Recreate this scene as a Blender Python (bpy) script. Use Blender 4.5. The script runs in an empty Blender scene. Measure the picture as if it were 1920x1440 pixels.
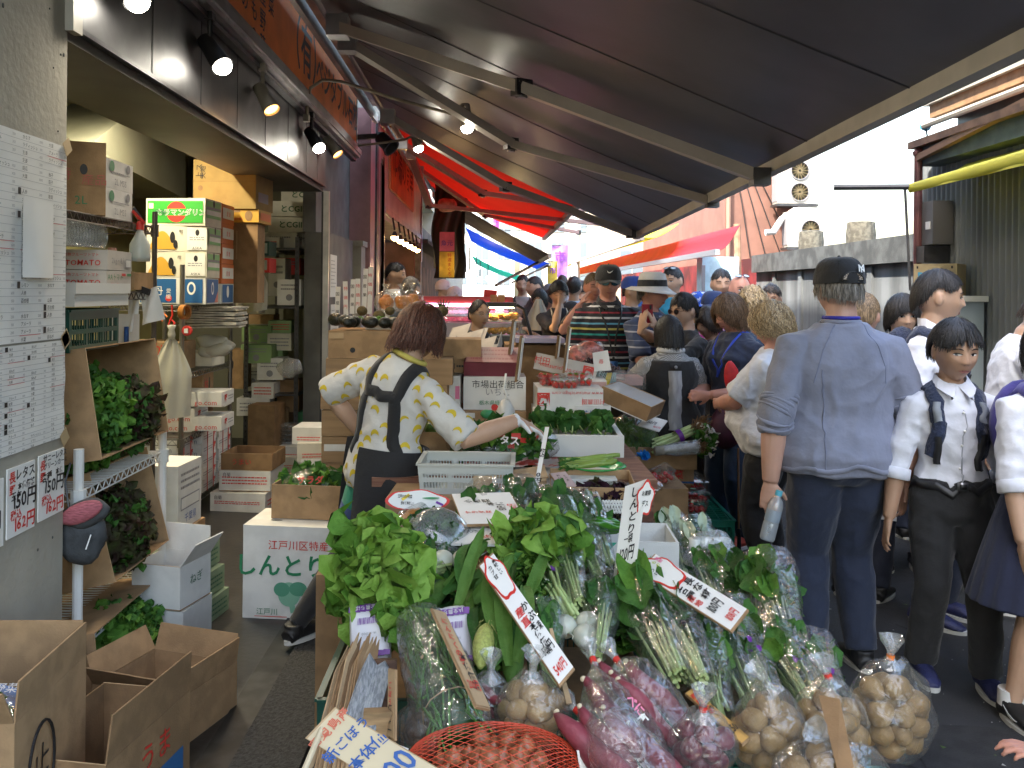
# Street market scene: camera/world/sun, materials, builders, setting, store room, stall, people
import bpy,bmesh,math,random
from mathutils import Vector as V,Matrix,noise
from mathutils.bvhtree import BVHTree
random.seed(7)
R=math.radians
S=bpy.context.scene
COL=S.collection
FPX,VPX,VPY,HC,ROLL=1660.0,920.0,546.0,1.62,R(0.55)
_c,_s=math.cos(ROLL),math.sin(ROLL)
cam_d=bpy.data.cameras.new('camera');cam=bpy.data.objects.new('camera',cam_d);COL.objects.link(cam)
cam_d.sensor_fit='HORIZONTAL';cam_d.sensor_width=36.0
cam_d.lens=36.0*FPX/1920.0
cam_d.shift_x=(960.0-VPX)/1920.0
cam_d.shift_y=-(720.0-VPY)/1920.0
cam_d.clip_start=0.05;cam_d.clip_end=600
cam.matrix_world=Matrix(((_c,-_s,0,0),(0,0,-1,0),(_s,_c,0,HC),(0,0,0,1)))
S.camera=cam
W=bpy.data.worlds.new('World');S.world=W;W.use_nodes=True
_n=W.node_tree.nodes;_sky=_n.new('ShaderNodeTexSky');_sky.sky_type='NISHITA';_sky.sun_disc=False
SUN_EL,SUN_DIR=R(52),V((-0.62,-0.62,0)).normalized()
_sky.sun_elevation=SUN_EL
_sky.sun_rotation=math.atan2(SUN_DIR.x,SUN_DIR.y)
_sky.air_density=1.6;_sky.dust_density=4.0;_sky.ozone_density=1.0
W.node_tree.links.new(_sky.outputs[0],_n['Background'].inputs[0]);_n['Background'].inputs[1].default_value=0.15
sun_d=bpy.data.lights.new('sun','SUN');sun=bpy.data.objects.new('sun',sun_d);COL.objects.link(sun)
sun_d.energy=2.4;sun_d.angle=R(0.5);sun_d.color=(1.0,0.94,0.84)
_d=V((SUN_DIR.x*math.cos(SUN_EL),SUN_DIR.y*math.cos(SUN_EL),math.sin(SUN_EL)))
sun.rotation_euler=_d.to_track_quat('Z','Y').to_euler();sun.location=(-6,-6,14)
vs=S.view_settings;vs.view_transform='Standard';vs.look='None';vs.gamma=1.0;vs.exposure=2.65
S.render.engine='CYCLES'
cy=S.cycles;cy.use_denoising=True;cy.max_bounces=7;cy.diffuse_bounces=4;cy.glossy_bounces=3
cy.transmission_bounces=4;cy.transparent_max_bounces=24;cy.caustics_reflective=False;cy.caustics_refractive=False
cy.sample_clamp_indirect=6.0;cy.use_adaptive_sampling=True;cy.adaptive_threshold=0.02
def P(px,py,Y):
 u,v=(px-VPX)*Y/FPX,(py-VPY)*Y/FPX
 return V((u*_c+v*_s,Y,HC-(-u*_s+v*_c)))
def G(px,py,z=0.0):
 k=(-(px-VPX)*_s+(py-VPY)*_c)/FPX
 return P(px,py,(HC-z)/k)
def LX(px,py,X):
 k=((px-VPX)*_c+(py-VPY)*_s)/FPX
 return P(px,py,X/k)
def rnd(a,b):return random.uniform(a,b)
def rv(s):return V((rnd(-s,s),rnd(-s,s),rnd(-s,s)))
_MC={}
def mat(name,col=(.5,.5,.5),rough=.6,var=.0,vs=8.,bump=0.,bs=60.,metal=0.,spec=.5,sub=0.,emit=0.,col2=None,lo=.4,hi=.6,stretch=(1,1,1),det=4.,bstretch=None,transl=0.,alpha=1.,sheen=0.,coat=0.,dist=0.):
 if name in _MC:return _MC[name]
 m=bpy.data.materials.new(name);_MC[name]=m;m.use_nodes=True
 nt=m.node_tree;N=nt.nodes;Lk=nt.links.new;b=N['Principled BSDF']
 c4=(*col,1)
 b.inputs['Base Color'].default_value=c4;b.inputs['Roughness'].default_value=rough
 b.inputs['Metallic'].default_value=metal;b.inputs['Specular IOR Level'].default_value=spec
 if sub:b.inputs['Subsurface Weight'].default_value=sub;b.inputs['Subsurface Radius'].default_value=(.012,.005,.003);b.inputs['Subsurface Scale'].default_value=1.0
 if sheen:b.inputs['Sheen Weight'].default_value=sheen
 if coat:b.inputs['Coat Weight'].default_value=coat;b.inputs['Coat Roughness'].default_value=.15
 if emit:b.inputs['Emission Color'].default_value=c4;b.inputs['Emission Strength'].default_value=emit
 if alpha<1:b.inputs['Alpha'].default_value=alpha
 tc=None
 if var or col2 or bump:
  tc=N.new('ShaderNodeTexCoord')
  def nz(scale,st,d):
   mp=N.new('ShaderNodeMapping');mp.inputs['Scale'].default_value=st;Lk(tc.outputs['Object'],mp.inputs[0])
   t=N.new('ShaderNodeTexNoise');t.inputs['Scale'].default_value=scale;t.inputs['Detail'].default_value=d
   t.inputs['Distortion'].default_value=dist
   Lk(mp.outputs[0],t.inputs[0]);return t
  if var or col2:
   t=nz(vs,stretch,det);rp=N.new('ShaderNodeValToRGB')
   if col2:a,z=col,col2
   else:a,z=tuple(x*(1-var)for x in col),tuple(min(1,x*(1+var))for x in col)
   rp.color_ramp.elements[0].position=lo;rp.color_ramp.elements[0].color=(*a,1)
   rp.color_ramp.elements[1].position=hi;rp.color_ramp.elements[1].color=(*z,1)
   Lk(t.outputs[0],rp.inputs[0]);Lk(rp.outputs[0],b.inputs['Base Color'])
  if bump:
   t=nz(bs,bstretch or stretch,3.);bp=N.new('ShaderNodeBump');bp.inputs['Strength'].default_value=bump
   bp.inputs['Distance'].default_value=.01;Lk(t.outputs[0],bp.inputs['Height']);Lk(bp.outputs[0],b.inputs['Normal'])
 if transl:
  tr=N.new('ShaderNodeBsdfTranslucent');tr.inputs[0].default_value=tuple(min(1,x*1.3)for x in col)+(1,)
  mx=N.new('ShaderNodeMixShader');mx.inputs[0].default_value=transl
  Lk(b.outputs[0],mx.inputs[1]);Lk(tr.outputs[0],mx.inputs[2]);Lk(mx.outputs[0],N['Material Output'].inputs[0])
 return m
def film(name,tint=(.9,.92,.93),lo=.05,hi=.6,milk=.04,bump=.6,bs=22.,rough=.08):
 if name in _MC:return _MC[name]
 m=bpy.data.materials.new(name);_MC[name]=m;m.use_nodes=True
 nt=m.node_tree;N=nt.nodes;Lk=nt.links.new;N.remove(N['Principled BSDF'])
 tr=N.new('ShaderNodeBsdfTransparent');tr.inputs[0].default_value=(.97,.98,.98,1)
 gl=N.new('ShaderNodeBsdfGlossy');gl.inputs['Roughness'].default_value=rough
 df=N.new('ShaderNodeBsdfDiffuse');df.inputs[0].default_value=(*tint,1)
 tc=N.new('ShaderNodeTexCoord');t=N.new('ShaderNodeTexNoise');t.inputs['Scale'].default_value=bs;t.inputs['Detail'].default_value=2.5;t.inputs['Distortion'].default_value=1.5
 Lk(tc.outputs['Object'],t.inputs[0]);bp=N.new('ShaderNodeBump');bp.inputs['Strength'].default_value=bump;bp.inputs['Distance'].default_value=.02
 Lk(t.outputs[0],bp.inputs['Height']);Lk(bp.outputs[0],gl.inputs['Normal'])
 lw=N.new('ShaderNodeLayerWeight');lw.inputs[0].default_value=.35;Lk(bp.outputs[0],lw.inputs['Normal'])
 mr=N.new('ShaderNodeMapRange');mr.inputs['To Min'].default_value=lo;mr.inputs['To Max'].default_value=hi;Lk(lw.outputs['Facing'],mr.inputs[0])
 m1=N.new('ShaderNodeMixShader');Lk(mr.outputs[0],m1.inputs[0]);Lk(tr.outputs[0],m1.inputs[1]);Lk(gl.outputs[0],m1.inputs[2])
 m2=N.new('ShaderNodeMixShader');m2.inputs[0].default_value=milk;Lk(m1.outputs[0],m2.inputs[1]);Lk(df.outputs[0],m2.inputs[2])
 Lk(m2.outputs[0],N['Material Output'].inputs[0]);return m
def stripes(name,base,bands,period,axis=2,rough=.8,noise_amt=.004):
 """cloth with woven stripes: bands = [(pos 0..1, width 0..1, colour)] repeated every period metres along axis"""
 if name in _MC:return _MC[name]
 m=bpy.data.materials.new(name);_MC[name]=m;m.use_nodes=True
 nt=m.node_tree;N=nt.nodes;Lk=nt.links.new;b=N['Principled BSDF'];b.inputs['Roughness'].default_value=rough
 tc=N.new('ShaderNodeTexCoord');sp=N.new('ShaderNodeSeparateXYZ');Lk(tc.outputs['Object'],sp.inputs[0])
 nz=N.new('ShaderNodeTexNoise');nz.inputs['Scale'].default_value=6;Lk(tc.outputs['Object'],nz.inputs[0])
 ad=N.new('ShaderNodeMath');ad.operation='MULTIPLY_ADD';Lk(nz.outputs[0],ad.inputs[0]);ad.inputs[1].default_value=noise_amt*2;Lk(sp.outputs[axis],ad.inputs[2])
 mu=N.new('ShaderNodeMath');mu.operation='MULTIPLY';Lk(ad.outputs[0],mu.inputs[0]);mu.inputs[1].default_value=1/period
 fr=N.new('ShaderNodeMath');fr.operation='FRACT';Lk(mu.outputs[0],fr.inputs[0])
 rp=N.new('ShaderNodeValToRGB');rp.color_ramp.interpolation='CONSTANT';el=rp.color_ramp.elements
 el[0].position=0;el[0].color=(*base,1);el[1].position=.999;el[1].color=(*base,1)
 for(p,w,c)in bands:
  e=el.new(p);e.color=(*c,1);e=el.new(p+w);e.color=(*base,1)
 Lk(fr.outputs[0],rp.inputs[0]);Lk(rp.outputs[0],b.inputs['Base Color']);return m
def checker(name,c1,c2,scale,rough=.8):
 if name in _MC:return _MC[name]
 m=bpy.data.materials.new(name);_MC[name]=m;m.use_nodes=True
 nt=m.node_tree;N=nt.nodes;Lk=nt.links.new;b=N['Principled BSDF'];b.inputs['Roughness'].default_value=rough
 tc=N.new('ShaderNodeTexCoord');mp=N.new('ShaderNodeMapping');mp.inputs['Rotation'].default_value=(.6,.5,.7);Lk(tc.outputs['Object'],mp.inputs[0])
 ck=N.new('ShaderNodeTexChecker');ck.inputs['Scale'].default_value=scale;ck.inputs[1].default_value=(*c1,1);ck.inputs[2].default_value=(*c2,1)
 Lk(mp.outputs[0],ck.inputs[0]);Lk(ck.outputs[0],b.inputs['Base Color']);return m
_GC={}
_fc=bpy.data.curves.new('glyph','FONT');_fo=bpy.data.objects.new('glyph',_fc);COL.objects.link(_fo);_fc.resolution_u=2;_fc.align_x='LEFT'
def glyph(ch,bold=0.):
 k=(ch,bold)
 if k not in _GC:
  _fc.body=ch;_fc.offset=bold
  bpy.context.view_layer.update()
  me=_fo.evaluated_get(bpy.context.evaluated_depsgraph_get()).to_mesh()
  vs_=[(v.co.x,v.co.y)for v in me.vertices];fs=[tuple(p.vertices)for p in me.polygons]
  _GC[k]=(vs_,fs)
 return _GC[k]
MW={}
class MB:
 def __init__(s):s.v=[];s.f=[];s.m=[];s.mats=[]
 def mi(s,m):
  if m not in s.mats:s.mats.append(m)
  return s.mats.index(m)
 def add(s,vs_,fs,m):
  o=len(s.v);s.v.extend(V(x)for x in vs_);i=s.mi(m)
  for f in fs:s.f.append(tuple(o+k for k in f));s.m.append(i)
  return s
 def quad(s,a,b,c,d,m):return s.add([a,b,c,d],[(0,1,2,3)],m)
 def hexa(s,p,m):
  return s.add(p,[(3,2,1,0),(4,5,6,7),(0,1,5,4),(1,2,6,5),(2,3,7,6),(3,0,4,7)],m)
 def box(s,c,sz,m,rot=None,M=None):
  x,y,z=sz[0]/2,sz[1]/2,sz[2]/2
  p=[V(q)for q in((-x,-y,-z),(x,-y,-z),(x,y,-z),(-x,y,-z),(-x,-y,z),(x,-y,z),(x,y,z),(-x,y,z))]
  if rot:q=Matrix.Rotation(rot[2],3,'Z')@Matrix.Rotation(rot[1],3,'Y')@Matrix.Rotation(rot[0],3,'X');p=[q@a for a in p]
  p=[a+V(c)for a in p]
  if M:p=[M@a for a in p]
  return s.hexa(p,m)
 def bb(s,a,b,m):return s.box([(a[i]+b[i])/2 for i in range(3)],[abs(b[i]-a[i])for i in range(3)],m)
 def slab(s,q,t,m):
  q=[V(a)for a in q];n=(q[1]-q[0]).cross(q[3]-q[0]).normalized()*t
  return s.hexa([a-n for a in q]+q,m)
 def tube(s,pts,r,m,n=8,caps=True,flat=None):
  pts=[V(p)for p in pts];k=len(pts)
  if not isinstance(r,(list,tuple)):r=[r]*k
  vs_=[];fs=[];prev=None
  for i,p in enumerate(pts):
   d=(pts[min(i+1,k-1)]-pts[max(i-1,0)])
   d=d.normalized()if d.length>1e-9 else V((0,0,1))
   if prev is None:a=d.orthogonal().normalized()if flat is None else(V(flat)-d*d.dot(V(flat))).normalized()
   else:a=(prev-d*prev.dot(d)).normalized()
   prev=a;b=d.cross(a)
   rr=r[i]if isinstance(r[i],(tuple,list))else(r[i],r[i])
   for j in range(n):
    t=2*math.pi*j/n;vs_.append(p+a*(math.cos(t)*rr[0])+b*(math.sin(t)*rr[1]))
  for i in range(k-1):
   for j in range(n):fs.append((i*n+j,i*n+(j+1)%n,(i+1)*n+(j+1)%n,(i+1)*n+j))
  if caps:fs.append(tuple(range(n-1,-1,-1)));fs.append(tuple((k-1)*n+j for j in range(n)))
  return s.add(vs_,fs,m)
 def bar(s,a,b,w,h,m,up=(0,0,1)):
  a,b=V(a),V(b);d=(b-a).normalized();x=d.cross(V(up))
  if x.length<1e-4:x=d.orthogonal()
  x.normalize();z=x.cross(d);x*=w/2;z*=h/2
  return s.hexa([a-x-z,a+x-z,b+x-z,b-x-z,a-x+z,a+x+z,b+x+z,b-x+z],m)
 def ball(s,c,r,m,nu=14,nv=9,M=None,jit=0.):
  if not isinstance(r,(list,tuple)):r=(r,r,r)
  vs_=[V((0,0,r[2]))]
  for i in range(1,nv):
   p=math.pi*i/nv
   for j in range(nu):
    t=2*math.pi*j/nu;vs_.append(V((r[0]*math.sin(p)*math.cos(t),r[1]*math.sin(p)*math.sin(t),r[2]*math.cos(p))))
  vs_.append(V((0,0,-r[2])));fs=[]
  if jit:o=rv(9);vs_=[q*(1+jit*noise.noise(q/max(r)*1.3+o))for q in vs_]
  for j in range(nu):fs.append((0,1+j,1+(j+1)%nu));
  for i in range(nv-2):
   for j in range(nu):a=1+i*nu;fs.append((a+j,a+nu+j,a+nu+(j+1)%nu,a+(j+1)%nu))
  a=1+(nv-2)*nu
  for j in range(nu):fs.append((a+(j+1)%nu,a+j,len(vs_)-1))
  c=V(c);vs_=[(M@q if M else q)+c for q in vs_]
  return s.add(vs_,fs,m)
 def lathe(s,prof,c,m,n=20,axis=None,close=True):
  q=V(axis).normalized().to_track_quat('Z','Y').to_matrix()if axis is not None else Matrix.Identity(3)
  vs_=[];fs=[];k=len(prof)
  for(r,z)in prof:
   for j in range(n):t=2*math.pi*j/n;vs_.append(V(c)+q@V((r*math.cos(t),r*math.sin(t),z)))
  for i in range(k-1):
   for j in range(n):fs.append((i*n+j,i*n+(j+1)%n,(i+1)*n+(j+1)%n,(i+1)*n+j))
  if close:fs.append(tuple(range(n-1,-1,-1)));fs.append(tuple((k-1)*n+j for j in range(n)))
  return s.add(vs_,fs,m)
 def prism(s,pts,n,t,m):
  pts=[V(p)for p in pts];n=V(n).normalized()*t;k=len(pts)
  return s.add(pts+[p-n for p in pts],[tuple(range(k)),tuple(range(2*k-1,k-1,-1))]+[((i+1)%k,i,k+i,k+(i+1)%k)for i in range(k)],m)
 def grid(s,fn,nu,nv,m,closeu=False):
  vs_=[fn(i/nu,j/nv)for j in range(nv+1)for i in range(nu+1)];w=nu+1
  return s.add(vs_,[(j*w+i,j*w+i+1,(j+1)*w+i+1,(j+1)*w+i)for j in range(nv)for i in range(nu)],m)
 def text(s,st,O,X,Y,size,m,align='c',vertical=False,jit=0.,bold=0.,lead=1.1,sq=1.0):
  """write st at point O; X,Y unit vectors of the surface; size in metres"""
  O,X,Y=V(O),V(X).normalized(),V(Y).normalized();n=X.cross(Y).normalized()
  adv=[];
  for ch in st:
   g=glyph(ch,bold)
   if ch==' ' or not g[0]:adv.append(.35)
   elif ord(ch)>0x2000:adv.append(1.02)
   else:adv.append(max(a[0]for a in g[0])+.07)
  tot=sum(adv)if not vertical else len(st)*lead
  x=-tot/2 if align=='c' and not vertical else 0.
  for i,ch in enumerate(st):
   g=glyph(ch,bold)
   if g[0]:
    mx=max(a[0]for a in g[0]);mn=min(a[0]for a in g[0])
    an=rnd(-jit,jit);ca,sa=math.cos(an),math.sin(an);sc=1+rnd(-jit,jit);dy=rnd(-jit,jit)*.3
    pts=[]
    for(a,b)in g[0]:
     a,b=a-(mx+mn)/2,b-.36
     a+=b*jit*.6
     a,b=(a*ca-b*sa)*sc,(a*sa+b*ca)*sc+dy
     if vertical:ox,oy=0,-(x+lead/2+0)
     else:ox,oy=x+(mx+mn)/2 if align!='v' else 0,0
     pts.append(O+X*((a+ox)*size*sq)+Y*((b+oy)*size)+n*.0015)
    s.add(pts,g[1],m)
   x+=lead if vertical else adv[i]
  return s
 def merge(s,o,M=None):
  k=len(s.v);s.v.extend((M@a if M else a.copy())for a in o.v)
  mp=[s.mi(m)for m in o.mats]
  for f,i in zip(o.f,o.m):s.f.append(tuple(k+a for a in f));s.m.append(mp[i])
  return s
 def mesh(s,name,vs_,smooth):
  me=bpy.data.meshes.new(name);me.from_pydata([tuple(a)for a in vs_],[],s.f)
  for m in s.mats:me.materials.append(m)
  me.polygons.foreach_set('material_index',s.m)
  if smooth is True:me.polygons.foreach_set('use_smooth',[True]*len(s.f))
  elif smooth:me.polygons.foreach_set('use_smooth',[True]*len(s.f));me.set_sharp_from_angle(angle=R(smooth))
  me.update();return me
 def build(s,name,parent=None,smooth=35,local=False,label=None,origin=None,M=None):
  vs_=s.v
  if parent is not None:
   if not local:q=MW[parent.name].inverted();vs_=[q@a for a in vs_]
   o=bpy.data.objects.new(name,s.mesh(name,vs_,smooth));COL.objects.link(o);o.parent=parent
   MW[o.name]=MW[parent.name]
  else:
   if M is not None:pass
   else:
    if origin is None:
     lo=[min(a[i]for a in vs_)for i in range(3)];hi=[max(a[i]for a in vs_)for i in range(3)]
     origin=V(((lo[0]+hi[0])/2,(lo[1]+hi[1])/2,lo[2]))
    M=Matrix.Translation(origin)
   if not local:q=M.inverted();vs_=[q@a for a in vs_]
   o=bpy.data.objects.new(name,s.mesh(name,vs_,smooth));COL.objects.link(o);o.matrix_world=M;MW[o.name]=M.copy()
  if label:o['label']=label
  return o
def tag(o,label,cat,group=None):
 o['label']=label;o['category']=cat
 if group:o['group']=group
 return o
def thing(name,label,cat,loc=(0,0,0),rz=0.,group=None,M=None):
 o=bpy.data.objects.new(name,None);COL.objects.link(o);o.empty_display_size=.1
 M=M if M is not None else Matrix.Translation(V(loc))@Matrix.Rotation(rz,4,'Z')
 o.matrix_world=M;MW[o.name]=M.copy();return tag(o,label,cat,group)
def struct(o):o['kind']='structure';return o
def dup(root,M,label=None,group=None):
 r=root.copy();COL.objects.link(r);r.matrix_world=M;MW[r.name]=M.copy()
 if label:r['label']=label
 if group:r['group']=group
 for ch in list(root.children):
  c=ch.copy();COL.objects.link(c);c.parent=r
  for g in list(ch.children):d=g.copy();COL.objects.link(d);d.parent=c
 return r
def frame(O,x,z):
 x=V(x).normalized();y=V(z).cross(x).normalized();z=x.cross(y)
 return Matrix(((x.x,y.x,z.x,O[0]),(x.y,y.y,z.y,O[1]),(x.z,y.z,z.z,O[2]),(0,0,0,1)))
CB=mat('cardboard',(.36,.225,.115),.85,.12,14,.15,180)
CB2=mat('cardboard_dark',(.26,.155,.075),.85,.15,10,.15,180)
CB3=mat('cardboard_light',(.46,.32,.18),.85,.10,12,.12,150)
WCB=mat('white_carton',(.68,.67,.64),.6,.06,10,.06,120)
CRM=mat('cream_carton',(.62,.58,.48),.6,.06,10,.06,120)
INK=mat('black_ink',(.012,.012,.014),.5)
RED=mat('red_ink',(.62,.035,.025),.5)
GRN=mat('green_ink',(.03,.22,.09),.5)
DGRN=mat('dark_green_ink',(.02,.12,.06),.5)
BLU=mat('blue_ink',(.02,.09,.32),.5)
GRY=mat('grey_ink',(.25,.25,.27),.6)
ORG=mat('orange_ink',(.75,.2,.04),.5)
PINK=mat('pink_ink',(.75,.2,.35),.5)
YEL=mat('yellow_ink',(.8,.6,.06),.5)
PUR=mat('purple_print',(.16,.03,.3),.4)
TAPE=mat('brown_tape',(.35,.22,.12),.25)
STEEL=mat('steel',(.32,.32,.33),.3,metal=.9,var=.1)
CHROME=mat('chrome_wire',(.55,.55,.56),.22,metal=1.)
DKWIRE=mat('dark_wire',(.10,.085,.075),.35,metal=.6)
BLACK=mat('black_plastic',(.02,.02,.022),.4)
WHT=mat('white_plastic',(.7,.7,.68),.35)
IVORY=mat('ivory_paint',(.42,.39,.33),.45,.08,6)
PAPER=mat('paper',(.78,.77,.74),.8,.03,5)
GCRATE=mat('green_crate',(.01,.19,.14),.35,.1,6)
DCRATE=mat('dark_green_crate',(.008,.062,.047),.35,.1,6)
FILM=film('clear_film')
FILM2=film('frosted_film',milk=.16,lo=.1,hi=.7,bs=16)
ASPH=mat('asphalt',(.016,.017,.019),.78,bump=.6,bs=140,col2=(.040,.041,.045),vs=2.2,lo=.30,hi=.72,det=12)
FLOOR=mat('shop_floor',(.020,.0195,.019),.40,bump=.12,bs=30,col2=(.036,.034,.031),vs=3,lo=.35,hi=.7,det=6)
CONC=mat('concrete',(.29,.265,.215),.85,bump=.25,bs=40,col2=(.42,.39,.325),vs=2.6,lo=.3,hi=.7,det=7)
YWALL=mat('yellow_wall',(.36,.33,.15),.7,.1,2)
GWALL=mat('green_grey_wall',(.25,.25,.19),.7,.1,2)
DSOF=mat('dark_soffit',(.07,.065,.055),.6,.15,3)
FASC=mat('fascia_steel',(.10,.10,.105),.48,metal=.7,var=.25,vs=3,bump=.05,bs=12)
ALU=mat('aluminium',(.40,.40,.40),.35,metal=.8,var=.15,vs=5)
ORSIGN=mat('orange_sign',(.88,.23,.04),.6,.1,3)
MAUVE=mat('mauve_panel',(.30,.16,.17),.3,.2,2.5,metal=.3)
DKMETAL=mat('dark_metal',(.06,.06,.065),.4,metal=.5,var=.2)
MORTAR=mat('grey_shaft',(.14,.14,.14),.7,.15,4)
def prop(name,label,cat,mb,group=None,smooth=35):return tag(mb.build(name,smooth=smooth),label,cat,group)
m=MB();n=40
m.quad((-60,-20,0),(60,-20,0),(60,140,0),(-60,140,0),ASPH);struct(m.build('road',origin=(0,0,0)))
m=MB();m.quad((-3.4,.3,.004),(-.98,.3,.004),(-.98,9.6,.004),(-3.4,9.6,.004),FLOOR);struct(m.build('shop_floor',origin=(-2,3,0)))
m=MB();m.bb((-.98,.4,.001),(-.86,7.9,.012),mat('drain_steel',(.035,.035,.035),.5,metal=.5,var=.3,vs=12));struct(m.build('drain_strip'))
m=MB();m.bb((-.855,.4,0),(-.62,6.9,.035),mat('black_mat',(.03,.03,.03),.8,bump=.9,bs=90,var=.4,vs=60));struct(m.build('kerb_mat'))
PAPERL=mat('litter_paper',(.4,.4,.38),.9)
m=MB();GR=mat('grit',(.3,.3,.29),.9)
for i in range(700):
 x,y=rnd(.8,3.6),rnd(2.2,8);a=rnd(.0015,.004);m.box((x,y,.001),(a,a*rnd(.6,1.6),.004),GR,rot=(0,0,rnd(0,3)))
struct(m.build('road_grit',smooth=False))
m=MB();PT=mat('asphalt_patch',(.022,.022,.024),.85,bump=.6,bs=160,col2=(.032,.032,.034),vs=14)
m.add([(1.9,4.6,.004),(2.7,4.4,.004),(2.85,7.5,.004),(2.2,7.9,.004)],[(0,1,2,3)],PT);m.add([(1.4,2.2,.004),(2.0,2.1,.004),(2.1,3.3,.004),(1.55,3.35,.004)],[(0,1,2,3)],PT);struct(m.build('road_patch'))
m=MB();CR=mat('crack',(.006,.006,.006),.95)
for s0 in((1.7,3.4),(2.6,5.0),(2.2,2.4),(3.1,6.0)):
 p=V((*s0,.0045));d=V((rnd(-1,1),rnd(.2,1),0)).normalized()
 for k in range(16):q=p+(d+V((rnd(-.7,.7),rnd(-.7,.7),0))).normalized()*.07;sd=(q-p).cross(V((0,0,1))).normalized()*rnd(.0015,.004);m.add([p-sd,p+sd,q+sd,q-sd],[(0,1,2,3)],CR);p=q
struct(m.build('road_crack',smooth=False))
m=MB()
for j in range(26):
 x,y=.98+rnd(0,.42),5.15+rnd(0,1.3)
 m.tube([(x,y,.004),(x+rnd(-.05,.05),y+rnd(-.1,.1),.005),(x+rnd(-.1,.1),y+rnd(-.15,.15),.004)],.004,mat('drain_grey',(.12,.12,.125),.6),n=5)
o=m.build('drain_grating');q_=MB();LT=mat('litter_leaf',(.05,.09,.02),.8,.4,20)
for i in range(60):a=V((rnd(.95,2.2),rnd(2.0,6.0),.006));c1=rnd(.006,.02);an=rnd(0,6.3);q_.add([a+V((c1*math.cos(an+k*2.1)*rnd(.6,1.4),c1*math.sin(an+k*2.1),rnd(0,.004)))for k in range(3)],[(0,1,2)],LT if i%3 else PAPERL)
lo_=q_.build('leaf_litter',smooth=False);tag(lo_,'scattered leaf scraps and paper bits trodden on the asphalt','litter');lo_['kind']='stuff';tag(o,'dark rippled mat lying on the asphalt beside the green crate','mat')
bl=thing('shop_building','vegetable shop building with grey concrete pillar, steel fascia and yellowish store room','building',(-2.2,5,0))
m=MB();m.bb((-3.5,-1.5,0),(-1.5,3.12,3.05),CONC)
for i in range(46):
 z,y=rnd(.1,3.),rnd(2.5,3.1);r=rnd(.002,.007);m.ball((-1.499,y,z),(.002,r,r*rnd(.7,1.5)),mat('pore',(.1,.1,.095),.9),8,5)
m.build('pillar',bl)
m=MB();m.bb((-1.5,3.10,2.52),(-1.47,3.17,3.0),IVORY);m.build('pipe_cover',bl)
m=MB();m.bb((-1.62,3.12,2.56),(-1.5,7.98,3.02),FASC)
for y in(3.9,4.55,5.2,5.85,6.5,7.15,7.6):m.bb((-1.4985,y-.003,2.56),(-1.497,y+.003,3.0),INK)
m.build('fascia',bl)
m=MB();m.bb((-2.0,3.12,2.50),(-1.52,7.98,2.557),DSOF);m.bb((-1.52,3.12,2.54),(-1.49,7.98,2.559),DKMETAL);m.build('soffit',bl)
m=MB();m.bb((-3.45,3.0,0),(-3.3,9.8,3.4),YWALL);m.build('back_wall',bl)
m=MB();m.bb((-3.3,9.62,0),(-1.74,9.75,3.4),GWALL);m.build('cross_wall',bl)
m=MB();m.bb((-3.3,3.12,3.05),(-1.75,9.62,3.15),mat('ceiling',(.3,.28,.17),.8,.1,3));m.build('ceiling',bl)
t=thing('ceiling_lamp','fluorescent tube lamp on the store room ceiling behind the steel fascia','lamp',(-2.35,5.6,2.98));m=MB();m.bb((-2.42,4.9,3.0),(-2.28,6.3,3.045),IVORY);m.build('housing',t);m=MB();m.tube([(-2.35,4.95,2.975),(-2.35,6.25,2.975)],.016,mat('tube_glow',(1,.93,.7),.4,emit=6),10);m.build('tube',t)
ld=bpy.data.lights.new('tube_light','AREA');ld.shape='RECTANGLE';ld.size=.08;ld.size_y=1.3;ld.energy=13;ld.color=(1,.88,.6);lo=bpy.data.objects.new('tube_light',ld);COL.objects.link(lo);lo.parent=t;lo.location=(0,0,-.04)
m=MB()
m.prism([LX(*q,-2.75)for q in((157,280),(267,193),(348,238),(348,373),(240,317))],(1,0,0),.54,GWALL)
m.build('stair_underside',bl)
m=MB()
for y,x in((7.9,-1.5),(7.97,-1.53)):m.bb((x,y,0),(x+.05,y+.045,2.5),ALU if y<7.95 else DKMETAL)
m.build('door_frame',bl)
m=MB();UP=mat('upper_wall',(.33,.31,.28),.8,.1,2)
m.bb((-9,-12,3.16),(-1.62,12.5,12.0),UP);m.bb((-9,12.6,4.6),(-2.2,34,5.0),UP);m.bb((-9,34.1,0),(-1.9,60,5.5),UP);m.build('upper_storeys',bl)
m=MB();m.bb((-1.5,2.5,3.02),(-1.40,9.4,3.05),ALU);m.bb((-1.42,2.5,3.05),(-1.385,9.4,3.10),ALU);m.bb((-1.49,2.5,2.985),(-1.44,9.4,3.015),DKMETAL)
prop('lamp_rail','grey metal rail running over the steel fascia carrying the lamps','rail',m)
sg=thing('shop_sign','long orange shop sign with black brush writing above the steel fascia','sign',(-1.42,6,3.1))
m=MB();m.bb((-1.46,1.5,3.14),(-1.42,9.25,3.72),ORSIGN);m.build('panel',sg)
m=MB();m.bb((-1.47,1.5,3.10),(-1.40,9.27,3.137),ALU);m.bb((-1.47,1.5,3.723),(-1.38,9.27,3.79),ALU);m.bb((-1.47,9.253,3.14),(-1.41,9.28,3.72),ALU);m.build('frame',sg)
m=MB();X_,Y_=(0,1,0),(0,0,1);x=-1.4195
SINK=mat('sign_ink',(.03,.015,.015),.5)
m.text('（有）',(x,6.75,3.43),X_,Y_,.42,SINK,bold=.012);m.text('ベジタブル石松',(x,8.22,3.40),X_,Y_,.31,SINK,bold=.015)
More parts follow.
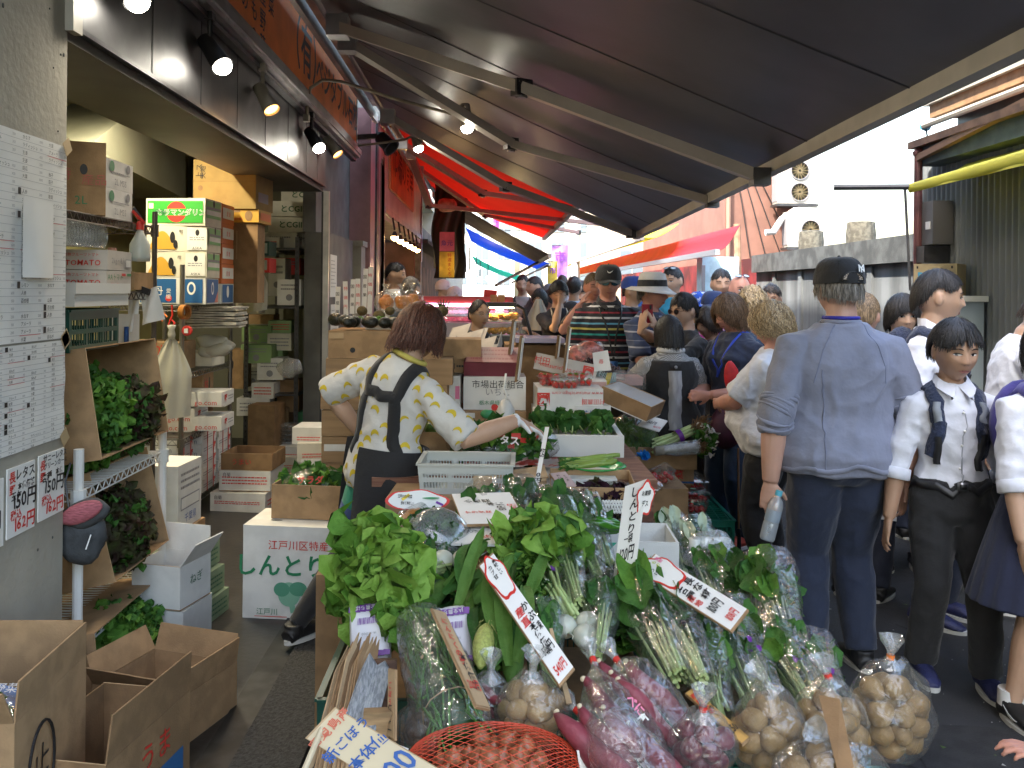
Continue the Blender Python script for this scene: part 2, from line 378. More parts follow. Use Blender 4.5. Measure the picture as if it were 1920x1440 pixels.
for i,st in enumerate(('しもの','とうもの','国産野菜','果菜')):m.text(st,(x,5.05+i*.2,3.66),X_,Y_,.14,SINK,vertical=True,bold=.01)
m.text('3838',(x,4.55,3.55),X_,Y_,.2,SINK,bold=.01)
m.build('lettering',sg)
o=MB();o.bb((-1.72,8.16,0),(-1.50,9.6,2.15),mat('dark_grey_wall',(.13,.128,.12),.7,.2,3));o.bb((-1.74,8.17,2.152),(-1.62,10.2,3.3),MORTAR)
prop('wall_panel','dark grey concrete wall panel with notices taped on past the store room','wall',o)
for i,(y0,y1,z0,z1,lb)in enumerate(((8.25,8.6,1.55,1.95,'upper white notice taped on the dark grey wall panel'),(8.3,8.72,1.12,1.48,'lower white notice taped on the dark grey wall panel'))):
 m=MB();m.slab([(-1.496,y0,z0),(-1.496,y1,z0),(-1.496,y1,z1),(-1.496,y0,z1)],.003,PAPER)
 for k in range(8):m.bb((-1.4955,y0+.04,z1-.06-k*.035),(-1.494,y0+rnd(.18,.32),z1-.055-k*.035),GRY)
 prop('notice',lb,'notice',m)
m=MB();m.bb((-1.70,9.7,0),(-1.42,10.0,2.1),CONC);m.bb((-1.72,9.68,2.1),(-1.40,10.03,2.16),CONC);prop('concrete_post','pale concrete block post between the shops','post',m)
m=MB();m.bb((-1.62,10.1,0),(-1.38,10.5,3.7),MAUVE);m.bb((-1.6,10.52,0),(-1.36,10.66,3.7),DKMETAL);m.bb((-1.64,10.68,0),(-1.36,11.3,3.7),MAUVE)
for i in range(14):m.bb((-1.357,10.75+rnd(0,.5),rnd(1.2,3.4)),(-1.3555,10.77+rnd(0,.5),rnd(1.2,3.4)+.04),mat('rust',(.12,.06,.04),.9))
prop('clad_column','pinkish metal clad column with dark strip between the two shops','column',m)
nb=thing('neighbour_shop','second shop with orange sign board and a row of warm lamps','building',(-2.0,13.5,0))
m=MB();m.bb((-1.9,11.35,2.55),(-1.4,17.5,4.2),mat('shop_white',(.5,.47,.43),.4,.1,3));m.bb((-4.5,11.3,0),(-4.3,17.5,3),mat('warm_inner',(.42,.36,.28),.8,.1,2));m.bb((-4.3,17.3,0),(-1.5,17.5,2.55),mat('brown_inner',(.2,.1,.07),.7,.2,3));m.build('wall',nb)
m=MB();m.bb((-1.40,12.0,3.0),(-1.37,15.6,3.95),mat('sign_orange2',(.55,.16,.03),.4,.2,2));m.text('市場の食卓',(-1.366,13.8,3.5),X_,Y_,.62,SINK,bold=.01,jit=.05);m.build('sign_board',nb)
m=MB();m.bb((-1.42,11.4,2.62),(-1.36,17.2,2.70),ALU);m.build('lamp_rail',nb)
WARM=mat('warm_bulb',(1.0,.62,.25),.4,emit=9.)
for i in range(6):
 y=12.2+i*.75;m=MB();m.tube([(-1.36,y,2.62),(-1.33,y,2.45)],.015,BLACK,6);m.lathe([(.02,.07),(.05,0)],(-1.33,y,2.36),DKMETAL,10);l=m.build('lamp',nb)
 m=MB();m.ball((-1.33,y,2.35),.05,WARM,10,7);q=m.build('bulb',l)
m=MB();m.bb((-1.66,17.6,0),(-1.4,17.9,4.3),mat('grey_post',(.25,.25,.25),.6,.2));m.bb((-1.40,17.6,2.2),(-1.38,17.75,3.3),MAUVE);prop('shop_end_post','grey corner post with pink strip at the end of the second shop','post',m)
VIN=mat('awning_vinyl',(.088,.086,.102),.42,.18,1.6,spec=.6,bump=.16,bs=5)
ARM=mat('awning_arm',(.46,.42,.37),.5,.08,4)
def awning(name,label,y0,y1,xr,zr,xf,zf,fab,sag=.10,arms=(),armm=None,barm=None,roll=True):
 zf=zf if isinstance(zf,tuple)else(zf,zf)
 t=thing(name,label,'awning',((xr+xf)/2,(y0+y1)/2,zf[0]))
 m=MB()
 def zfa(y):return zf[0]+(zf[1]-zf[0])*(y-y0)/(y1-y0)
 def fn(u,v):
  k=1-v;sg_=sag*math.sin(math.pi*v)*(.8+.3*math.sin(u*9+v*2))+.012*noise.noise(V((u*7,v*3,xr)))
  return V((xr+(xf-xr)*v,y0+(y1-y0)*u,zr+(zfa(y0+(y1-y0)*u)-zr)*v-sg_))
 m.grid(fn,40,12,fab);a=len(m.v)
 m.grid(lambda u,v:fn(1-u,v)+V((0,0,.006)),40,12,fab);m.build('fabric',t,smooth=True)
 if y1-y0>8 and roll and fab is VIN:
  for k in range(1,8):m=MB();m.tube([fn(k/8,v/12)+V((0,0,-.002))for v in range(13)],[(.007,.002)]*13,mat('awning_seam',(.066,.064,.075),.6),6,flat=(0,1,0));m.build('seam',t)
 bm_=barm or IVORY
 m=MB()
 for(xa,xb,za,zb)in((-.03,.03,-.055,.03),(.031,.045,-.05,-.02),(.031,.04,-.012,.026)):m.hexa([(xf+xa,y0,zf[0]+za),(xf+xb,y0,zf[0]+za),(xf+xb,y1,zf[1]+za),(xf+xa,y1,zf[1]+za),(xf+xa,y0,zf[0]+zb),(xf+xb,y0,zf[0]+zb),(xf+xb,y1,zf[1]+zb),(xf+xa,y1,zf[1]+zb)],bm_)
 m.build('front_bar',t)
 if roll:
  m=MB();m.tube([(xr,y0,zr+.03),(xr,y1,zr+.03)],.045,mat('roller',(.16,.16,.18),.4,metal=.4),12);m.bb((xr-.16,y0,zr+.1),(xr-.02,y1,zr+.13),ALU);m.bb((xr-.13,y0,zr-.1),(xr-.09,y1,zr+.0),ALU);m.build('roller',t)
 for(A,B,C_,w)in arms:
  m=MB();up=V((0,0,1));m.bar(A,B,w,w*.62,armm or ARM,up);m.bar(B,C_,w*.85,w*.6,armm or ARM,up)
  m.box(B,(w*1.0,w*.7,w*.9),DKMETAL,rot=(0,0,.5));m.tube([V(B)+V((0,0,-.06)),V(B)+V((0,0,.05))],w*.3,STEEL,8);m.box(C_,(w*.9,w*.9,w*.9),DKMETAL)
  m.box(A,(w*1.3,w*1.3,w*1.3),ALU);m.build('arm',t)
 return t
def AW(px,py,x):
 return LX(px,py,x)
awning('shop_awning','big dark grey awning stretched over the vegetable stall on cream folding arms',1.2,10.0,-1.2,3.6,1.63,(2.45,2.277),VIN,.035,[(V((-1.05,6.0,3.40)),P(978,165,5.35),P(1425,332,5.1),.11),(V((-1.05,6.4,3.40)),P(958,270,6.9),P(1335,378,6.6),.10),(V((-1.05,8.9,3.36)),P(948,350,9.2),P(1183,438,9.75),.11)])
REDF=mat('red_awning',(.62,.07,.04),.7,.08,2,transl=.5)
awning('red_awning','bright red awning with pinkish arms beyond the dark one',10.6,19.5,-1.25,3.75,1.15,2.80,REDF,.05,[(V((-1.15,12.6,3.55)),P(805,385,13.6),P(1215,430,14.2),.10),(V((-1.15,11.4,3.5)),P(905,362,12.2),P(1240,415,12.4),.10),(V((-1.15,14.2,3.55)),P(910,404,15.2),P(1085,436,16.0),.09)],armm=mat('pink_arm',(.42,.26,.24),.5,.08))
BRN=mat('brown_tarp',(.16,.12,.09),.6,.3,2.5,transl=.25)
awning('brown_awning','brownish grey old awning above the blue sheet',18.0,23.0,-1.08,3.63,1.19,2.37,BRN,.05,[])
BLUF=mat('blue_tarp',(.01,.14,.55),.5,.15,2,transl=.45)
awning('blue_awning','bright blue tarpaulin awning hanging under the brown one',23.2,29.5,-.67,3.28,1.55,2.36,BLUF,.08,[],roll=False)
TEAL=mat('teal_tarp',(.06,.42,.36),.5,.15,2,transl=.5)
awning('teal_awning','pale turquoise awning low behind the blue tarpaulin',30,39,-.66,2.82,1.17,2.1,TEAL,.08,[],roll=False)
m=MB();m.tube([P(1030,480,23.5),P(930,535,17.0)],.03,DKMETAL,8);m.tube([P(1028,497,24),P(960,530,19)],.02,DKMETAL,8);prop('awning_pole','thin dark pole slanting under the blue tarpaulin','pole',m)
ra=awning('red_stall_awning','red awning with white bar over the stalls on the right',13.0,38,3.65,2.62,3.32,2.24,mat('red_awning_lit',(.70,.03,.045),.6,.1,2,transl=.35),.08,[],barm=WHT,roll=False)
YL=mat('yellow_sheet',(.72,.66,.05),.6,.08,3,transl=.35)
awning('yellow_sheet_awning','pale yellow awning edge behind the red stall awning',17,43,3.6,2.95,2.9,2.68,YL,.1,[],roll=False)
CW=mat('stained_concrete',(.085,.09,.09),.85,bump=.2,bs=20,col2=(.22,.235,.245),vs=3.2,stretch=(1,1,.12),bstretch=(1,1,1),lo=.35,hi=.65,det=8)
cw=thing('concrete_wall','streaky grey concrete boundary wall on the right of the street','wall',(4.25,10.5,0))
m=MB();m.bb((4.2,7.6,0),(4.4,14.0,1.95),CW)
for y in(8.6,9.7,10.8,11.9,13.0):m.bb((4.17,y,0),(4.199,y+.12,1.93),CW)
m.build('panel',cw)
m=MB();m.bb((4.12,7.6,1.952),(4.46,14.0,2.22),mat('dark_coping',(.085,.09,.09),.9,.3,5,bump=.3));m.build('coping',cw)
for(y,lb)in((10.3,'right round grey stub standing on top of the concrete wall'),(11.9,'left smaller round grey stub on top of the concrete wall')):
 m=MB();m.lathe([(.16,0),(.165,.1),(.15,.24),(.12,.25)],(4.3,y,2.22),mat('moss_stub',(.13,.12,.095),.95,.3,20,bump=.6),14);prop('wall_stub',lb,'post stub',m)
CORR=mat('corrugated_siding',(.17,.185,.19),.55,.2,2,stretch=(1,1,.2))
hs=thing('corrugated_house','dark corrugated metal house at the right edge','building',(3.9,5,0))
m=MB()
def cor(u,v):y=7.55-8.5*u;return V((3.62+.012*math.sin(y*2*math.pi/.075),y,v*2.80))
m.grid(cor,900,1,CORR);m.bb((3.64,7.53,0),(6.5,7.56,2.79),CORR);m.bb((3.66,-1,0),(6.5,7.52,2.7),DKMETAL);m.build('siding',hs,smooth=True)
m=MB();m.bb((3.44,-1,2.66),(6.6,7.15,2.80),mat('dark_eave',(.06,.085,.085),.7,.2));m.bb((3.38,-1,2.803),(6.6,7.2,2.86),mat('eave_brown',(.16,.09,.06),.8,.2));m.build('roof',hs)
m=MB();m.bb((3.59,5.0,1.95),(3.615,5.75,2.4),DKMETAL);m.bb((3.585,5.1,2.0),(3.60,5.65,2.35),mat('dark_glass',(.03,.03,.035),.1));m.build('window',hs)
m=MB();m.bb((3.58,4.6,.0),(3.605,5.55,1.95),mat('door_dark',(.03,.025,.03),.6));m.bb((3.56,5.56,0),(3.6,5.64,2.0),ALU);m.bb((3.56,4.5,1.96),(3.6,5.64,2.06),DKMETAL);m.build('door',hs)
m=MB();m.bb((3.44,6.9,2.02),(3.60,7.2,2.36),mat('meter_grey',(.10,.10,.10),.5));m.bb((3.40,6.95,1.88),(3.6,7.12,2.01),DKMETAL);m.bb((3.432,6.93,2.14),(3.438,7.0,2.2),WHT);prop('meter_box','dark grey meter box fixed on the corrugated house','meter box',m)
m=MB();m.bb((3.42,4.95,1.98),(3.56,5.5,2.09),mat('lamp_white',(.6,.6,.62),.4));m.bb((3.45,5.0,2.095),(3.62,5.4,2.12),WHT);prop('wall_lamp_box','pale lamp housing on the dark house at the right edge','lamp',m)
ya=thing('yellow_awning','narrow yellow rolled awning on the dark house front','awning',(3.3,6,2.6))
m=MB()
m.grid(lambda u,v:V((3.55-.42*v,6.62-6.17*u,2.60-.16*v-.03*math.sin(v*3.1)+.01*math.sin(u*40))),60,6,mat('yellow_canvas',(.80,.74,.10),.6,.08,3,transl=.35))
m.grid(lambda u,v:V((3.55-.42*v,.45+6.17*u,2.606-.16*v-.03*math.sin(v*3.1))),60,6,_MC['yellow_canvas']);m.grid(lambda u,v:V((3.125-.01*math.sin(u*50)*v,.45+6.17*u,2.44-(.15-.10*u)*v+.09*(1-u))),60,4,_MC['yellow_canvas']);m.grid(lambda u,v:V((3.13-.01*math.sin((1-u)*50)*v,6.62-6.17*u,2.44-(.15-.10*(1-u))*v+.09*u)),60,4,_MC['yellow_canvas']);m.build('canvas',ya,smooth=True)
m=MB();m.tube([(3.13,.5,2.50),(3.13,6.62,2.42)],[(.022,.075),(.018,.035)],_MC['yellow_canvas'],12,flat=(1,0,0));m.tube([(3.13,6.62,2.43),(2.62,6.78,2.44)],.022,DKMETAL,8);m.build('frame',ya)
RUST=mat('red_post',(.10,.035,.035),.6,.3,8)
m=MB();m.tube([(3.42,7.1,0),(3.42,7.1,2.75)],.032,RUST,10);m.lathe([(.04,0),(.045,.03),(.02,.06)],(3.42,7.1,2.74),RUST,10);m.bar((3.42,7.1,2.72),(3.4,5.2,2.9),.05,.05,mat('eave_brown2',(.2,.11,.07),.8));prop('red_post','dark red round post standing by the corrugated house','post',m)
m=MB();m.bar((3.10,6.64,2.42),(3.27,6.9,1.66),.018,.018,mat('grey_stay',(.2,.2,.22),.5));prop('slanting_stay','thin grey slanting stay bar in front of the concrete wall','bar',m)
wc=thing('white_cabinet','pale blue grey metal cabinet with white top beside the dark house','cabinet',(3.45,6.7,0))
m=MB();m.bb((3.32,6.45,0),(3.595,7.0,1.575),mat('cabinet_blue',(.35,.42,.47),.5,.1,3,stretch=(1,1,.2)));m.build('body',wc);m=MB();m.bb((3.26,6.40,1.578),(3.6,7.04,1.62),WHT);m.build('top',wc)
bw=thing('balcony_house','sunlit wooden balcony with bamboo screen high on the right','building',(4.6,8,3.4))
BAM=mat('bamboo',(.42,.22,.09),.7,.25,6,stretch=(1,6,.6))
m=MB()
for k in range(26):m.bb((4.02,5.2+k*.1,3.40),(4.05,5.23+k*.1,4.8),BAM)
for k in range(22):m.tube([(4.06,5.1,3.45+k*.06),(4.06,7.75,3.45+k*.06)],.018,BAM,5)
m.build('screen',bw);m=MB();m.bb((3.9,5.0,3.20),(6.5,7.9,3.31),mat('balcony_wood',(.35,.2,.1),.7,.2));m.bb((3.86,5.0,3.312),(3.98,7.95,3.37),IVORY);m.bb((4.1,5.0,3.06),(6.4,7.8,3.195),DKMETAL);m.build('deck',bw)
m=MB();m.tube([(3.9,5,3.15),(3.9,8.0,3.15)],.03,IVORY,8);m.tube([(3.9,8.0,3.15),(3.95,8.05,3.15)],.04,mat('pipe_blue',(.05,.3,.5),.4),8);m.tube([(3.92,8.0,3.12),(3.9,7.9,2.95),(3.6,7.5,2.8)],.008,BLACK,5);m.build('pipe',bw)
pk=thing('pink_building','sunlit pinkish brown building with outdoor air conditioner units','building',(7,21,0))
PKW=mat('pink_wall',(.20,.10,.075),.8,.1,2)
m=MB();m.bb((5.15,19.5,0),(7.0,30,5.2),PKW);m.bb((7.0,19.8,0),(12,30,2.6),mat('pale_wall',(.6,.6,.58),.8,.1,2));m.build('wall',pk)
m=MB()
for k in range(4):m.tube([(5.3+k*.12,19.46,4.6),(5.5+k*.22,19.44,3.6),(5.7+k*.35,19.46,2.4)],.012,BLACK,5)
m.tube([(5.2,19.42,5.0),(5.2,19.42,.5)],.05,mat('pipe_brown',(.3,.18,.13),.6),8);m.build('cable',pk)
ACW=mat('ac_cream',(.42,.40,.36),.5,.05)
for(px,py,Y,lb)in((1495,340,19.0,'upper cream air conditioner unit with two fans on the pink building'),(1515,430,18.7,'lower cream air conditioner unit behind the concrete wall')):
 c0=P(px,py,Y);t=thing('air_conditioner',lb,'air conditioner',(c0.x,c0.y,c0.z-.45),group='air conditioner units')
 big=py<400;h=.95 if big else .75
 m=MB();m.bb((c0.x-.42,Y,c0.z-h/2),(c0.x+.42,Y+.35,c0.z+h/2),ACW)
 for k in range(12):m.bb((c0.x-.44,Y+.02+k*.027,c0.z-h/2+.05),(c0.x-.421,Y+.03+k*.027,c0.z+h/2-.05),GRY)
 m.build('casing',t)
 for z in((.23,-.23)if big else(0,)):
  m=MB();cc=(c0.x+.05,Y-.01,c0.z+z);m.lathe([(.2,0),(.2,.02),(.185,.02),(.185,0)],cc,GRY,20,axis=(0,-1,0))
  for k in range(14):a=k*math.pi/7;m.bar(V(cc)+V((.03*math.cos(a),0,.03*math.sin(a))),V(cc)+V((.19*math.cos(a+.5),0,.19*math.sin(a+.5))),.008,.008,mat('fan_tan',(.35,.28,.16),.5))
  m.build('fan_grille',t)
 m=MB();m.bb((c0.x-.45,Y-.03,c0.z-h/2-.06),(c0.x+.45,Y+.4,c0.z-h/2-.01),DKMETAL);m.build('bracket',t)
m=MB();m.tube([P(1530,390,19.1),P(1490,395,19.0),P(1465,412,18.9),P(1450,435,18.8),P(1435,436,18.8)],.07,WHT,10);prop('duct_pipe','white bent drain pipe between the air conditioner units','pipe',m)
m=MB();m.tube([P(1384,520,15.5),P(1382,420,15.5)],.06,mat('rust_post',(.32,.17,.1),.8,.3,6),10);prop('rusty_post','rusty orange post at the end of the red stall awning','post',m)
m=MB();q=P(1355,500,15.2);m.bb((q.x-.35,15.2,0),(q.x+.28,15.6,2.25),mat('pale_blue_metal',(.36,.52,.62),.5,.1));m.bb((q.x-.36,15.19,1.5),(q.x-.3,15.2,2.1),GRY);prop('blue_cabinet','pale blue metal cabinet under the red stall awning','cabinet',m)
rs=thing('right_stall','dim red stall with goods under the red awning on the right','market stall',(4.4,20,0))
m=MB();m.bb((3.9,15.7,0),(5.0,26,.9),mat('stall_dark',(.08,.03,.03),.7,.3));m.bb((5.0,15.8,0),(5.12,36,2.3),mat('red_backdrop',(.13,.01,.012),.8,.5,2));m.build('counter',rs)
m=MB()
for k in range(60):
 y=rnd(15.8,25);a=rnd(.08,.25);m.box((rnd(4.0,4.9),y,.9+a/2+rnd(0,.6)),(a,a,a),random.choice((RED,YEL,BLU,CB,DKMETAL,WHT,GRN)),rot=(0,0,rnd(0,1)))
o=m.build('goods',rs,smooth=False);o['kind']='stuff'
FAC=[mat('facade_cream',(.5,.45,.37),.8,.06,2),mat('facade_grey',(.5,.52,.54),.8,.06,2),mat('facade_tan',(.55,.45,.34),.8,.06,2),mat('facade_white',(.7,.7,.69),.8,.04,2)]
def facade(x0,x1,y,h,mm,label,nx=4,nz=4):
 t=thing('far_building',label,'building',((x0+x1)/2,y,0),group='buildings at the far end of the street')
 m=MB();m.bb((x0,y,0),(x1,y+8,h),mm);m.build('wall',t)
 w=(x1-x0)/nx
 for i in range(nx):
  for k in range(nz):
   m=MB();xa,za=x0+w*i+w*.22,2.2+(h-2.6)/nz*k;m.bb((xa,y-.05,za),(xa+w*.56,y-.01,za+(h-2.6)/nz*.6),mat('far_glass',(.16,.2,.23),.2));m.bb((xa+w*.27,y-.07,za),(xa+w*.29,y-.051,za+(h-2.6)/nz*.6),WHT);m.build('window',t)
 m=MB();m.bb((x0-.1,y-.3,h),(x1+.1,y+8,h+.25),FAC[1]);m.build('roof',t)
facade(-3.5,2.0,75,9,FAC[3],'white building straight ahead at the far end of the street',3,3)
facade(2.3,7.0,62,8,FAC[0],'cream building at the far end right of the white one',3,3)
facade(7.3,14,50,7,FAC[1],'grey building far away above the red stall awning',4,2)
facade(4.6,9.5,34,6.0,FAC[2],'tan building behind the pink building',3,2)
m=MB();WR=mat('wire',(.05,.05,.06),.6)
for k in range(11):
 a=V((rnd(-1.6,-1),15+k*3,rnd(4.2,6)));b=V((rnd(3.5,5.5),18+k*3.2,rnd(3.8,6.5)))
 m.tube([a+(b-a)*(i/8)-V((0,0,.5*math.sin(math.pi*i/8)))for i in range(9)],.014,WR,5)
o=prop('overhead_wires','sagging dark overhead wires crossing high above the far street','wires',m)
for(px,py,w,h,Y,col,lb)in((1050,490,30,60,26,(.45,.2,.6),'purple and white banner hanging over the far crowd'),(1036,515,18,50,24,(.75,.6,.1),'yellow banner hanging by the blue tarpaulin tip'),(930,420,12,42,30,(.7,.15,.45),'thin magenta banner seen above the brown awning'),(1210,440,26,34,40,(.7,.35,.1),'orange and green hanging sign high over the far street')):
 c0=P(px,py,Y);k=Y/FPX;bm=mat('banner_'+lb.split()[0],col,.7,.4,3,transl=.3)
 m=MB();m.grid(lambda u,v:V((c0.x+(u-.5)*w*k,Y+.05*math.sin(u*6+v*4),c0.z+(.5-v)*h*k)),6,8,bm);m.tube([(c0.x-w*k*.5,Y,c0.z+h*k*.5),(c0.x+w*k*.5,Y,c0.z+h*k*.5)],.015,DKMETAL,5);m.text('市',(c0.x,Y-.06,c0.z+h*k*.15),(1,0,0),(0,0,1),min(w,h)*k*.7,PUR,bold=.02);prop('banner',lb,'banner',m)
for(px,py,Y,lb)in((1080,440,30,'utility pole left of the far red awning end'),(1163,430,36,'utility pole farther down the street')):
 c0=P(px,py,Y);t=thing('utility_pole',lb,'utility pole',(c0.x,Y,0));m=MB();m.tube([(c0.x,Y,0),(c0.x,Y,8)],[.16,.11],FAC[1],10);m.build('pole',t);m=MB();m.bb((c0.x-.8,Y-.05,6.4),(c0.x+.8,Y+.05,6.5),DKMETAL);m.bb((c0.x-.6,Y-.05,5.4),(c0.x+.6,Y+.05,5.5),DKMETAL);m.build('crossarm',t)
BULB=mat('bulb_white',(1.0,.93,.78),.3,emit=20.)
BULBW=mat('bulb_warm',(1.0,.42,.10),.3,emit=1.6)
def lamp(label,bulb,axis,body,warm=False,power=5,arm=None,size=1.,spot=True):
 """bulb = centre of the bulb, axis = way it points, arm = points of the holder"""
 t=thing('spot_lamp',label,'lamp',bulb,group='spot lamps over the stall');ax=V(axis).normalized();b=V(bulb)
 m=MB();s_=size;m.lathe([(.03*s_,-.20*s_),(.042*s_,-.195*s_),(.044*s_,-.12*s_),(.052*s_,-.03*s_),(.056*s_,.0),(.050*s_,.0),(.048*s_,-.02*s_)],b,body,18,axis=ax,close=False);m.lathe([(.0,-.201*s_),(.03*s_,-.2*s_)],b,body,18,axis=ax,close=False);m.build('housing',t)
 m=MB();pr=[(.047*s_*math.cos(a),.0+.042*s_*math.sin(a))for a in(0,.3,.6,.9,1.2,1.5)]
 if warm:pr=[(.046*s_,-.012),(.03,-.010),(.001,-.009)]
 m.lathe(pr,b,BULBW if warm else BULB,18,axis=ax,close=False);m.build('bulb',t)
 m=MB();pts=arm or[b-ax*.14*s_,b-ax*.14*s_+V((0,0,.16))]
 m.tube(pts,.013,body if arm is None else mat('arm_pipe',(.30,.26,.2),.5,.2,8),10);m.box(pts[-1],(.04,.06,.05),body);m.build('holder',t)
 ld=bpy.data.lights.new('lamp_light','SPOT' if spot else 'POINT');ld.energy=power;ld.color=(1,.6,.25)if warm else(1,.9,.72);ld.shadow_soft_size=.05
 if spot:ld.spot_size=R(150);ld.spot_blend=.8
 lo=bpy.data.objects.new('lamp_light',ld);COL.objects.link(lo);lo.parent=t;lo.location=ax*.07*s_;lo.rotation_euler=ax.to_track_quat('-Z','Y').to_euler()
 return t
GB=mat('lamp_grey',(.33,.31,.26),.45,.08)
lamp('white lit spot lamp at the top edge nearest the pillar',LX(258,2,-1.38),(.5,-.25,-.8),BLACK)
lamp('black spot lamp with glaring white bulb on the fascia rail',LX(417,124,-1.36),(.55,-.3,-.75),BLACK)
lamp('grey spot lamp with dim orange reflector on the rail',LX(510,207,-1.36),(.5,-.3,-.8),GB,True,5)
lamp('black spot lamp with white bulb at the far end of the fascia',LX(598,277,-1.36),(.5,-.4,-.75),BLACK)
lamp('small grey lamp with dim orange reflector at the fascia end',LX(634,290,-1.36),(.6,-.2,-.75),GB,True,4)
q=P(876,240,6.9)
lamp('lit spot lamp on the long curved pipe reaching over the stall',q,(.12,-.25,-.95),GB,power=8,arm=[q+V((-.02,0,.17)),P(845,213,6.9),P(740,185,6.85),P(640,153,6.8),P(605,150,6.78),P(582,165,6.76),P(576,190,6.76),P(575,222,6.76)])
q=P(785,278,9.0)
lamp('lit spot lamp on the short pipe in front of the pink column',q,(.3,-.3,-.9),GB,power=8,arm=[q+V((-.04,.04,.14)),P(758,262,9.1),P(700,270,9.2),P(650,275,9.3)])
m=MB();q=P(722,266,9.3);m.lathe([(.03,-.13),(.07,-.08),(.075,.05),(.10,.11),(.085,.11),(.06,.0)],q,BLACK,16,axis=(.6,-.3,-.6),close=True);m.bar(q+V((-.08,0,.06)),q+V((-.35,0,.04)),.05,.05,BLACK);prop('black_floodlight','unlit black floodlight beside the pink column','lamp',m)
m=MB();ym=LX(628,75,-1.40)
for(px,py,Y,lb)in((885,515,16,'bare warm bulb glowing beside the yellow banner'),(900,524,24,'left warm bulb under the turquoise awning'),(915,522,25,'right warm bulb under the turquoise awning'),(893,512,27,'far warm bulb under the turquoise awning')):
 c0=P(px-5 if px==885 else px,py,Y);t=thing('hanging_bulb',lb,'light bulb',c0,group='warm bulbs under the far awnings');m=MB();m.ball(c0,.07,mat('far_bulb',(1,.7,.3),.4,emit=16),12,8);m.build('bulb',t);m=MB();m.tube([c0+V((0,0,.06)),c0+V((0,0,.5))],.012,BLACK,5);m.build('cord',t)
def T(x,y,z,rz=0.,rx=0.,ry=0.):
 return Matrix.Translation(V((x,y,z)))@Matrix.Rotation(rz,4,'Z')@Matrix.Rotation(ry,4,'Y')@Matrix.Rotation(rx,4,'X')
def prints(pm,w,d,h,pr,off=.0012):
 FR={'f':((-w/2,-d/2-off,0),(1,0,0),(0,0,1),w,h),'r':((w/2+off,-d/2,0),(0,1,0),(0,0,1),d,h),'l':((-w/2-off,d/2,0),(0,-1,0),(0,0,1),d,h),'t':((-w/2,-d/2,h+off),(1,0,0),(0,1,0),w,d),'b':((w/2,d/2+off,0),(-1,0,0),(0,0,1),w,h)}
 lay=0
 for p in pr:
  O,X,Y,Wd,Ht=FR[p[0]];O,X,Y=V(O),V(X),V(Y);N=X.cross(Y);lay+=.00025
  at=lambda u,v:O+X*(u*Wd)+Y*(v*Ht)+N*lay
  if p[1]=='rect':_,_,u0,v0,u1,v1,mm=p;pm.quad(at(u0,v0),at(u1,v0),at(u1,v1),at(u0,v1),mm)
  elif p[1]=='poly':pm.add([at(*q)for q in p[2]],[tuple(range(len(p[2])))],p[3])
  elif p[1]=='disc':
   _,_,u,v,r,mm=p[:6];ry_=p[6]if len(p)>6 else r
   pm.add([at(u,v)+X*(r*math.cos(a*.2618))+Y*(ry_*math.sin(a*.2618))for a in range(24)],[tuple(range(24))],mm)
  elif p[1]=='lines':
   _,_,u0,v0,u1,v1,n,mm=p
   for k in range(n):
    vv=v1-(v1-v0)*(k+.5)/n;hh=(v1-v0)/n*.38;u=u0
    while u<u1-.02:
     l=rnd(.02,.07);pm.quad(at(u,vv-hh/2),at(min(u1,u+l),vv-hh/2),at(min(u1,u+l),vv+hh/2),at(u,vv+hh/2),mm);u+=l+.012
  else:
   st,u,v,sz,mm=p[1:6];kw=p[6]if len(p)>6 else{}
   kw=dict(kw);fl=kw.pop('flip',False);rt=kw.pop('rot',0);XX,YY=(X,Y)if not fl else(-X,-Y)
   if rt:XX,YY=XX*math.cos(rt)+YY*math.sin(rt),YY*math.cos(rt)-XX*math.sin(rt)
   pm.text(st,at(u,v),XX,YY,sz,mm,**kw)
def carton(label,M,w,d,h,mm=CB,pr=(),cat='carton',name='carton',group=None,tape=None,lid=False,holes=(),rim=None):
 t=thing(name,label,cat,M=M,group=group)
 m=MB();j=.003;P_=lambda x,y,z:V((x+rnd(-j,j),y+rnd(-j,j),z))
 bul=.004
 a=[P_(-w/2,-d/2,0),P_(w/2,-d/2,0),P_(w/2,d/2,0),P_(-w/2,d/2,0)];b=[V((q.x,q.y,h+rnd(-.002,.002)))for q in a]
 m.hexa(a+b,mm)
 m.build('body',t,local=True)
 m=MB()
 if tape is not None:m.bb((-w/2+.002,-.025,h+.0012),(w/2-.002,.025,h+.0018),tape);m.bb((-w/2-.0012,-.025,h*.72),(-w/2-.0002-.0012,.025,h),tape)
 if lid:m.bb((-w/2-.004,-d/2-.004,h*.55),(w/2+.004,d/2+.004,h+.003),rim or mm)
 if m.v:m.build('lid' if lid else 'tape',t,local=True)
 m=MB();k=.0055 if lid else .0015
 for(f,u,v,ww,hh)in holes:prints(m,w,d,h,[(f,'disc',u,v,ww/2,INK,hh/2)],.002)
 if pr:prints(m,w,d,h,pr,.0035)
 if m.v:m.build('print',t,local=True,smooth=False)
 return t
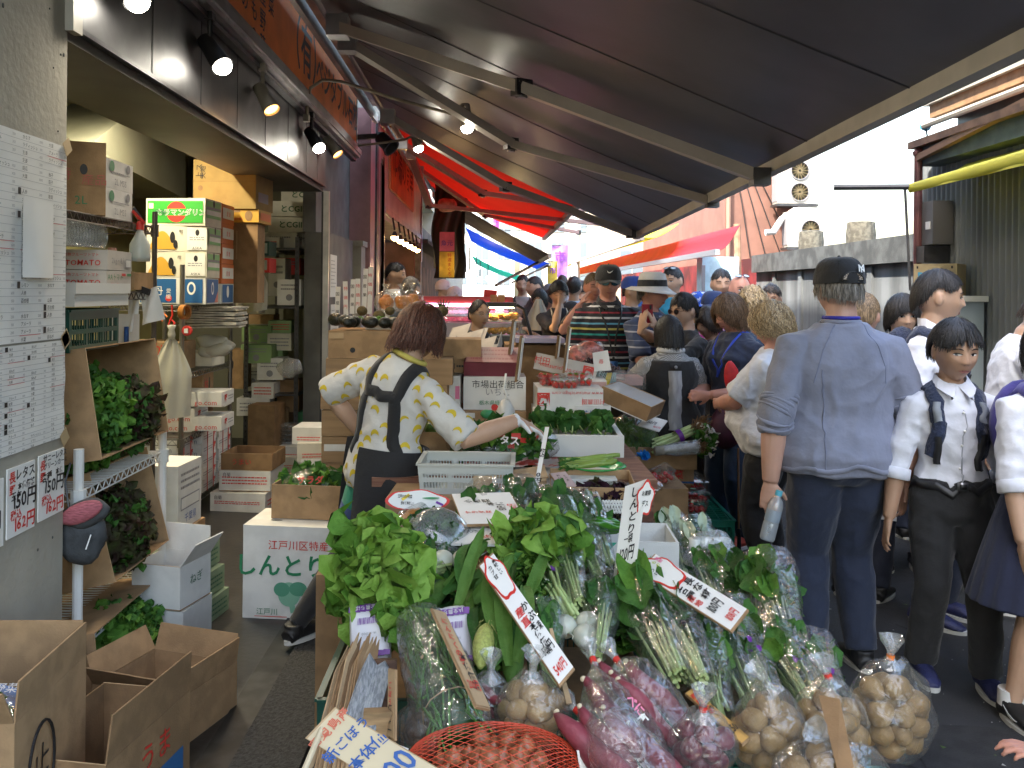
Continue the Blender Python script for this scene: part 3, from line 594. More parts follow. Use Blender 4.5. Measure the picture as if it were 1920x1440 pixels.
def open_box(label,M,w,d,h,mm=CB,inner=None,flaps=(None,)*4,fl=.16,pr=(),cat='open carton',name='open_carton',group=None,holes=(),th=.005):
 """open-topped box; flaps = angle of front, right, back, left flap from upright, outwards (None = no flap)"""
 t=thing(name,label,cat,M=M,group=group);inner=inner or mm
 m=MB();m.bb((-w/2,-d/2,0),(w/2,d/2,th),inner)
 m.bb((-w/2,-d/2,th),(w/2,-d/2+th,h),mm);m.bb((-w/2,d/2-th,th),(w/2,d/2,h),mm)
 m.bb((-w/2,-d/2+th,th),(-w/2+th,d/2-th,h-.001),mm);m.bb((w/2-th,-d/2+th,th),(w/2,d/2-th,h-.001),mm)
 for(xa,ya,xb,yb)in((-w/2,-d/2,w/2,-d/2+th),(-w/2,d/2-th,w/2,d/2)):m.bb((xa+.001,ya+.0008,h),(xb-.001,yb-.0008,h+.0012),CB3)
 m.build('body',t,local=True)
 sides=[((-w/2,-d/2),(w/2,-d/2),(0,-1)),((w/2,-d/2),(w/2,d/2),(1,0)),((w/2,d/2),(-w/2,d/2),(0,1)),((-w/2,d/2),(-w/2,-d/2),(-1,0))]
 for(A,B,N),an in zip(sides,flaps):
  if an is None:continue
  A,B,N=V((*A,h)),V((*B,h)),V((*N,0));e=(N*math.sin(an)+V((0,0,math.cos(an))))*fl;k=(B-A)*.03
  q=[A+k*.2,B-k*.2,B+e-k,A+e+k];m=MB();nn=(q[1]-q[0]).cross(q[3]-q[0]).normalized()
  m.add([p for p in q]+[p-nn*th for p in q],[(0,1,2,3),(7,6,5,4),(0,4,5,1),(1,5,6,2),(2,6,7,3),(3,7,4,0)],mm);m.build('flap',t,local=True)
 if pr or holes:
  m=MB()
  for(f,u,v,ww,hh)in holes:prints(m,w,d,h,[(f,'disc',u,v,ww/2,mat('hole_dark',(.02,.015,.01),.9),hh/2)],.001)
  prints(m,w,d,h,pr,.002);m.build('print',t,local=True,smooth=False)
 return t
def wire_rack(label,x0,x1,y0,y1,zs,top,mm,name='wire_rack',pr=.013):
 t=thing(name,label,'shelf rack',((x0+x1)/2,(y0+y1)/2,0))
 for x in(x0,x1):
  for y in(y0,y1):
   m=MB();m.tube([(x,y,0),(x,y,top)],pr,mm,10)
   for z in zs:m.tube([(x,y,z-.05),(x,y,z+.01)],pr*1.5,mm,10)
   m.build('post',t)
 for z in zs:
  m=MB();r=.0035
  for(a,b)in(((x0,y0),(x0,y1)),((x1,y0),(x1,y1)),((x0,y0),(x1,y0)),((x0,y1),(x1,y1))):
   a,b=V((*a,z)),V((*b,z));dn=V((0,0,-.035));m.tube([a,b],r,mm,5);m.tube([a+dn,b+dn],r,mm,5)
   n=max(4,int((b-a).length/.028));m.tube([a+(b-a)*(i/n)+dn*(i%2)for i in range(n+1)],r*.8,mm,4)
  n=int((y1-y0)/.03)
  for i in range(1,n):y=y0+(y1-y0)*i/n;m.tube([(x0,y,z),(x1,y,z)],r*.8,mm,4)
  m.build('shelf',t)
 return t
def leafmat(name,c1,c2,rough=.66,sc=26):return mat(name,c1,rough,col2=c2,vs=sc,transl=.25,bump=.5,bs=110,spec=.3,lo=.3,hi=.7)
LG=leafmat('leaf_green',(.07,.19,.02),(.14,.31,.045));LD=leafmat('leaf_dark',(.022,.085,.018),(.05,.15,.03));LB=leafmat('leaf_bright',(.17,.33,.04),(.28,.47,.09))
LR=leafmat('leaf_red',(.045,.02,.022),(.06,.085,.02));LM=leafmat('leaf_mid',(.045,.14,.025),(.085,.23,.045));STEM=mat('stem',(.42,.52,.22),.4,.15,20,sub=.1);LP=leafmat('leaf_purple',(.02,.008,.015),(.05,.015,.035))
def leaf(m,b,d,up,L,Wd,mm,curl=.5,ruf=.15,n=5,fold=.25,stem=None,nw=2):
 d=V(d).normalized();sd=d.cross(V(up))
 if sd.length<1e-3:sd=d.orthogonal()
 sd.normalize();nn=sd.cross(d).normalized();ph=rnd(0,6);k=2*nw+1;fq=rnd(6,10)
 vs_=[];p=V(b);dd=d.copy();q=Matrix.Rotation(-curl/n,3,sd)
 for i in range(n+1):
  t=i/n;w=Wd*(math.sin(math.pi*min(1,t*.86+.10))**.7)*(1 if t<.98 else .4)
  for j in range(k):
   s_=(j-nw)/nw;r=ruf*Wd*math.sin(ph+t*fq+j*(1.7 if nw<3 else .8)*(1 if j>nw else-1))*abs(s_)
   vs_.append(p+sd*(s_*w*.5)+nn*(abs(s_)*w*fold+r))
  p=p+dd*(L/n);dd=q@dd;nn=q@nn
 m.add(vs_,[(i*k+j,i*k+j+1,(i+1)*k+j+1,(i+1)*k+j)for i in range(n)for j in range(k-1)],mm)
 if stem:m.tube([V(b)-d*L*stem,V(b),V(b)+d*L*.35],[.004,.0045,.002],STEM,5)
def frills(m,c,r,n,mats_,s0=.03,s1=.06,out=None,ruf=.35):
 """crinkled leaf blades over the surface and through the volume of an ellipsoid"""
 c=V(c)
 for i in range(n):
  v=rv(1)
  while v.length>1 or v.length<.35:v=rv(1)
  k=v.length;p=c+V((v.x*r[0],v.y*r[1],v.z*r[2]))*(.75+.3*k)/max(k,.5)*rnd(.7,1)
  o=(V((v.x/r[0],v.y/r[1],v.z/r[2])).normalized()+rv(.7)+(V(out)*.6 if out else V())).normalized()
  leaf(m,p,o,rv(1),rnd(s0,s1),rnd(s0,s1)*1.1,random.choice(mats_),curl=rnd(.2,1.4),ruf=ruf,n=4,fold=.1)
def lettuce(label,c,r,n,mats_,s0=.03,s1=.06,name='lettuce_heap',cat='lettuce',core=None):
 m=MB();m.ball(c,[x*.82 for x in r],core or mats_[0],18,12,jit=.25);frills(m,c,r,n,mats_,s0,s1);return prop(name,label,cat,m,smooth=True)
wire_rack('white wire rack with lettuce boxes beside the concrete pillar',-1.93,-1.52,3.28,4.12,(.30,.86),1.02,mat('rack_white',(.7,.7,.68),.35),pr=.019)
def side_box(label,y0,y1,z0,z1,dep,tilt,fl=True,x=-1.50,yaw=0.):
 w,d,h=z1-z0,y1-y0,dep
 M=Matrix.Translation(V((x-dep,(y0+y1)/2,(z0+z1)/2)))@Matrix.Rotation(yaw,4,'Z')@Matrix.Rotation(R(90)-tilt,4,'Y')
 return open_box(label,M,w,d,h,CB,CB,(None,None,R(12)if fl else None,None),.10,holes=(),cat='carton')
side_box('tipped brown carton full of green and red lettuce, top one on the white rack',3.36,4.06,.91,1.34,.34,R(9),False)
side_box('tipped brown carton with dark red lettuce, middle one by the white pole',3.46,4.04,.38,.82,.34,R(14),False)
side_box('tipped brown carton with green lettuce, lowest one near the floor',3.32,4.0,.02,.285,.36,R(6),x=-1.46)
lettuce('bright green frilly lettuce on the left of the top carton',(-1.66,3.58,1.09),(.17,.20,.20),620,(LG,LM),.035,.065)
lettuce('reddish brown lettuce on the right of the top carton',(-1.62,3.86,1.07),(.15,.18,.15),560,(LR,LR,LM),.035,.06)
lettuce('dark red lettuce inside the middle tipped carton',(-1.60,3.74,.58),(.16,.22,.18),420,(LR,LR,LR,LM),.03,.055)
lettuce('green frilly lettuce inside the lowest tipped carton',(-1.54,3.66,.16),(.17,.24,.15),520,(LG,LM),.025,.05)
t=thing('hanging_pouch','dark grey pouch with pink lining hung on the white pole','pouch',P(155,990,3.2))
m=MB();q=P(152,1005,3.2);FB=mat('grey_fabric',(.05,.055,.06),.85,.2,20,bump=.3);m.ball(q,(.085,.05,.10),FB,16,10,jit=.35,M=Matrix.Rotation(.5,3,'Y'));m.ball(q+V((.02,-.02,.085)),(.10,.05,.05),FB,14,9,jit=.3,M=Matrix.Rotation(-.35,3,'Y'));m.build('pouch',t,smooth=True)
m=MB();m.ball(q+V((.028,-.062,.10)),(.082,.022,.036),mat('pink_lining',(.35,.1,.12),.8,.3,50,stretch=(1,1,8)),14,8,M=Matrix.Rotation(-.4,3,'Y'));m.build('lining',t,smooth=True)
m=MB();m.bar(q+V((.06,-.055,.02)),q+V((.045,-.06,-.03)),.006,.004,PAPER);m.tube([q+V((-.03,-.03,.1)),q+V((-.05,-.02,.2)),q+V((-.05,.02,.26))],.004,BLACK,5);m.build('strap',t)
wire_rack('dark brown wire rack behind the concrete pillar',-2.15,-1.68,3.3,4.42,(1.60,1.925),2.0,DKWIRE)
carton('plain brown carton with faded pink print on the top of the dark wire rack',T(-1.88,3.78,1.93,R(24)),.42,.14,.31,CB,[('f','特',.62,.55,.06,mat('faded_pink',(.5,.15,.12),.8)),('f','産品',.9,.48,.05,_MC['faded_pink']),('f','2L',.78,.2,.05,GRN)],holes=[('f',.80,.62,.03,.045)])
for k,lb in enumerate(('lower white carton of a pair with red mark on the dark wire rack','upper white carton of a pair with red mark on the dark wire rack')):
 carton(lb,T(-1.87,4.02,1.93+k*.132),.36,.29,.13,WCB,[('r','disc',.2,.75,.025,GRN),('r','lines',.15,.5,.85,.62,1,GRY),('r','2L MSS',.5,.25,.04,GRY),('r','disc',.8,.8,.02,GRY),('f','disc',.92,.7,.03,RED),('f','さ',.92,.3,.04,INK)])
for k,lb in enumerate(('lower white tomato carton with red lettering on the dark wire rack','upper white tomato carton with red lettering on the dark wire rack')):
 carton(lb,T(-1.88,3.98,1.61+k*.087),.42,.26,.086,mat('pale_carton',(.5,.47,.44),.7,.06,10),[('f','完熟フルーツトマト',.74,.76,.017,RED),('f','TOMATO',.76,.36,.034,RED,dict(bold=.01,jit=.06))]+([('r','2kg・8入',.42,.5,.035,GRY),('r','rect',.72,.15,.95,.6,GRY),('r','rect',.735,.19,.935,.56,WCB)]if k else[('r','AAトマト',.3,.66,.035,GRN),('r','TOMATO',.3,.28,.02,RED),('r','rect',.56,.72,.72,.86,RED),('r','rect',.78,.72,.96,.86,GRN)]))
open_box('low plain brown tray at the end of the dark wire rack',T(-1.80,4.29,1.61),.24,.24,.085,CB)
m=MB();m.ball((-1.86,4.30,1.715),(.06,.07,.035),mat('khaki_bag',(.15,.13,.06),.6),12,8,jit=.3);prop('small_bag','small khaki bag lying in the low brown tray','bag',m)
t=thing('clear_tub_stack','row of clear plastic tubs stacked under the top shelf of the dark rack','tubs',(-1.85,3.8,1.785))
for k in range(12):m=MB();y=3.60+k*.028;m.tube([(-1.98,y,1.845),(-1.72,y+.005,1.845)],(.042,.052),FILM2,10,caps=False);m.lathe([(.05,0),(.055,.006)],(-1.72,y,1.845),FILM2,12,axis=(1,0,0),close=False);m.build('tub',t)
t=thing('spray_bottle','white spray bottle with red trigger at the end of the dark wire rack','spray bottle',(-1.72,4.33,1.70))
m=MB();m.lathe([(.045,0),(.048,.02),(.046,.08),(.02,.13),(.014,.15)],P(262,490,4.2),mat('milky',(.5,.52,.48),.3,sub=.2),16);m.build('bottle',t,smooth=True)
q=P(262,490,4.2);m=MB();m.lathe([(.018,.15),(.018,.175),(.012,.19)],q,RED,12);m.bar(q+V((0,0,.20)),q+V((-.03,-.02,.25)),.018,.022,BLACK);m.bar(q+V((.02,0,.18)),q+V((-.02,-.04,.235)),.012,.012,RED);m.build('trigger',t)
m=MB();q=P(218,505,4.15);m.box(q,(.11,.09,.14),film('blue_film',(.25,.4,.6),milk=.5),rot=(0,0,.4));m.lathe([(.02,.07),(.02,.1)],q+V((-.02,0,0)),mat('peach',(.6,.3,.22),.5),10);prop('blue_tank','bluish plastic tank on the dark wire rack','tank',m)
carton('white foam box resting on the dark green basket by the pillar',T(-1.76,3.62,1.545),.36,.5,.09,mat('foam',(.66,.66,.64),.8,bump=.1,bs=200),lid=True,cat='foam box',name='foam_box')
def crate(label,M,w,d,h,mm,name='plastic_crate',cat='crate',group=None,bars=7,slot=True,rim=.012,lattice=False,taper=.0):
 t=thing(name,label,cat,M=M,group=group);m=MB();th=.006
 for(A,B)in(((-w/2,-d/2),(w/2,-d/2)),((w/2,-d/2),(w/2,d/2)),((w/2,d/2),(-w/2,d/2)),((-w/2,d/2),(-w/2,-d/2))):
  A,B=V((*A,0)),V((*B,0));n=max(2,int((B-A).length/.11));zz=V((0,0,1));cn=(A+B)*.5*taper
  def pt(u,z):q=A+(B-A)*u;return q*(1-taper*(1-z/h))+zz*z
  for z,hh in((.012,.024),(h*.5,.018),(h-.016,.032)):m.bar(pt(0,z),pt(1,z),th,hh,mm)
  for i in range(n+1):u=min(.985,max(.015,i/n));m.bar(pt(u,0),pt(u,h-.001),.016,th*.9,mm,up=(B-A).cross(zz))
  for i in range(n):
   nb=bars
   if lattice:
    for k in range(-2,5):
     for sgn in(1,-1):
      u0,u1=i/n+(k/5)/n,i/n+(k/5+.5)/n
      u0,u1=max(i/n,min((i+1)/n,u0)),max(i/n,min((i+1)/n,u1))
      if u1>u0+.001:m.bar(pt(u0 if sgn>0 else u1,h*.52),pt(u1 if sgn>0 else u0,h-.03),.004,.004,mm)
   else:
    for k in range(1,nb):u=(i+k/nb)/n;m.bar(pt(u,.02),pt(u,h-.02),.0045,.003,mm,up=(B-A).cross(zz))
  m.bar(pt(-.004,h+.004)+V((0,0,0)),pt(1.004,h+.004),rim*1.6,rim*.7,mm)
 m.build('wall',t,local=True)
 m=MB();m.bb((-w/2*(1-taper),-d/2*(1-taper),.003),(w/2*(1-taper),d/2*(1-taper),.010),mm);m.build('base',t,local=True)
 return t
crate('dark green plastic basket standing on the top lettuce carton',T(-1.76,3.57,1.37),.33,.44,.155,DCRATE)
def card(label,y0,y1,z0,z1,txt,name='price_card',cat='price card',mm=PAPER,x=-1.4985,th=.004,tilt=0.):
 t=thing(name,label,cat,(x,(y0+y1)/2,z0));m=MB();m.bb((x,y0,z0),(x+th,y1,z1),mm);m.build('card',t)
 m=MB()
 for(st,u,v,sz,c,kw)in txt:m.text(st,(x+th+.0006,y0+(y1-y0)*u,z0+(z1-z0)*v),(0,1,0),(0,0,1),sz,c,**kw)
 m.build('writing',t,smooth=False);return t
J=dict(jit=.10,bold=.022);JV=dict(jit=.08,bold=.022,vertical=True)
def pcard(label,pxa,pxb,ya,yb,tx):
 a,b=LX(pxa,ya,-1.4985),LX(pxb,yb,-1.4985);a0=LX(pxa,ya,-1.4985).z;
 return a.y,b.y
y0,y1=LX(10,950,-1.5).y,LX(62,930,-1.5).y;zt,zb=LX(35,872,-1.5).z,LX(35,1000,-1.5).z
card('price card with 150 yen lettuce price in black and 162 in red, left one',y0,y1,zb,zt,[('長野',.16,.95,.036,RED,JV),('レタス',.62,.88,.040,INK,J),('本体価格',.66,.70,.026,INK,J),('玉ケ',.3,.58,.030,INK,J),('150円',.6,.50,.060,INK,J),('税込',.3,.31,.034,RED,J),('162円',.6,.16,.052,RED,J)])
y2,y3=LX(69,930,-1.5).y,LX(117,915,-1.5).y;zt2,zb2=LX(92,848,-1.5).z,LX(92,968,-1.5).z
card('price card reading 150 yen for green curl lettuce beside the cartons, right one',y2,y3,zb2,zt2,[('長野',.14,.93,.036,RED,JV),('サニーレタス',.62,.93,.027,INK,J),('グリーンカール',.64,.81,.023,INK,J),('各種',.3,.64,.032,INK,J),('本体',.78,.67,.026,INK,J),('150円',.58,.49,.056,INK,J),('税込',.3,.29,.034,RED,J),('162円',.6,.16,.050,RED,J)])
card('edge of a third white price card at the left border below the lists',2.50,y0-.02,zb-.01,zt-.02,[('円',.8,.4,.06,INK,J)])
def listing(label,y0,y1,z0,z1,cols,rows,seed):
 random.seed(seed);t=thing('price_list',label,'price list',(-1.5,(y0+y1)/2,z0));x=-1.4985
 m=MB();m.grid(lambda u,v:V((x+.003+.004*noise.noise(V((u*3,v*4,seed))),y0+(y1-y0)*u,z0+(z1-z0)*v)),10,14,PAPER);m.build('sheet',t,smooth=True)
 m=MB();wd=['茄子','胡瓜','水なす','長ねぎ','白菜','トマト','レモン','わけぎ','椎茸','山葵','柚子','大葉','人参','ニラ','水菜','生姜','ラディッシュ','アメーラ','百合根','松茸']
 cw,rh=(y1-y0)/cols,(z1-z0)/rows;X_,Y_=(0,1,0),(0,0,1)
 for c in range(cols):
  for r in range(rows):
   z=z1-(r+.6)*rh;y=y0+c*cw;
   if random.random()<.14:continue
   if random.random()<.16:m.bb((x+.0085,y+.004,z-rh*.4),(x+.009,y+.02,z+rh*.45),INK)
   m.text(random.choice(wd),(x+.009,y+.024,z),X_,Y_,rh*.62,INK,align='l',jit=.06);
   m.text(str(random.choice((100,150,200,250,300,350,450,600,1000))),(x+.009,y+cw*.84,z),X_,Y_,rh*.5,GRY)
   if random.random()<.14:m.bb((x+.0085,y+.02,z-rh*.52),(x+.009,y+cw*.9,z-rh*.46),RED)
 for r in range(rows):z=z1-(r+1.05)*rh;m.bb((x+.0082,y0+.01,z),(x+.0084,y1-.01,z+.0008),GRY)
 m.build('writing',t,smooth=False);m=MB()
 for z in(z0,z1):m.box((x+.010,y1-.01,z),(.001,.05,.05),mat('kraft_tape',(.45,.33,.18),.5),rot=(.6,0,0))
 m.build('tape',t);random.seed(seed+1)
ye=LX(121,500,-1.5).y
listing('upper printed price list sheet taped on the concrete pillar',2.45,ye,LX(60,640,-1.5).z,LX(60,255,-1.5).z,4,27,3)
listing('lower printed price list sheet taped on the concrete pillar',2.45,ye,LX(60,838,-1.5).z,LX(60,644,-1.5).z,5,20,9)
m=MB();a,b=LX(42,520,-1.486),LX(100,380,-1.486);m.grid(lambda u,v:V((-1.486+.012*(1-v)*math.sin(u*3),a.y+(b.y-a.y)*u,a.z+(b.z-a.z)*v)),6,8,PAPER);m.grid(lambda u,v:V((-1.4855+.012*(1-v)*math.sin((1-u)*3),b.y+(a.y-b.y)*u,a.z+(b.z-a.z)*v)),6,8,PAPER);prop('blank_note','blank white sheet taped over the upper price list','note',m,smooth=True)
t=thing('hanging_notes','crumpled white notes clipped to the end of the dark wire rack','notes',P(275,580,4.3))
m=MB();A=P(262,548,4.3)
m.grid(lambda u,v:A+V((.0+.10*u+.02*v,.03*math.sin(u*5+v*3)-.02,-.16*v+.03*u)),6,8,PAPER);m.grid(lambda u,v:A+V((-.04+.06*u-.02*v,.02*math.sin(u*5+v*2)-.03,-.19*v)),6,8,PAPER);m.build('sheet',t,smooth=True)
m=MB();m.bar(A+V((-.02,-.03,.03)),A+V((.06,-.03,.0)),.02,.03,BLACK);m.build('clip',t)
m=MB();q=P(248,620,4.25);m.grid(lambda u,v:q+V((-.10+.14*u,.02*math.sin(u*4),.08-.20*v)),6,6,PAPER);m.bar(q+V((-.02,-.02,.02)),q+V((-.02,-.02,-.07)),.02,.008,BLU);prop('white_sheet','white sheet with blue tab hanging beside the green basket','sheet',m,smooth=True)
open_box('open brown carton with a black handwritten mark at the bottom left corner',T(-1.335,2.39,.17,R(2)),.325,.42,.37,CB,CB,(R(25),R(3),R(2),None),.10,[('r','ring',.3,.5,.0,INK)]if 0 else[('r','止',.33,.55,.10,INK,dict(jit=.2)),('r','うまい',.75,.12,.07,RED,dict(jit=.1))])
m=MB()
for k in range(24):a=k*math.pi/12;b=(k+1)*math.pi/12;f=lambda t_:V((-1.335+.1625+.0095,2.32+.065*math.cos(t_),.375+.105*math.sin(t_)*(1+.1*math.cos(t_))));m.bar(f(a),f(b),.005,.006,INK)
o=m.build('ink_circle');tag(o,'hand drawn black marker oval on the bottom left carton','marking')
carton('flat closed brown carton under the marked carton at the bottom left',T(-1.33,2.40,0),.33,.44,.165,CB2)
t=thing('bagged_goods','clear blue printed vegetable bag lying in the bottom left carton','bag',(-1.34,2.38,.3))
m=MB();m.ball((-1.345,2.38,.38),(.13,.16,.09),LD,16,10,jit=.3);frills(m,(-1.345,2.38,.39),(.08,.11,.06),60,(LD,LM),.05,.09);m.build('contents',t,smooth=True)
m=MB();m.ball((-1.345,2.38,.40),(.145,.18,.105),FILM,20,12,jit=.2);m.build('film',t,smooth=True)
m=MB();PB=mat('pale_blue_print',(.12,.2,.42),.4)
m.grid(lambda u,v:V((-1.46+.22*u,2.46-.08*v,.515-.035*v+.012*math.sin(u*6))),10,4,PB);m.text('新鮮野菜',(-1.35,2.42,.522),(1,0,0),(0,.9,.4),.035,PAPER);m.quad((-1.45,2.40,.51),(-1.41,2.40,.51),(-1.41,2.44,.525),(-1.45,2.44,.525),PAPER);m.build('print',t,smooth=True)
t5=open_box('tall open dark brown carton with an upright flap and a handle slot on the floor',T(-1.13,2.62,0,R(-9)),.30,.46,.34,CB2,CB2,(None,R(5),None,None),.13,[('r','rect',.3,.0,.9,.55,mat('blue_print',(.03,.12,.3),.6)),('r','うま',.55,.75,.09,RED)],holes=[('f',.5,.55,.09,.03)])
m=MB();m.box((-.02,.2225,.265),(.085,.003,.028),mat('hole_dark',(.02,.015,.01),.9));m.build('handle_slot',t5,local=True)
open_box('wide open brown carton with a scrap of leaf inside, behind the tall dark one',T(-1.20,3.32,0,R(-18)),.38,.34,.18,CB,CB,(R(35),R(10),R(14),R(25)),.10)
m=MB()
for k in range(7):leaf(m,(-1.10+rnd(-.03,.03),3.30+rnd(-.03,.03),.06),(rnd(-.5,.5),rnd(-.5,.5),1),rv(1),.10,.06,LD,ruf=.3)
prop('leaf_scrap','dark green leaf scrap in the wide open floor carton','leaf',m,smooth=True)
m=MB();m.ball((-1.22,3.27,.05),(.10,.07,.04),FILM2,14,9,jit=.4);prop('crumpled_film','crumpled clear film in the wide open floor carton','plastic film',m,smooth=True)
open_box('open white carton with torn flap on top of a white carton by the rack',T(-1.42,3.98,.22,R(-14)),.24,.24,.19,WCB,CB,(None,R(35),R(4),None),.12,[('r','ねぎ',.5,.6,.05,DGRN)],name='white_carton')
carton('lower white carton with printed net weight frame by the rack',T(-1.42,3.99,0,R(-12)),.25,.25,.215,WCB,[('f','rect',.08,.1,.52,.85,INK),('f','rect',.10,.13,.50,.82,WCB),('f','10kg入',.30,.5,.05,INK,dict(rot=-1.57)),('f','とん',.78,.5,.05,GRN)])
for k,(x,y,z,lb)in enumerate(((-1.50,4.35,.0,'green printed pale carton at the base of a small stack behind the white rack'),(-1.52,4.34,.12,'green printed pale carton in the middle of a small stack behind the white rack'),(-1.55,4.36,.24,'green printed pale carton topping a small stack behind the white rack'))):
 carton(lb,T(x,y,z,R(-10)),.34,.3,.115,mat('pale_green_carton',(.22,.30,.2),.7,.06,10),[('r','lines',.1,.2,.9,.8,3,DGRN),('f','lines',.1,.2,.9,.8,3,DGRN)])
m=MB();q=P(310,690,4.7)
carton('white carton with framed label standing behind the white rack',T(-1.74,4.72,.36,R(-4)),.3,.3,.34,WCB,[('r','lines',.1,.6,.9,.9,3,GRY),('r','rect',.1,.3,.9,.5,GRY),('r','rect',.12,.32,.88,.48,WCB),('r','千葉県',.5,.16,.05,BLU)])
carton('plain brown carton under the framed white one behind the rack',T(-1.74,4.75,.0,R(-4)),.32,.32,.355,CB)
wire_rack('tall wire rack stacked with colourful fruit cartons in the store room',-2.62,-2.09,6.0,7.12,(.12,.59,1.03,1.50),1.78,mat('rack_steel',(.22,.21,.20),.3,metal=.8),pr=.017)
X1=-1.98
def row(z,h,items):
 for(w,d,x,y,mm,pr,lb)in items:carton(lb,T(x,y,z),w,d,h,mm,pr)
GC=mat('fresh_green_print',(.03,.30,.03),.5);LGC=mat('light_green_print',(.22,.5,.2),.5)
side=lambda c:[('r','rect',.06,.3,.94,.94,c),('r','rect',.06,.42,.94,.60,WCB),('r','rect',.06,.62,.94,.72,GRY),('r','disc',.5,.85,.018,INK,.026)]
z0=1.51;xx=-2.185
carton('green orange carton with katakana lettering on top of the fruit stack',T(xx,6.30,z0+.545,R(-4)),.42,.30,.19,CRM,[('f','rect',.03,.10,.97,.9,GC),('f','disc',.52,.5,.072,RED),('f','rect',.33,.36,.72,.62,GC),('f','カラマンダリン',.60,.48,.050,PAPER,dict(bold=.04)),('f','カラマンダリン',.60,.48,.050,DGRN),('f','愛媛',.25,.48,.042,DGRN,dict(vertical=False)),('f','rect',.05,.62,.13,.82,CRM)]+side(LGC))
def yel(k,lb):
 P_=[('f','poly',[(.02+.46*i/12,.08+.72*math.sin(math.pi*i/12))for i in range(13)],mat('ochre_print',(.55,.30,.03),.6)),('f','disc',.42,.55,.018,INK,.04),('f','disc',.47,.28,.015,INK,.03),('f','柑',.56,.78,.03,INK),('f','rect',.66,.06,.985,.95,WCB),('f','disc',.83,.74,.014,INK,.022),('f','lines',.70,.42,.95,.6,2,GRY),('f','ASKA',.83,.14,.025,INK)]
 carton(lb,T(xx+rnd(-.01,.01),6.30,z0+.185+k*.18,R(rnd(-3,2))),.42,.30,.178,CRM,P_+side(LGC))
yel(0,'cream fruit carton with ochre moon print, lower of the two in the stack');yel(1,'cream fruit carton with ochre moon print, upper of the two in the stack')
BC=mat('deep_blue_print',(.015,.10,.28),.5)
carton('blue printed fruit carton at the bottom of the stack behind the rack post',T(xx-.03,6.30,z0,R(1)),.46,.30,.183,WCB,[('f','rect',.02,.05,.56,.95,BC),('f','が丹',.22,.5,.07,PAPER),('f','愛媛',.45,.6,.035,PAPER,dict(vertical=True)),('f','disc',.45,.22,.022,RED),('f','rect',.62,.05,.96,.95,BC),('f','disc',.79,.6,.03,PAPER,.045),('f','disc',.79,.6,.018,BC,.03),('r','rect',.06,.05,.94,.95,BC),('r','disc',.5,.6,.03,PAPER,.045),('r','disc',.5,.6,.018,BC,.03),('r','poly',[(.65,.06),(.93,.06),(.93,.5)],mat('salmon_print',(.6,.2,.14),.6))])
ORC=mat('orange_carton',(.55,.14,.03),.6)
for k,lb in enumerate(('bottom blue sided','second orange sided','third orange sided','fourth orange sided','fifth orange sided')):
 carton(lb+' carton of the stack right behind the fruit cartons',T(-2.14,6.64,z0+k*.148),.33,.30,.146,ORC if k else WCB,[('r','rect',.04,.25,.96,.80,WCB),('r','愛 媛',.5,.5,.04,RED)]if k else[('r','rect',.06,.05,.94,.95,BC),('r','disc',.5,.6,.03,PAPER,.045)])
carton('tall plain brown carton standing at the end of the fruit rack',T(-1.97,7.0,1.51,R(2)),.30,.26,.62,CB2,[('f','rect',.46,.55,.49,.9,CB)])
carton('yellow banana carton with red lettering under the big brown carton',T(-2.05,7.02,2.135,R(-3)),.52,.32,.10,mat('banana_yellow',(.6,.32,.03),.5),[('f','JUMBO',.22,.75,.04,DGRN,dict(bold=.02)),('f','Super Junior Bananas',.45,.3,.035,RED),('f','disc',.85,.5,.03,CB2,.04),('f','rect',.52,.78,.72,.98,CB2),('r','rect',.1,.2,.9,.8,ORG)])
carton('big yellowish brown carton on top of the banana carton near the ceiling',T(-2.05,7.04,2.238,R(-4)),.50,.40,.38,mat('ochre_cardboard',(.33,.22,.075),.8,.08,8),[('f','上ス',.10,.76,.06,INK,dict(rot=1.57)),('f','天地',.16,.74,.05,INK,dict(rot=1.57)),('f','disc',.12,.42,.02,CB2),('r','rect',.1,.15,.7,.35,GRY),('f','rect',0,.555,1,.56,CB2)])
for k,(y,z,mm,lb)in enumerate(((7.5,1.90,DCRATE,'dark green lidded tray under the yellow banana carton'),(7.5,1.76,RED,'pink and black tray under the dark green one'))):
 carton(lb,T(-2.0,y,z),.30,.24,.12,mm,[('f','rect',.3,.15,.95,.85,FILM2 if 0 else mat('shiny_pack',(.35,.4,.35),.1))])
for i,(x,y,z,s,n)in enumerate(((-2.02,8.6,2.02,0,'first'),(-1.86,8.75,2.02,0,'second'),(-1.98,8.62,2.17,1,'third'),(-1.86,8.9,2.17,1,'fourth'),(-1.96,8.6,2.32,1,'fifth'),(-1.88,8.72,2.47,1,'sixth'),(-1.92,8.6,2.62,1,'seventh'))):
 carton('white carton with green lettering, %s from the bottom of the high pile'%n,T(x,y,z,R(rnd(-5,5))),.34,.22,.145,WCB,([('f','とCGII',.62,.5,.075,DGRN,dict(bold=.02))]if s else[('f','lines',.2,.55,.8,.8,1,GRY),('f','愛',.5,.35,.05,PINK)])+[('r','lines',.2,.5,.8,.8,2,GRY),('r','苺',.5,.3,.04,PINK)])
rk=thing('steel_rack','grey perforated steel rack at the back of the store room','shelf rack',(-2.0,8.6,0))
for(x,y)in((-2.24,8.15),(-1.78,8.15),(-2.24,9.3),(-1.78,9.3)):
 m=MB();m.bb((x-.02,y-.02,0),(x+.02,y-.016,2.1),DKMETAL);m.bb((x-.02,y-.016,0),(x-.016,y+.02,2.1),DKMETAL)
 for k in range(42):m.bb((x-.006,y-.0212,.05+k*.05),(x+.006,y-.0205,.07+k*.05),INK)
 m.build('post',rk)
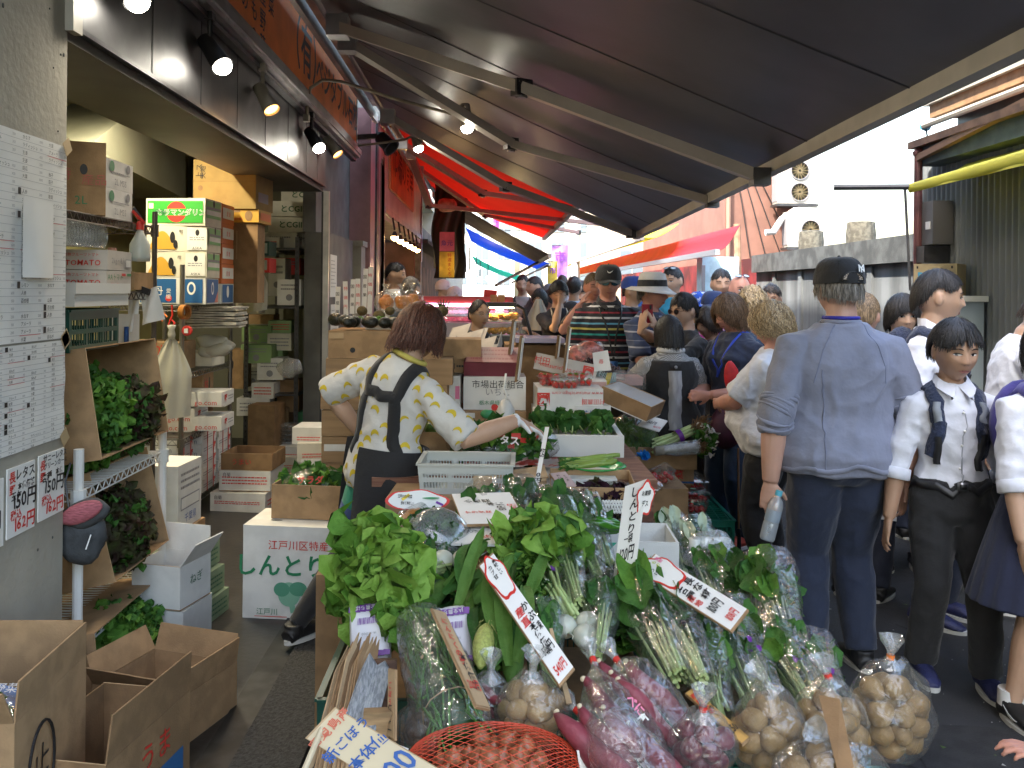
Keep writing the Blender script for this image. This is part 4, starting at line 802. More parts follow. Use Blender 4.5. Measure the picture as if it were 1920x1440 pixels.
for z in(.1,.66,1.46,2.0):m=MB();m.bb((-2.26,8.12,z-.02),(-1.76,9.32,z),DKMETAL);m.build('shelf',rk)
random.seed(21)
LGB=mat('lime_carton',(.25,.38,.16),.6,.06)
for i,(px,py,w,h,mm,lb)in enumerate(((487,662,.28,.17,LGB,'pale lime carton in the middle of the steel rack shelf'),(487,625,.28,.15,LGB,'green topped carton second from the top on the steel rack shelf'),(480,705,.30,.2,WCB,'white carton with pink stripe low on the steel rack shelf'),(512,690,.24,.2,WCB,'white carton with round logo right of the pink striped one'),(512,650,.24,.17,LGB,'lime carton on the white one with round logo'),(490,598,.3,.09,CB,'flat brown tray topping the steel rack pile'),(450,690,.14,.36,CB,'tall narrow brown carton beside the grey rack post'),(525,520,.16,.36,WCB,'tall white carton standing on the upper steel rack shelf'),(540,500,.3,.16,RED,'dark red box on the upper steel rack shelf'),(548,548,.22,.24,PAPER,'white pack with purple swoosh on the upper steel rack shelf'))):
 q=P(px,py,8.3+(i%3)*.25);carton(lb,T(q.x,q.y,q.z-h/2),w,.25,h,mm,[('f','lines',.15,.55,.85,.85,2,GRY),('f','disc',.5,.3,.03,GRY)]if mm is not CB else[])
for i,(px,py,Y,w,h,mm,lb)in enumerate(((500,730,8.2,.2,.14,WCB,'white carton with grey lines at the right end of the steel rack shelf'),(528,640,8.5,.22,.16,CRM,'cream carton in the back row of the steel rack'),(528,612,8.6,.22,.12,LGB,'small lime carton on the cream one in the back row'),(545,740,8.4,.2,.3,CB2,'dim brown carton at the right foot of the steel rack'),(505,460,8.4,.24,.14,WCB,'white carton with grey lines at the left of the high shelf'),(470,575,8.1,.2,.12,CRM,'cream carton just under the higher hanging bag'),(400,745,6.9,.22,.12,WCB,'white carton with lines right of the red sealed one'),(480,760,8.2,.3,.16,WCB,'wide white carton below the lime cartons'),(572,790,8.7,.3,.18,CRM,'cream carton by the wall in the dim corner'))):
 q=P(px,py,Y);carton(lb,T(q.x,q.y,max(.02,q.z-h/2),R(rnd(-6,6))),w,.24,h,mm,[('f','lines',.1,.2,.9,.8,3,GRY if i%2 else RED)]if mm is not CB2 else[])
def carrier(label,c,w,h,mm,group='carrier bags hanging in the store room'):
 t=thing('carrier_bag',label,'plastic bag',c,group=group);c=V(c);m=MB()
 def f(u,v,s):
  ww=w*(.16+.84*min(1,(v/.42))**.8)*(1-.08*v*v);x=(u-.5)*ww;fold=.018*math.sin(u*17+v*3)*(1-.5*v)
  return c+V((x,s*(.035*math.sin(math.pi*u)*min(1,v*2))+fold*.6-.05,-h*v+.03*abs(u-.5)*(v>.9)))
 m.grid(lambda u,v:f(u,v,-1),24,18,mm);m.grid(lambda u,v:f(1-u,v,1),24,18,mm);m.build('bag',t,smooth=True)
 m=MB();m.lathe([(.022,-.01),(.026,.02),(.018,.05),(.03,.08)],c+V((0,-.05,0)),mm,10);m.build('knot',t,smooth=True)
BAGW=mat('bag_white',(.60,.59,.53),.3,.05,6,bump=.4,bs=14,transl=.25)
carrier('big white carrier bag bundle hanging on the fruit rack post',P(327,632,5.75),.27,.52,BAGW);carrier('white carrier bag bundle hanging higher by the grey rack',P(482,492,7.6),.22,.42,BAGW)
m=MB()
for(px,py,r)in((395,640,.07),(410,655,.08),(392,660,.06),(420,648,.05)):m.ball(P(px,py,6.6),(r*1.6,r,r*.7),BAGW,14,9,jit=.5)
prop('folded_bags','heap of folded white plastic bags on the middle rack shelf','plastic bags',m,smooth=True)
m=MB();m.ball(P(545,690,7.9),(.11,.08,.09),FILM2,16,10,jit=.4);prop('film_ball','crumpled clear plastic bag hanging at the rack end','plastic bag',m,smooth=True)
m=MB()
for k in range(9):q=P(400,612-k*4.5,6.5);m.box(q,(.42,.3,.012),mat('newsprint',(.42,.40,.36),.9,.15,20),rot=(0,rnd(-.04,.04),rnd(-.12,.12)))
prop('newspaper_pile','pile of old newspapers on the rack under the fruit cartons','newspapers',m)
t=thing('red_tape_tools','red tape measure and red scissors hanging on the rack post','tools',P(330,600,5.9))
m=MB();q=P(351,620,5.85);m.lathe([(.03,-.015),(.034,-.01),(.034,.01),(.03,.015)],q,RED,14,axis=(.2,-1,0));m.box(q+V((0,-.02,.0)),(.025,.012,.03),PAPER);m.build('tape_measure',t)
m=MB();q=P(322,600,5.85);m.tube([q+V((0,0,.1)),q+V((.005,0,.03)),q+V((-.01,0,0)),q+V((-.02,0,-.03)),q+V((.005,0,-.05)),q+V((.02,0,-.02)),q],.007,RED,6);m.tube([q+V((-.06,0,-.01)),q+V((-.09,0,.03)),q+V((-.06,0,.05)),q+V((-.03,0,.02))],.006,ORG,6);m.build('scissors',t)
m=MB();q=P(346,585,5.86);m.lathe([(.035,-.02),(.05,-.02),(.05,.02),(.035,.02)],q,mat('amber_tape',(.3,.12,.03),.15),18,axis=(1,-.3,0),close=False);prop('tape_roll','amber packing tape roll on the rack post','tape roll',m)
SEAL=lambda u,v,s:[('f','囲',u,v,s,RED,dict(bold=.04))]
random.seed(5);nm=('bottom','second','third','fourth','top')
for c,(x,y)in enumerate(((-2.33,6.22),(-2.28,6.58),(-2.27,6.92))):
 for k in range(5):
  carton('white fruit carton with red seal, %s of the %s pile on the low rack shelf'%(nm[k],('left','middle','right')[c]),T(x,y,.135+k*.088,R(rnd(-2,2))),.40,.32,.086,WCB,[('r','苺',.85,.5,.055,RED,dict(bold=.04)),('r','lines',.08,.3,.7,.7,2,GRY),('f','go.com',.72,.3,.05,GRY),('f','disc',.5,.85,.02,INK)])
 m=MB()
 for y_ in(y-.06,y+.08):m.bb((x-.203,y_,.58),(x+.206,y_+.008,.583),RED);m.bb((x+.204,y_,.13),(x+.207,y_+.008,.583),RED)
 prop('red_strap','red strap round the %s pile of white fruit cartons'%('left','middle','right')[c],'strap',m)
for k,(px,py,lb)in enumerate(((330,800,'lower white go.com carton on the middle rack shelf'),(335,775,'white go.com carton second on the middle rack shelf'),(385,790,'white red sealed carton right on the middle rack shelf'),(385,745,'small white red sealed carton topping the middle rack shelf'))):
 q=P(px,py,6.3);carton(lb,T(q.x-.05,q.y+.1,max(.605,q.z-.06)),.36,.3,.10,WCB,[('f','go.com',.7,.3,.05,RED),('r','苺',.3,.5,.06,RED,dict(bold=.04)),('r','lines',.5,.3,.9,.7,2,GRY)])
carton('brown apple carton with red leaf print standing on the middle rack shelf',T(-2.26,6.88,.605,R(5)),.14,.34,.36,CB,[('r','disc',.4,.4,.06,RED),('r','林',.25,.75,.12,RED),('r','rect',.55,.5,.62,.9,INK)])
carton('brown carton with red brush lettering behind the big carrier bag',T(-2.35,6.3,1.045,R(0)),.4,.34,.2,CB,[('f','きんかん',.5,.75,.10,RED),('f','きんかん',.5,.25,.10,RED)])
carton('small cream tray under the folded bags on the rack',T(-2.22,6.75,1.04),.3,.3,.1,CRM)
carton('white peach coloured lower carton with red lettering on the store room floor',T(-1.80,6.56,0,R(-7)),.42,.30,.14,WCB,[('f','lines',.08,.4,.9,.6,2,RED),('f','白菊',.15,.75,.03,INK),('r','lines',.1,.3,.9,.7,2,RED)])
open_box('white and brown open carton on top of the red lettered one on the floor',T(-1.77,6.62,.145,R(-3)),.38,.34,.15,WCB,CB2,(None,)*4,pr=[('f','lines',.06,.3,.94,.75,3,RED),('f','白菊',.15,.8,.03,INK)])
open_box('shallow brown tray topping the floor pile in the aisle',T(-1.76,6.63,.297,R(-3)),.38,.34,.12,CB2,CB2,(None,)*4,pr=[('f','うまい',.4,.5,.05,RED)])
random.seed(8)
for i,(px,py,Y,w,h,mm,lb)in enumerate(((560,872,8.0,.36,.13,CRM,'pale carton at the floor right of the dim aisle'),(565,845,8.05,.34,.12,WCB,'pale carton second from the floor right of the dim aisle'),(610,868,6.9,.34,.12,WCB,'grey white carton low against the brown trays'),(605,842,6.9,.36,.14,CRM,'grey white carton with red print against the brown trays'),(600,812,6.95,.36,.13,WCB,'topmost grey white carton against the brown trays'),(500,800,8.0,.24,.42,CB2,'dim brown carton with tape under the steel rack'),(525,790,8.4,.24,.3,CB2,'dim brown carton deeper under the steel rack'),(588,785,8.4,.24,.16,mat('dim_green',(.03,.16,.06),.6),'green box with emblem in the dim corner'))):
 q=P(px,py,Y);carton(lb,T(q.x,q.y,max(0.0,q.z-h/2),R(rnd(-8,8))),w,.3,h,mm,[('f','lines',.1,.2,.6,.5,2,RED),('f','苺',.8,.5,.06,RED)]if mm in(CRM,WCB)else[])
m=MB()
for k in range(9):q=P(545,860-k*7.5,8.1);m.lathe([(.10,0),(.12,.02),(.12,.026)],q,FILM2,16)
prop('clear_tub_pile','pile of clear round tubs in the dim aisle','tubs',m)
carton('tan carton with blue and black print standing on the white topped cabinet',T(3.42,6.74,1.622,R(-42)),.30,.28,.235,mat('tan_carton',(.42,.34,.20),.8,.06,10),[('l','PRAL',.5,.62,.07,mat('sky_print',(.05,.3,.5),.6),dict(bold=.04)),('l','フルーツゼリー',.5,.42,.035,INK),('f','PRAL',.45,.62,.075,mat('sky_print',(.05,.3,.5),.6),dict(bold=.04)),('f','フルーツゼリー',.45,.42,.036,INK),('f','rect',.08,.85,.12,.93,INK),('f','rect',.88,.85,.92,.93,INK)])
CG=mat('carton_green',(.02,.20,.09),.5)
wcx=T(-.965,4.50,0,R(-5))
carton('big white carton with green hiragana lettering and leaf drawing on the aisle floor',wcx,.455,.34,.46,WCB,[('f','江戸川区特産',.62,.80,.050,RED),('f','しんとり菜',.56,.58,.115,CG,dict(bold=.02)),('f','江戸川',.28,.09,.036,CG),('f','rect',.14,.035,.5,.042,RED),('f','disc',.52,.28,.055,mat('leaf_print',(.2,.42,.3),.6),.06),('f','disc',.44,.33,.04,mat('leaf_print2',(.08,.28,.18),.6),.035),('f','disc',.62,.34,.045,_MC['leaf_print2'],.035),('f','poly',[(.5,.28),(.56,.28),(.60,.10),(.54,.08)],_MC['leaf_print'])],holes=[('t',.3,.3,.06,.02)])
open_box('brown tray of bagged greens on the big white carton',T(-.90,4.62,.464,R(-6)),.36,.34,.17,CB,CB)
m=MB();frills(m,(-.90,4.62,.60),(.15,.13,.06),90,(LM,LG,LD),.05,.09);o=prop('bagged_greens','bagged pale greens with red printed film in the brown tray','greens',m,smooth=True)
m=MB();m.ball((-.90,4.62,.61),(.17,.15,.075),FILM,18,10,jit=.25);m.text('サラダ',(-.9,4.46,.66),(1,0,0),(0,.4,1),.045,RED,bold=.01);q=m.build('film',None,smooth=True);tag(q,'clear film bag with red lettering over the greens in the brown tray','film bag')
_DP=((640,5.6),(700,5.15),(760,4.75),(800,4.4),(880,3.8),(950,3.35),(1050,2.9),(1200,2.45),(1340,2.15),(1440,1.95),(1600,1.7))
def Dp(py):
 for(a,ya),(b,yb)in zip(_DP,_DP[1:]):
  if py<=b:return ya+(yb-ya)*(py-a)/(b-a)
 return _DP[-1][1]
def Q(px,py,dy=0.):return P(px,py,Dp(py)+dy)
random.seed(11)
WOODR=mat('red_wood',(.16,.065,.04),.7,col2=(.24,.12,.07),vs=6,stretch=(1,8,8),bump=.2,bs=30)
t=thing('display_table','worn reddish wooden table under the rear half of the vegetable stall','table',(.1,4.4,0))
m=MB();m.bb((-.50,3.78,.78),(.72,5.0,.82),WOODR);m.build('tabletop',t)
for x in(-.46,.68):
 for y in(3.84,4.94):m=MB();m.bb((x-.03,y-.03,0),(x+.03,y+.03,.78),WOODR);m.build('leg',t)
for i,(x,y,z,w,d,h,mm,lb)in enumerate(((-.12,2.12,0,.44,.62,.30,GCRATE,'bright green crate at the stall front under the onion net'),(.34,2.12,0,.5,.62,.28,GCRATE,'bright green crate at the stall front under the sweet potatoes'),(.86,2.14,0,.5,.62,.30,GCRATE,'bright green crate at the right stall front under the potato bags'),(-.22,2.78,.0,.5,.62,.47,DCRATE,'dark green crate on the aisle side of the stall with the purple printed bags'),(.26,2.78,0,.5,.62,.44,DCRATE,'dark green crate in the middle of the stall under the corn'),(.82,2.78,0,.5,.62,.42,DCRATE,'dark green crate at the customer side under the leafy bags'),(-.2,3.2,0,.8,.2,.62,CB2,'x'),(.62,3.2,0,.7,.2,.6,CB2,'x'))):
 if lb=='x':carton(('left' if x<0 else 'right')+' low brown carton supporting the middle of the stall',T(x,y,z),w,d,h,mm)
 else:crate(lb,T(x,y,z,R(rnd(-2,2))),w,d,h,mm,bars=6)
m=MB()
for(x,y,z,w,d)in((-.12,2.12,.24,.42,.6),(.34,2.12,.22,.48,.6),(.86,2.14,.24,.48,.6),(-.22,2.78,.40,.48,.6),(.26,2.78,.38,.48,.6),(.82,2.78,.36,.48,.6)):m.box((x,y,z),(w,d,.01),CB2)
o=m.build('liner');tag(o,'dark cardboard liners lying inside the green stall crates','liner');o['kind']='stuff'
KR=mat('tray_brown',(.33,.21,.11),.8,.12,5,stretch=(.4,1,6),bump=.1,bs=120)
nm=('lowest','second','third','fourth','fifth','sixth')
zs=(.50,.64,.79,.94,1.085);prv=0
carton('pale carton at the foot of the brown tray stack',T(-.62,5.25,.0),.62,.45,.36,CRM,[('f','lines',.1,.6,.5,.85,2,RED)])
carton('narrow cream carton under the brown tray stack',T(-.60,5.22,.362),.62,.42,.135,CRM,[('f','lines',.1,.3,.5,.7,2,INK)])
for k,z in enumerate(zs):
 carton('brown tray, %s of the stack behind the woman'%nm[k],T(-.585+rnd(-.012,.012),5.25,z,R(rnd(-1.5,1.5))),.72,.46,.145 if k else .138,KR,[('f','rect',.02,.45,.42,.72,WCB),('f','Jumbo',.3,.58,.05,INK)]if k==1 else([('f','rect',.06,.55,.3,.68,WCB)]if k==0 else[]))
carton('brown open carton with punched holes holding avocados on top of the tray stack',T(-.60,5.25,1.232),.64,.46,.155,CB,[('f','rect',0.01,.72,.14,.93,CB3)],holes=[('f',.22,.3,.03,.03),('f',.66,.28,.03,.03)])
carton('white flat fruit box with red label sitting on the punched carton',T(-.52,5.32,1.39),.42,.3,.06,WCB,[('f','60',.3,.5,.04,RED)])
def mesh_obj(mb,name):return mb.mesh(name,mb.v,True)
def scatter(meshes,pts,name,label,cat,group,rot=True,sc=(.88,1.1),axis=None):
 for i,p in enumerate(pts):
  o=bpy.data.objects.new(name,random.choice(meshes));COL.objects.link(o);s_=rnd(*sc)
  if axis is not None:q=axis.to_track_quat('X','Z').to_matrix().to_4x4()@Matrix.Rotation(rnd(0,6),4,'X')
  else:q=Matrix.Rotation(rnd(0,6.3),4,'Z')@Matrix.Rotation(rnd(-.9,.9)if rot else 0,4,'X')
  o.matrix_world=Matrix.Translation(V(p))@q@Matrix.Scale(s_,4);MW[o.name]=o.matrix_world.copy();tag(o,label,cat,group)
def pack(n,c,rad,r,M=None,it=60):
 ps=[V((rnd(-1,1)*rad[0],rnd(-1,1)*rad[1],rnd(-1,1)*rad[2]))for _ in range(n)]
 for _ in range(it):
  for i in range(n):
   for j in range(i):
    d=ps[i]-ps[j];l=d.length
    if 1e-6<l<2*r:d*=(2*r-l)/l*.5;ps[i]+=d;ps[j]-=d
  for p in ps:
   p.z-=.0015
   k=math.sqrt(sum((p[a]/max(.004,rad[a]-r*1.0))**2 for a in range(3)))
   if k>1:p/=k
 return[(M@p if M else p)+V(c)for p in ps]
def blob(r,mm,jit=.12,nu=16,nv=11):m=MB();m.ball((0,0,0),r,mm,nu,nv,jit=jit);return m
AVO=mat('avocado_skin',(.012,.014,.011),.35,.4,60,bump=.5,bs=120)
av=[mesh_obj(blob((.052,.036,.035),AVO,.08),'avocado')for _ in range(2)]
scatter(av,[P(648,600,5.14),P(664,603,5.12),P(694,604,5.10),P(722,605,5.06),P(738,606,5.08),P(630,599,5.2),P(655,604,5.04)],'avocado','black avocado lying at the front edge of the punched brown carton','avocado','avocados in the punched carton',rot=False)
KIW=mat('kiwi_skin',(.10,.075,.03),.8,.25,50,bump=.3,bs=200)
kw=[mesh_obj(blob((.04,.032,.03),KIW,.05),'kiwi')for _ in range(2)]
scatter(kw,[P(682+25*i+rnd(-4,4),583+rnd(-2,2)+7*(i%2),5.3-.05*(i%2))for i in range(7)],'kiwi_fruit','brown kiwi fruit in a row above the avocados','kiwi','kiwi fruits on the white fruit box',rot=False)
m=MB()
for i in range(10):leaf(m,P(665+i*9,597,5.2),(rnd(-1,1),-1,.1),(0,0,1),.06,.04,LG)
prop('leaf_garnish','green leaves spread between the kiwis and avocados','leaves',m,smooth=True)
ORN=mat('orange_peel',(.62,.20,.015),.45,.08,20,bump=.2,bs=220)
og=[mesh_obj(blob((.036,.036,.034),ORN,.04),'orange')]
for k,(px,py,lb)in enumerate(((724,566,'left'),(753,566,'middle'),(772,564,'right'))):
 c0=P(px,py,5.45);scatter(og,pack(6,c0,(.06,.05,.05),.03),'orange','orange seen inside the %s clear bag above the kiwis'%lb,'orange','oranges in the %s bag'%lb,sc=(.8,.9))
 m=MB();m.ball(c0,(.075,.065,.065),FILM,18,11,jit=.15);m.lathe([(.012,0),(.008,.02),(.03,.05)],c0+V((0,0,.06)),FILM2,9,close=False);prop('orange_bag','%s clear bag of oranges on the fruit box'%lb,'fruit bag',m,smooth=True)
for k,(px,py,lb)in enumerate(((633,570,'leftmost'),(648,560,'second'),(661,556,'third'),(671,555,'fourth'),(684,548,'tall fifth'),(694,545,'rightmost'))):
 c0=P(px,py,5.62);h=.30 if k>3 else .22;m=MB();t=thing('price_slip',lb+' upright white price slip with red marks behind the fruit','price slip',c0-V((0,0,h/2)),group='price slips behind the fruit');m.box(c0,(.03,.004,h),PAPER,rot=(0,rnd(-.05,.05),.2));m.build('slip',t)
 m=MB();m.text('特価円' if k%2 else '国産果',c0+V((0,-.004,h*.42)),(1,.0,0),(0,0,1),.026,RED if k%2 else INK,vertical=True,lead=2.2);m.build('writing',t,smooth=False)
carton('white strawberry carton with grey print right of the woman',T(.03,5.3,.93),.36,.3,.19,WCB,[('f','市場出荷組合',.55,.78,.05,INK),('f','いちご',.55,.55,.05,GRY),('f','栃木県経済連',.5,.22,.03,GRN),('f','disc',.5,.08,.02,RED)])
carton('white carton with pink edge partly hidden behind the woman',T(-.33,5.33,.93),.32,.3,.19,WCB,[('f','rect',.9,.3,.98,.7,PINK)])
for k,z in enumerate((.83,.88)):carton(('lower' if not k else 'upper')+' flat brown tray under the white strawberry carton',T(.0,5.27,z),.42,.34,.048,CB,[('f','rect',.0,.2,.3,.8,WCB)])
carton('brown side carton stack lower piece behind the woman hair',T(-.20,5.42,1.13),.26,.24,.08,CB,[('f','田',.4,.5,.04,INK),('f','lines',.5,.3,.9,.7,1,INK)])
carton('brown side carton stack upper piece behind the woman hair',T(-.19,5.40,1.212),.27,.26,.12,CB)
MAR=mat('maroon_carton',(.16,.03,.045),.6,.1,6);PKT=mat('pink_top',(.42,.2,.19),.6,.1,8)
t=carton('maroon carton with pink top tilted toward the customers',T(.02,5.34,1.14,R(-4),R(14)),.32,.30,.10,MAR,[('t','rect',.02,.02,.98,.98,PKT),('t','lines',.1,.1,.9,.9,3,mat('pink_dull',(.35,.12,.12),.6))])
PNK2=mat('pinkish_white_board',(.55,.50,.45),.7,.06,12)
for k,(px,py,Y,lb)in enumerate(((880,648,5.7,'left opened white strawberry carton showing pointed flaps'),(920,658,5.6,'right opened white strawberry carton showing pointed flaps'),(872,632,6.0,'rear left opened white strawberry carton tilted on the pile'),(905,640,6.0,'rear right opened white strawberry carton tilted on the pile'))):
 c0=P(px,py,Y);t=thing('strawberry_carton',lb,'carton',M=T(c0.x,c0.y,c0.z-.1,R(-10),R(24)))
 m=MB();w,d,h=.22,.34,.09
 m.bb((-w/2,-d/2,0),(w/2,d/2,.004),PNK2);m.prism([(-w/2,-d/2,0),(w/2,-d/2,0),(w/2,-d/2,h*.6),(0,-d/2,h*1.5),(-w/2,-d/2,h*.6)],(0,-1,0),.004,PNK2)
 for s_ in(-1,1):m.hexa([(s_*w/2-.002,-d/2+.005,.005),(s_*w/2+.002,-d/2+.005,.005),(s_*w/2+.002,d/2,.005),(s_*w/2-.002,d/2,.005),(s_*w/2-.002,-d/2+.005,h),(s_*w/2+.002,-d/2+.005,h),(s_*w/2+.002,d/2,h*1.1),(s_*w/2-.002,d/2,h*1.1)],PNK2)
 m.build('body',t,local=True);m=MB();m.add([(-w/2,-d/2+.01,h),(w*.1,-d/2+.0,h*1.45),(w*.1,d/2,h*1.5),(-w/2,d/2,h*1.05)],[(0,1,2,3)],PNK2);m.build('flap',t,local=True)
 m=MB();prints(m,w,d,h,[('f','rect',.93,.05,1.0,.6,RED),('f','lines',.2,.15,.6,.35,1,RED)],.003);m.build('print',t,local=True,smooth=False)
MK=lambda fl:[('f','囲',.09,.52,.075,RED,dict(bold=.05)),('f','www.matsurichigo.com',.60,.78,.028,RED,dict(flip=True)),('f','村田農園',.84,.42,.032,RED,dict(flip=True)),('f','rect',.68,.2,.685,.6,RED)]
carton('upper white strawberry carton with red square seal and web address',T(.45,5.12,.955,R(1)),.37,.34,.125,WCB,MK(1),holes=[('f',.33,.04,.02,.02),('f',.73,.04,.02,.02)])
carton('lower white strawberry carton with red square seal under a brown strip',T(.43,5.10,.83,R(-1)),.37,.34,.122,WCB,[('f','rect',.08,.60,.9,.98,TAPE)]+MK(0)[:1]+[('f','村田農園',.8,.35,.03,RED,dict(flip=True))])
carton('tilted white strawberry carton with red seal leaning behind the packs',T(.46,5.52,1.10,R(-6),R(-6),R(11)),.38,.30,.10,PNK2,[('f','囲',.87,.5,.07,RED,dict(bold=.05)),('f','matsurichigo.com',.45,.4,.035,RED),('f','村田',.12,.6,.05,RED)])
STB=mat('strawberry',(.58,.025,.012),.35,.15,120,bump=.3,bs=180,sub=.1)
def sberry():
 m=MB();m.lathe([(.001,-.018),(.007,-.013),(.0125,0),(.013,.006),(.009,.012),(.002,.013)],(0,0,0),STB,10)
 for k in range(5):a=k*1.257;leaf(m,(0,0,.012),(math.cos(a),math.sin(a),.15),(0,0,1),.012,.007,LG,n=2,nw=1)
 return m
sbm=[mesh_obj(sberry(),'strawberry')]
TOM=mat('tomato_skin',(.50,.012,.015),.18,.12,30,coat=.4)
def tomato():
 m=MB();m.ball((0,0,0),(.0145,.0145,.0135),TOM,12,8);
 for k in range(5):a=k*1.257;leaf(m,(0,0,.0125),(math.cos(a),math.sin(a),.1),(0,0,1),.008,.003,LM,n=2,nw=1)
 return m
tmm=[mesh_obj(tomato(),'tomato')]
PK=film('pack_plastic',milk=.05,lo=.06,hi=.55,bump=.15,bs=8)
def punnet(label,M,w,d,h,fruit,n,flabel,fcat,grp,lid=True,sticker=False,name='fruit_pack',sc=(.9,1.1),r=.016):
 t=thing(name,label,'fruit pack',M=M);m=MB();k=.86;th=.0012
 def ring(s_,z):return[V((-w/2*s_,-d/2*s_,z)),V((w/2*s_,-d/2*s_,z)),V((w/2*s_,d/2*s_,z)),V((-w/2*s_,d/2*s_,z))]
 a,b,c_=ring(k,0),ring(1,h),ring(1.07,h+.001)
 m.add(a+b+c_,[(3,2,1,0)]+[(i,(i+1)%4,4+(i+1)%4,4+i)for i in range(4)]+[(4+i,4+(i+1)%4,8+(i+1)%4,8+i)for i in range(4)],PK)
 for i in range(4):m.tube([c_[i],c_[(i+1)%4]],.0022,PK,5)
 m.build('tray',t,local=True)
 if lid:
  m=MB();e=ring(1.05,h+.003);f=ring(.85,h+.018);m.add(e+f,[(4,5,6,7)]+[(i,(i+1)%4,4+(i+1)%4,4+i)for i in range(4)],PK);m.build('lid',t,local=True)
 if sticker:m=MB();m.lathe([(.018,h+.0205),(.0,h+.021)],(.0,.01,0),mat('pale_sticker',(.45,.6,.4),.5),14,close=False);m.build('sticker',t,local=True)
 fx,fy=max(1,round(w*k/(2.05*r))),max(1,round(d*k/(2.05*r)));pts=[]
 for l in range(3):
  for i in range(fx):
   for j in range(fy):
    if len(pts)<n:pts.append(M@V(((i-(fx-1)/2)*2.05*r+rnd(-.003,.003),(j-(fy-1)/2)*2.05*r+rnd(-.003,.003),r+l*1.8*r)))
 scatter(fruit,pts,fcat.replace(' ','_'),flabel,fcat,grp,sc=sc);return t
for(x,y,z,rz,lb)in((.36,5.12,1.083,8,'left'),(.52,5.14,1.083,-6,'right'),(.42,4.98,1.083,2,'front')):
 punnet('clear strawberry pack, %s one on the sealed carton'%lb,T(x,y,z,R(rz)),.15,.11,.045,sbm,20 if lb!='front' else 12,'ripe strawberry packed in the %s clear pack'%lb,'strawberry','strawberries in the %s pack'%lb,sc=(1.1,1.3),r=.0175)
for(px,py,Y,h,lb)in((958,645,5.35,.30,'left'),(973,672,5.0,.26,'middle left'),(1062,655,5.3,.28,'right'),(1045,650,5.4,.14,'short')):
 c0=P(px,py,Y);m=MB();m.box(c0,(.012,.09,h),CB2,rot=(0,R(6),R(-8)));m.box(c0+V((.012,0,0)),(.006,.085,h*.9),PAPER,rot=(0,R(6),R(-8)));prop('upright_board','%s brown price board seen edge-on among the strawberry cartons'%lb,'price board',m)
for k,(px,py,Y,lb)in enumerate(((1113,770,4.95,'lower white carton with blue Ibaraki lettering'),(1112,745,5.05,'pale carton of wrapped goods above the Ibaraki one'),(1108,722,5.2,'topmost pale carton in the Ibaraki pile'))):
 c0=P(px,py,Y);carton(lb,T(c0.x,c0.y+.12,c0.z-.055,R(-2)),.19,.28,.085,WCB,[('f','茨城県',.5,.45,.045,BLU)]if k==0 else[('f','rect',.02,.3,.98,.9,mat('pinkpack',(.55,.35,.32),.15))])
c0=P(1180,745,5.1);open_box('tilted open carton of film wrapped trays leaning toward the vest lady',T(c0.x,c0.y,c0.z-.06,R(-24),R(0),R(20)),.30,.34,.09,CB2,WCB,(None,)*4)
m=MB();q=T(c0.x,c0.y,c0.z-.06,R(-24),R(0),R(20));m.box((0,0,.085),(.29,.33,.006),film('shiny_wrap',(.6,.6,.6),milk=.45,lo=.25,hi=.8),M=q)
for i in range(5):m.box((-.11+i*.055,0,.07),(.045,.3,.02),mat('wrap_dark',(.2,.12,.1),.4),M=q)
prop('wrapped_trays','film wrapped food trays in the tilted carton','wrapped trays',m)
NET=mat('net_blue',(.45,.62,.66),.5)
c0=P(1120,700,5.5);t=thing('net_basket','pale blue net basket with dark cherries and yellow ribbon','basket',c0-V((0,0,.12)))
m=MB()
for k in range(26):
 for sgn in(-1,1):a=k*.2417;m.tube([c0+V((.115*math.cos(a+sgn*.25*i),.08*math.sin(a+sgn*.25*i),-.12+.05*i))for i in range(4)],.004,NET,4)
m.lathe([(.0,-.12),(.11,-.12)],c0,WHT,20,close=False);m.build('net',t);m=MB();m.bar(c0+V((.07,-.085,.03)),c0+V((.03,-.09,-.12)),.03,.003,YEL,up=(0,-1,0));m.build('ribbon',t)
CHY=mat('dark_cherry',(.035,.008,.010),.2,coat=.4);ch=[mesh_obj(blob((.0125,)*3,CHY,.03,10,7),'cherry')]
scatter(ch,pack(30,P(1112,672,5.5),(.11,.08,.045),.0125),'cherry','dark cherry heaped on the pale blue net basket','cherry','cherries on the net basket')
scatter(ch,pack(30,P(1145,690,5.4),(.075,.06,.03),.0125),'cherry','dark cherry in the open clear tray beside the net basket','cherry','cherries in the clear tray')
m=MB();c0=P(1145,702,5.4);m.box(c0,(.16,.12,.06),PK);prop('clear_tray','clear tray of dark cherries beside the net basket','tray',m)
m=MB();c0=P(1130,678,5.35);m.slab([c0+V((-.05,0,-.06)),c0+V((.05,-.02,-.05)),c0+V((.03,0,.07)),c0+V((-.06,.02,.05))],.003,PAPER);m.text('苺',c0+V((-.01,-.006,0)),(1,-.1,.1),(0,.1,1),.03,RED);prop('white_card','white card leaning on the cherries','card',m)
for k,(px,py,lb)in enumerate(((1086,668,'left pinkish bag of crackers behind the net basket'),(1105,660,'right pinkish bag of crackers behind the net basket'))):
 c0=P(px,py,5.75);m=MB();m.ball(c0,(.09,.06,.07),mat('red_snack',(.45,.09,.06),.6,.5,40),14,9,jit=.2);m.ball(c0,(.1,.07,.08),FILM,14,9,jit=.2);prop('snack_bag',lb,'snack bag',m,smooth=True)
m=MB();c0=P(1175,712,5.6);m.box(c0,(.20,.25,.09),PK);m.box(c0,(.17,.2,.05),mat('pale_pinkfood',(.55,.35,.33),.5));prop('clear_box','clear plastic box of pink food behind the vest lady arm','food box',m)
open_box('brown carton with cucumber like leek and greens beside the reaching woman',T(-.10,4.32,.80,R(-3)),.44,.42,.16,CB,CB,(None,)*4)
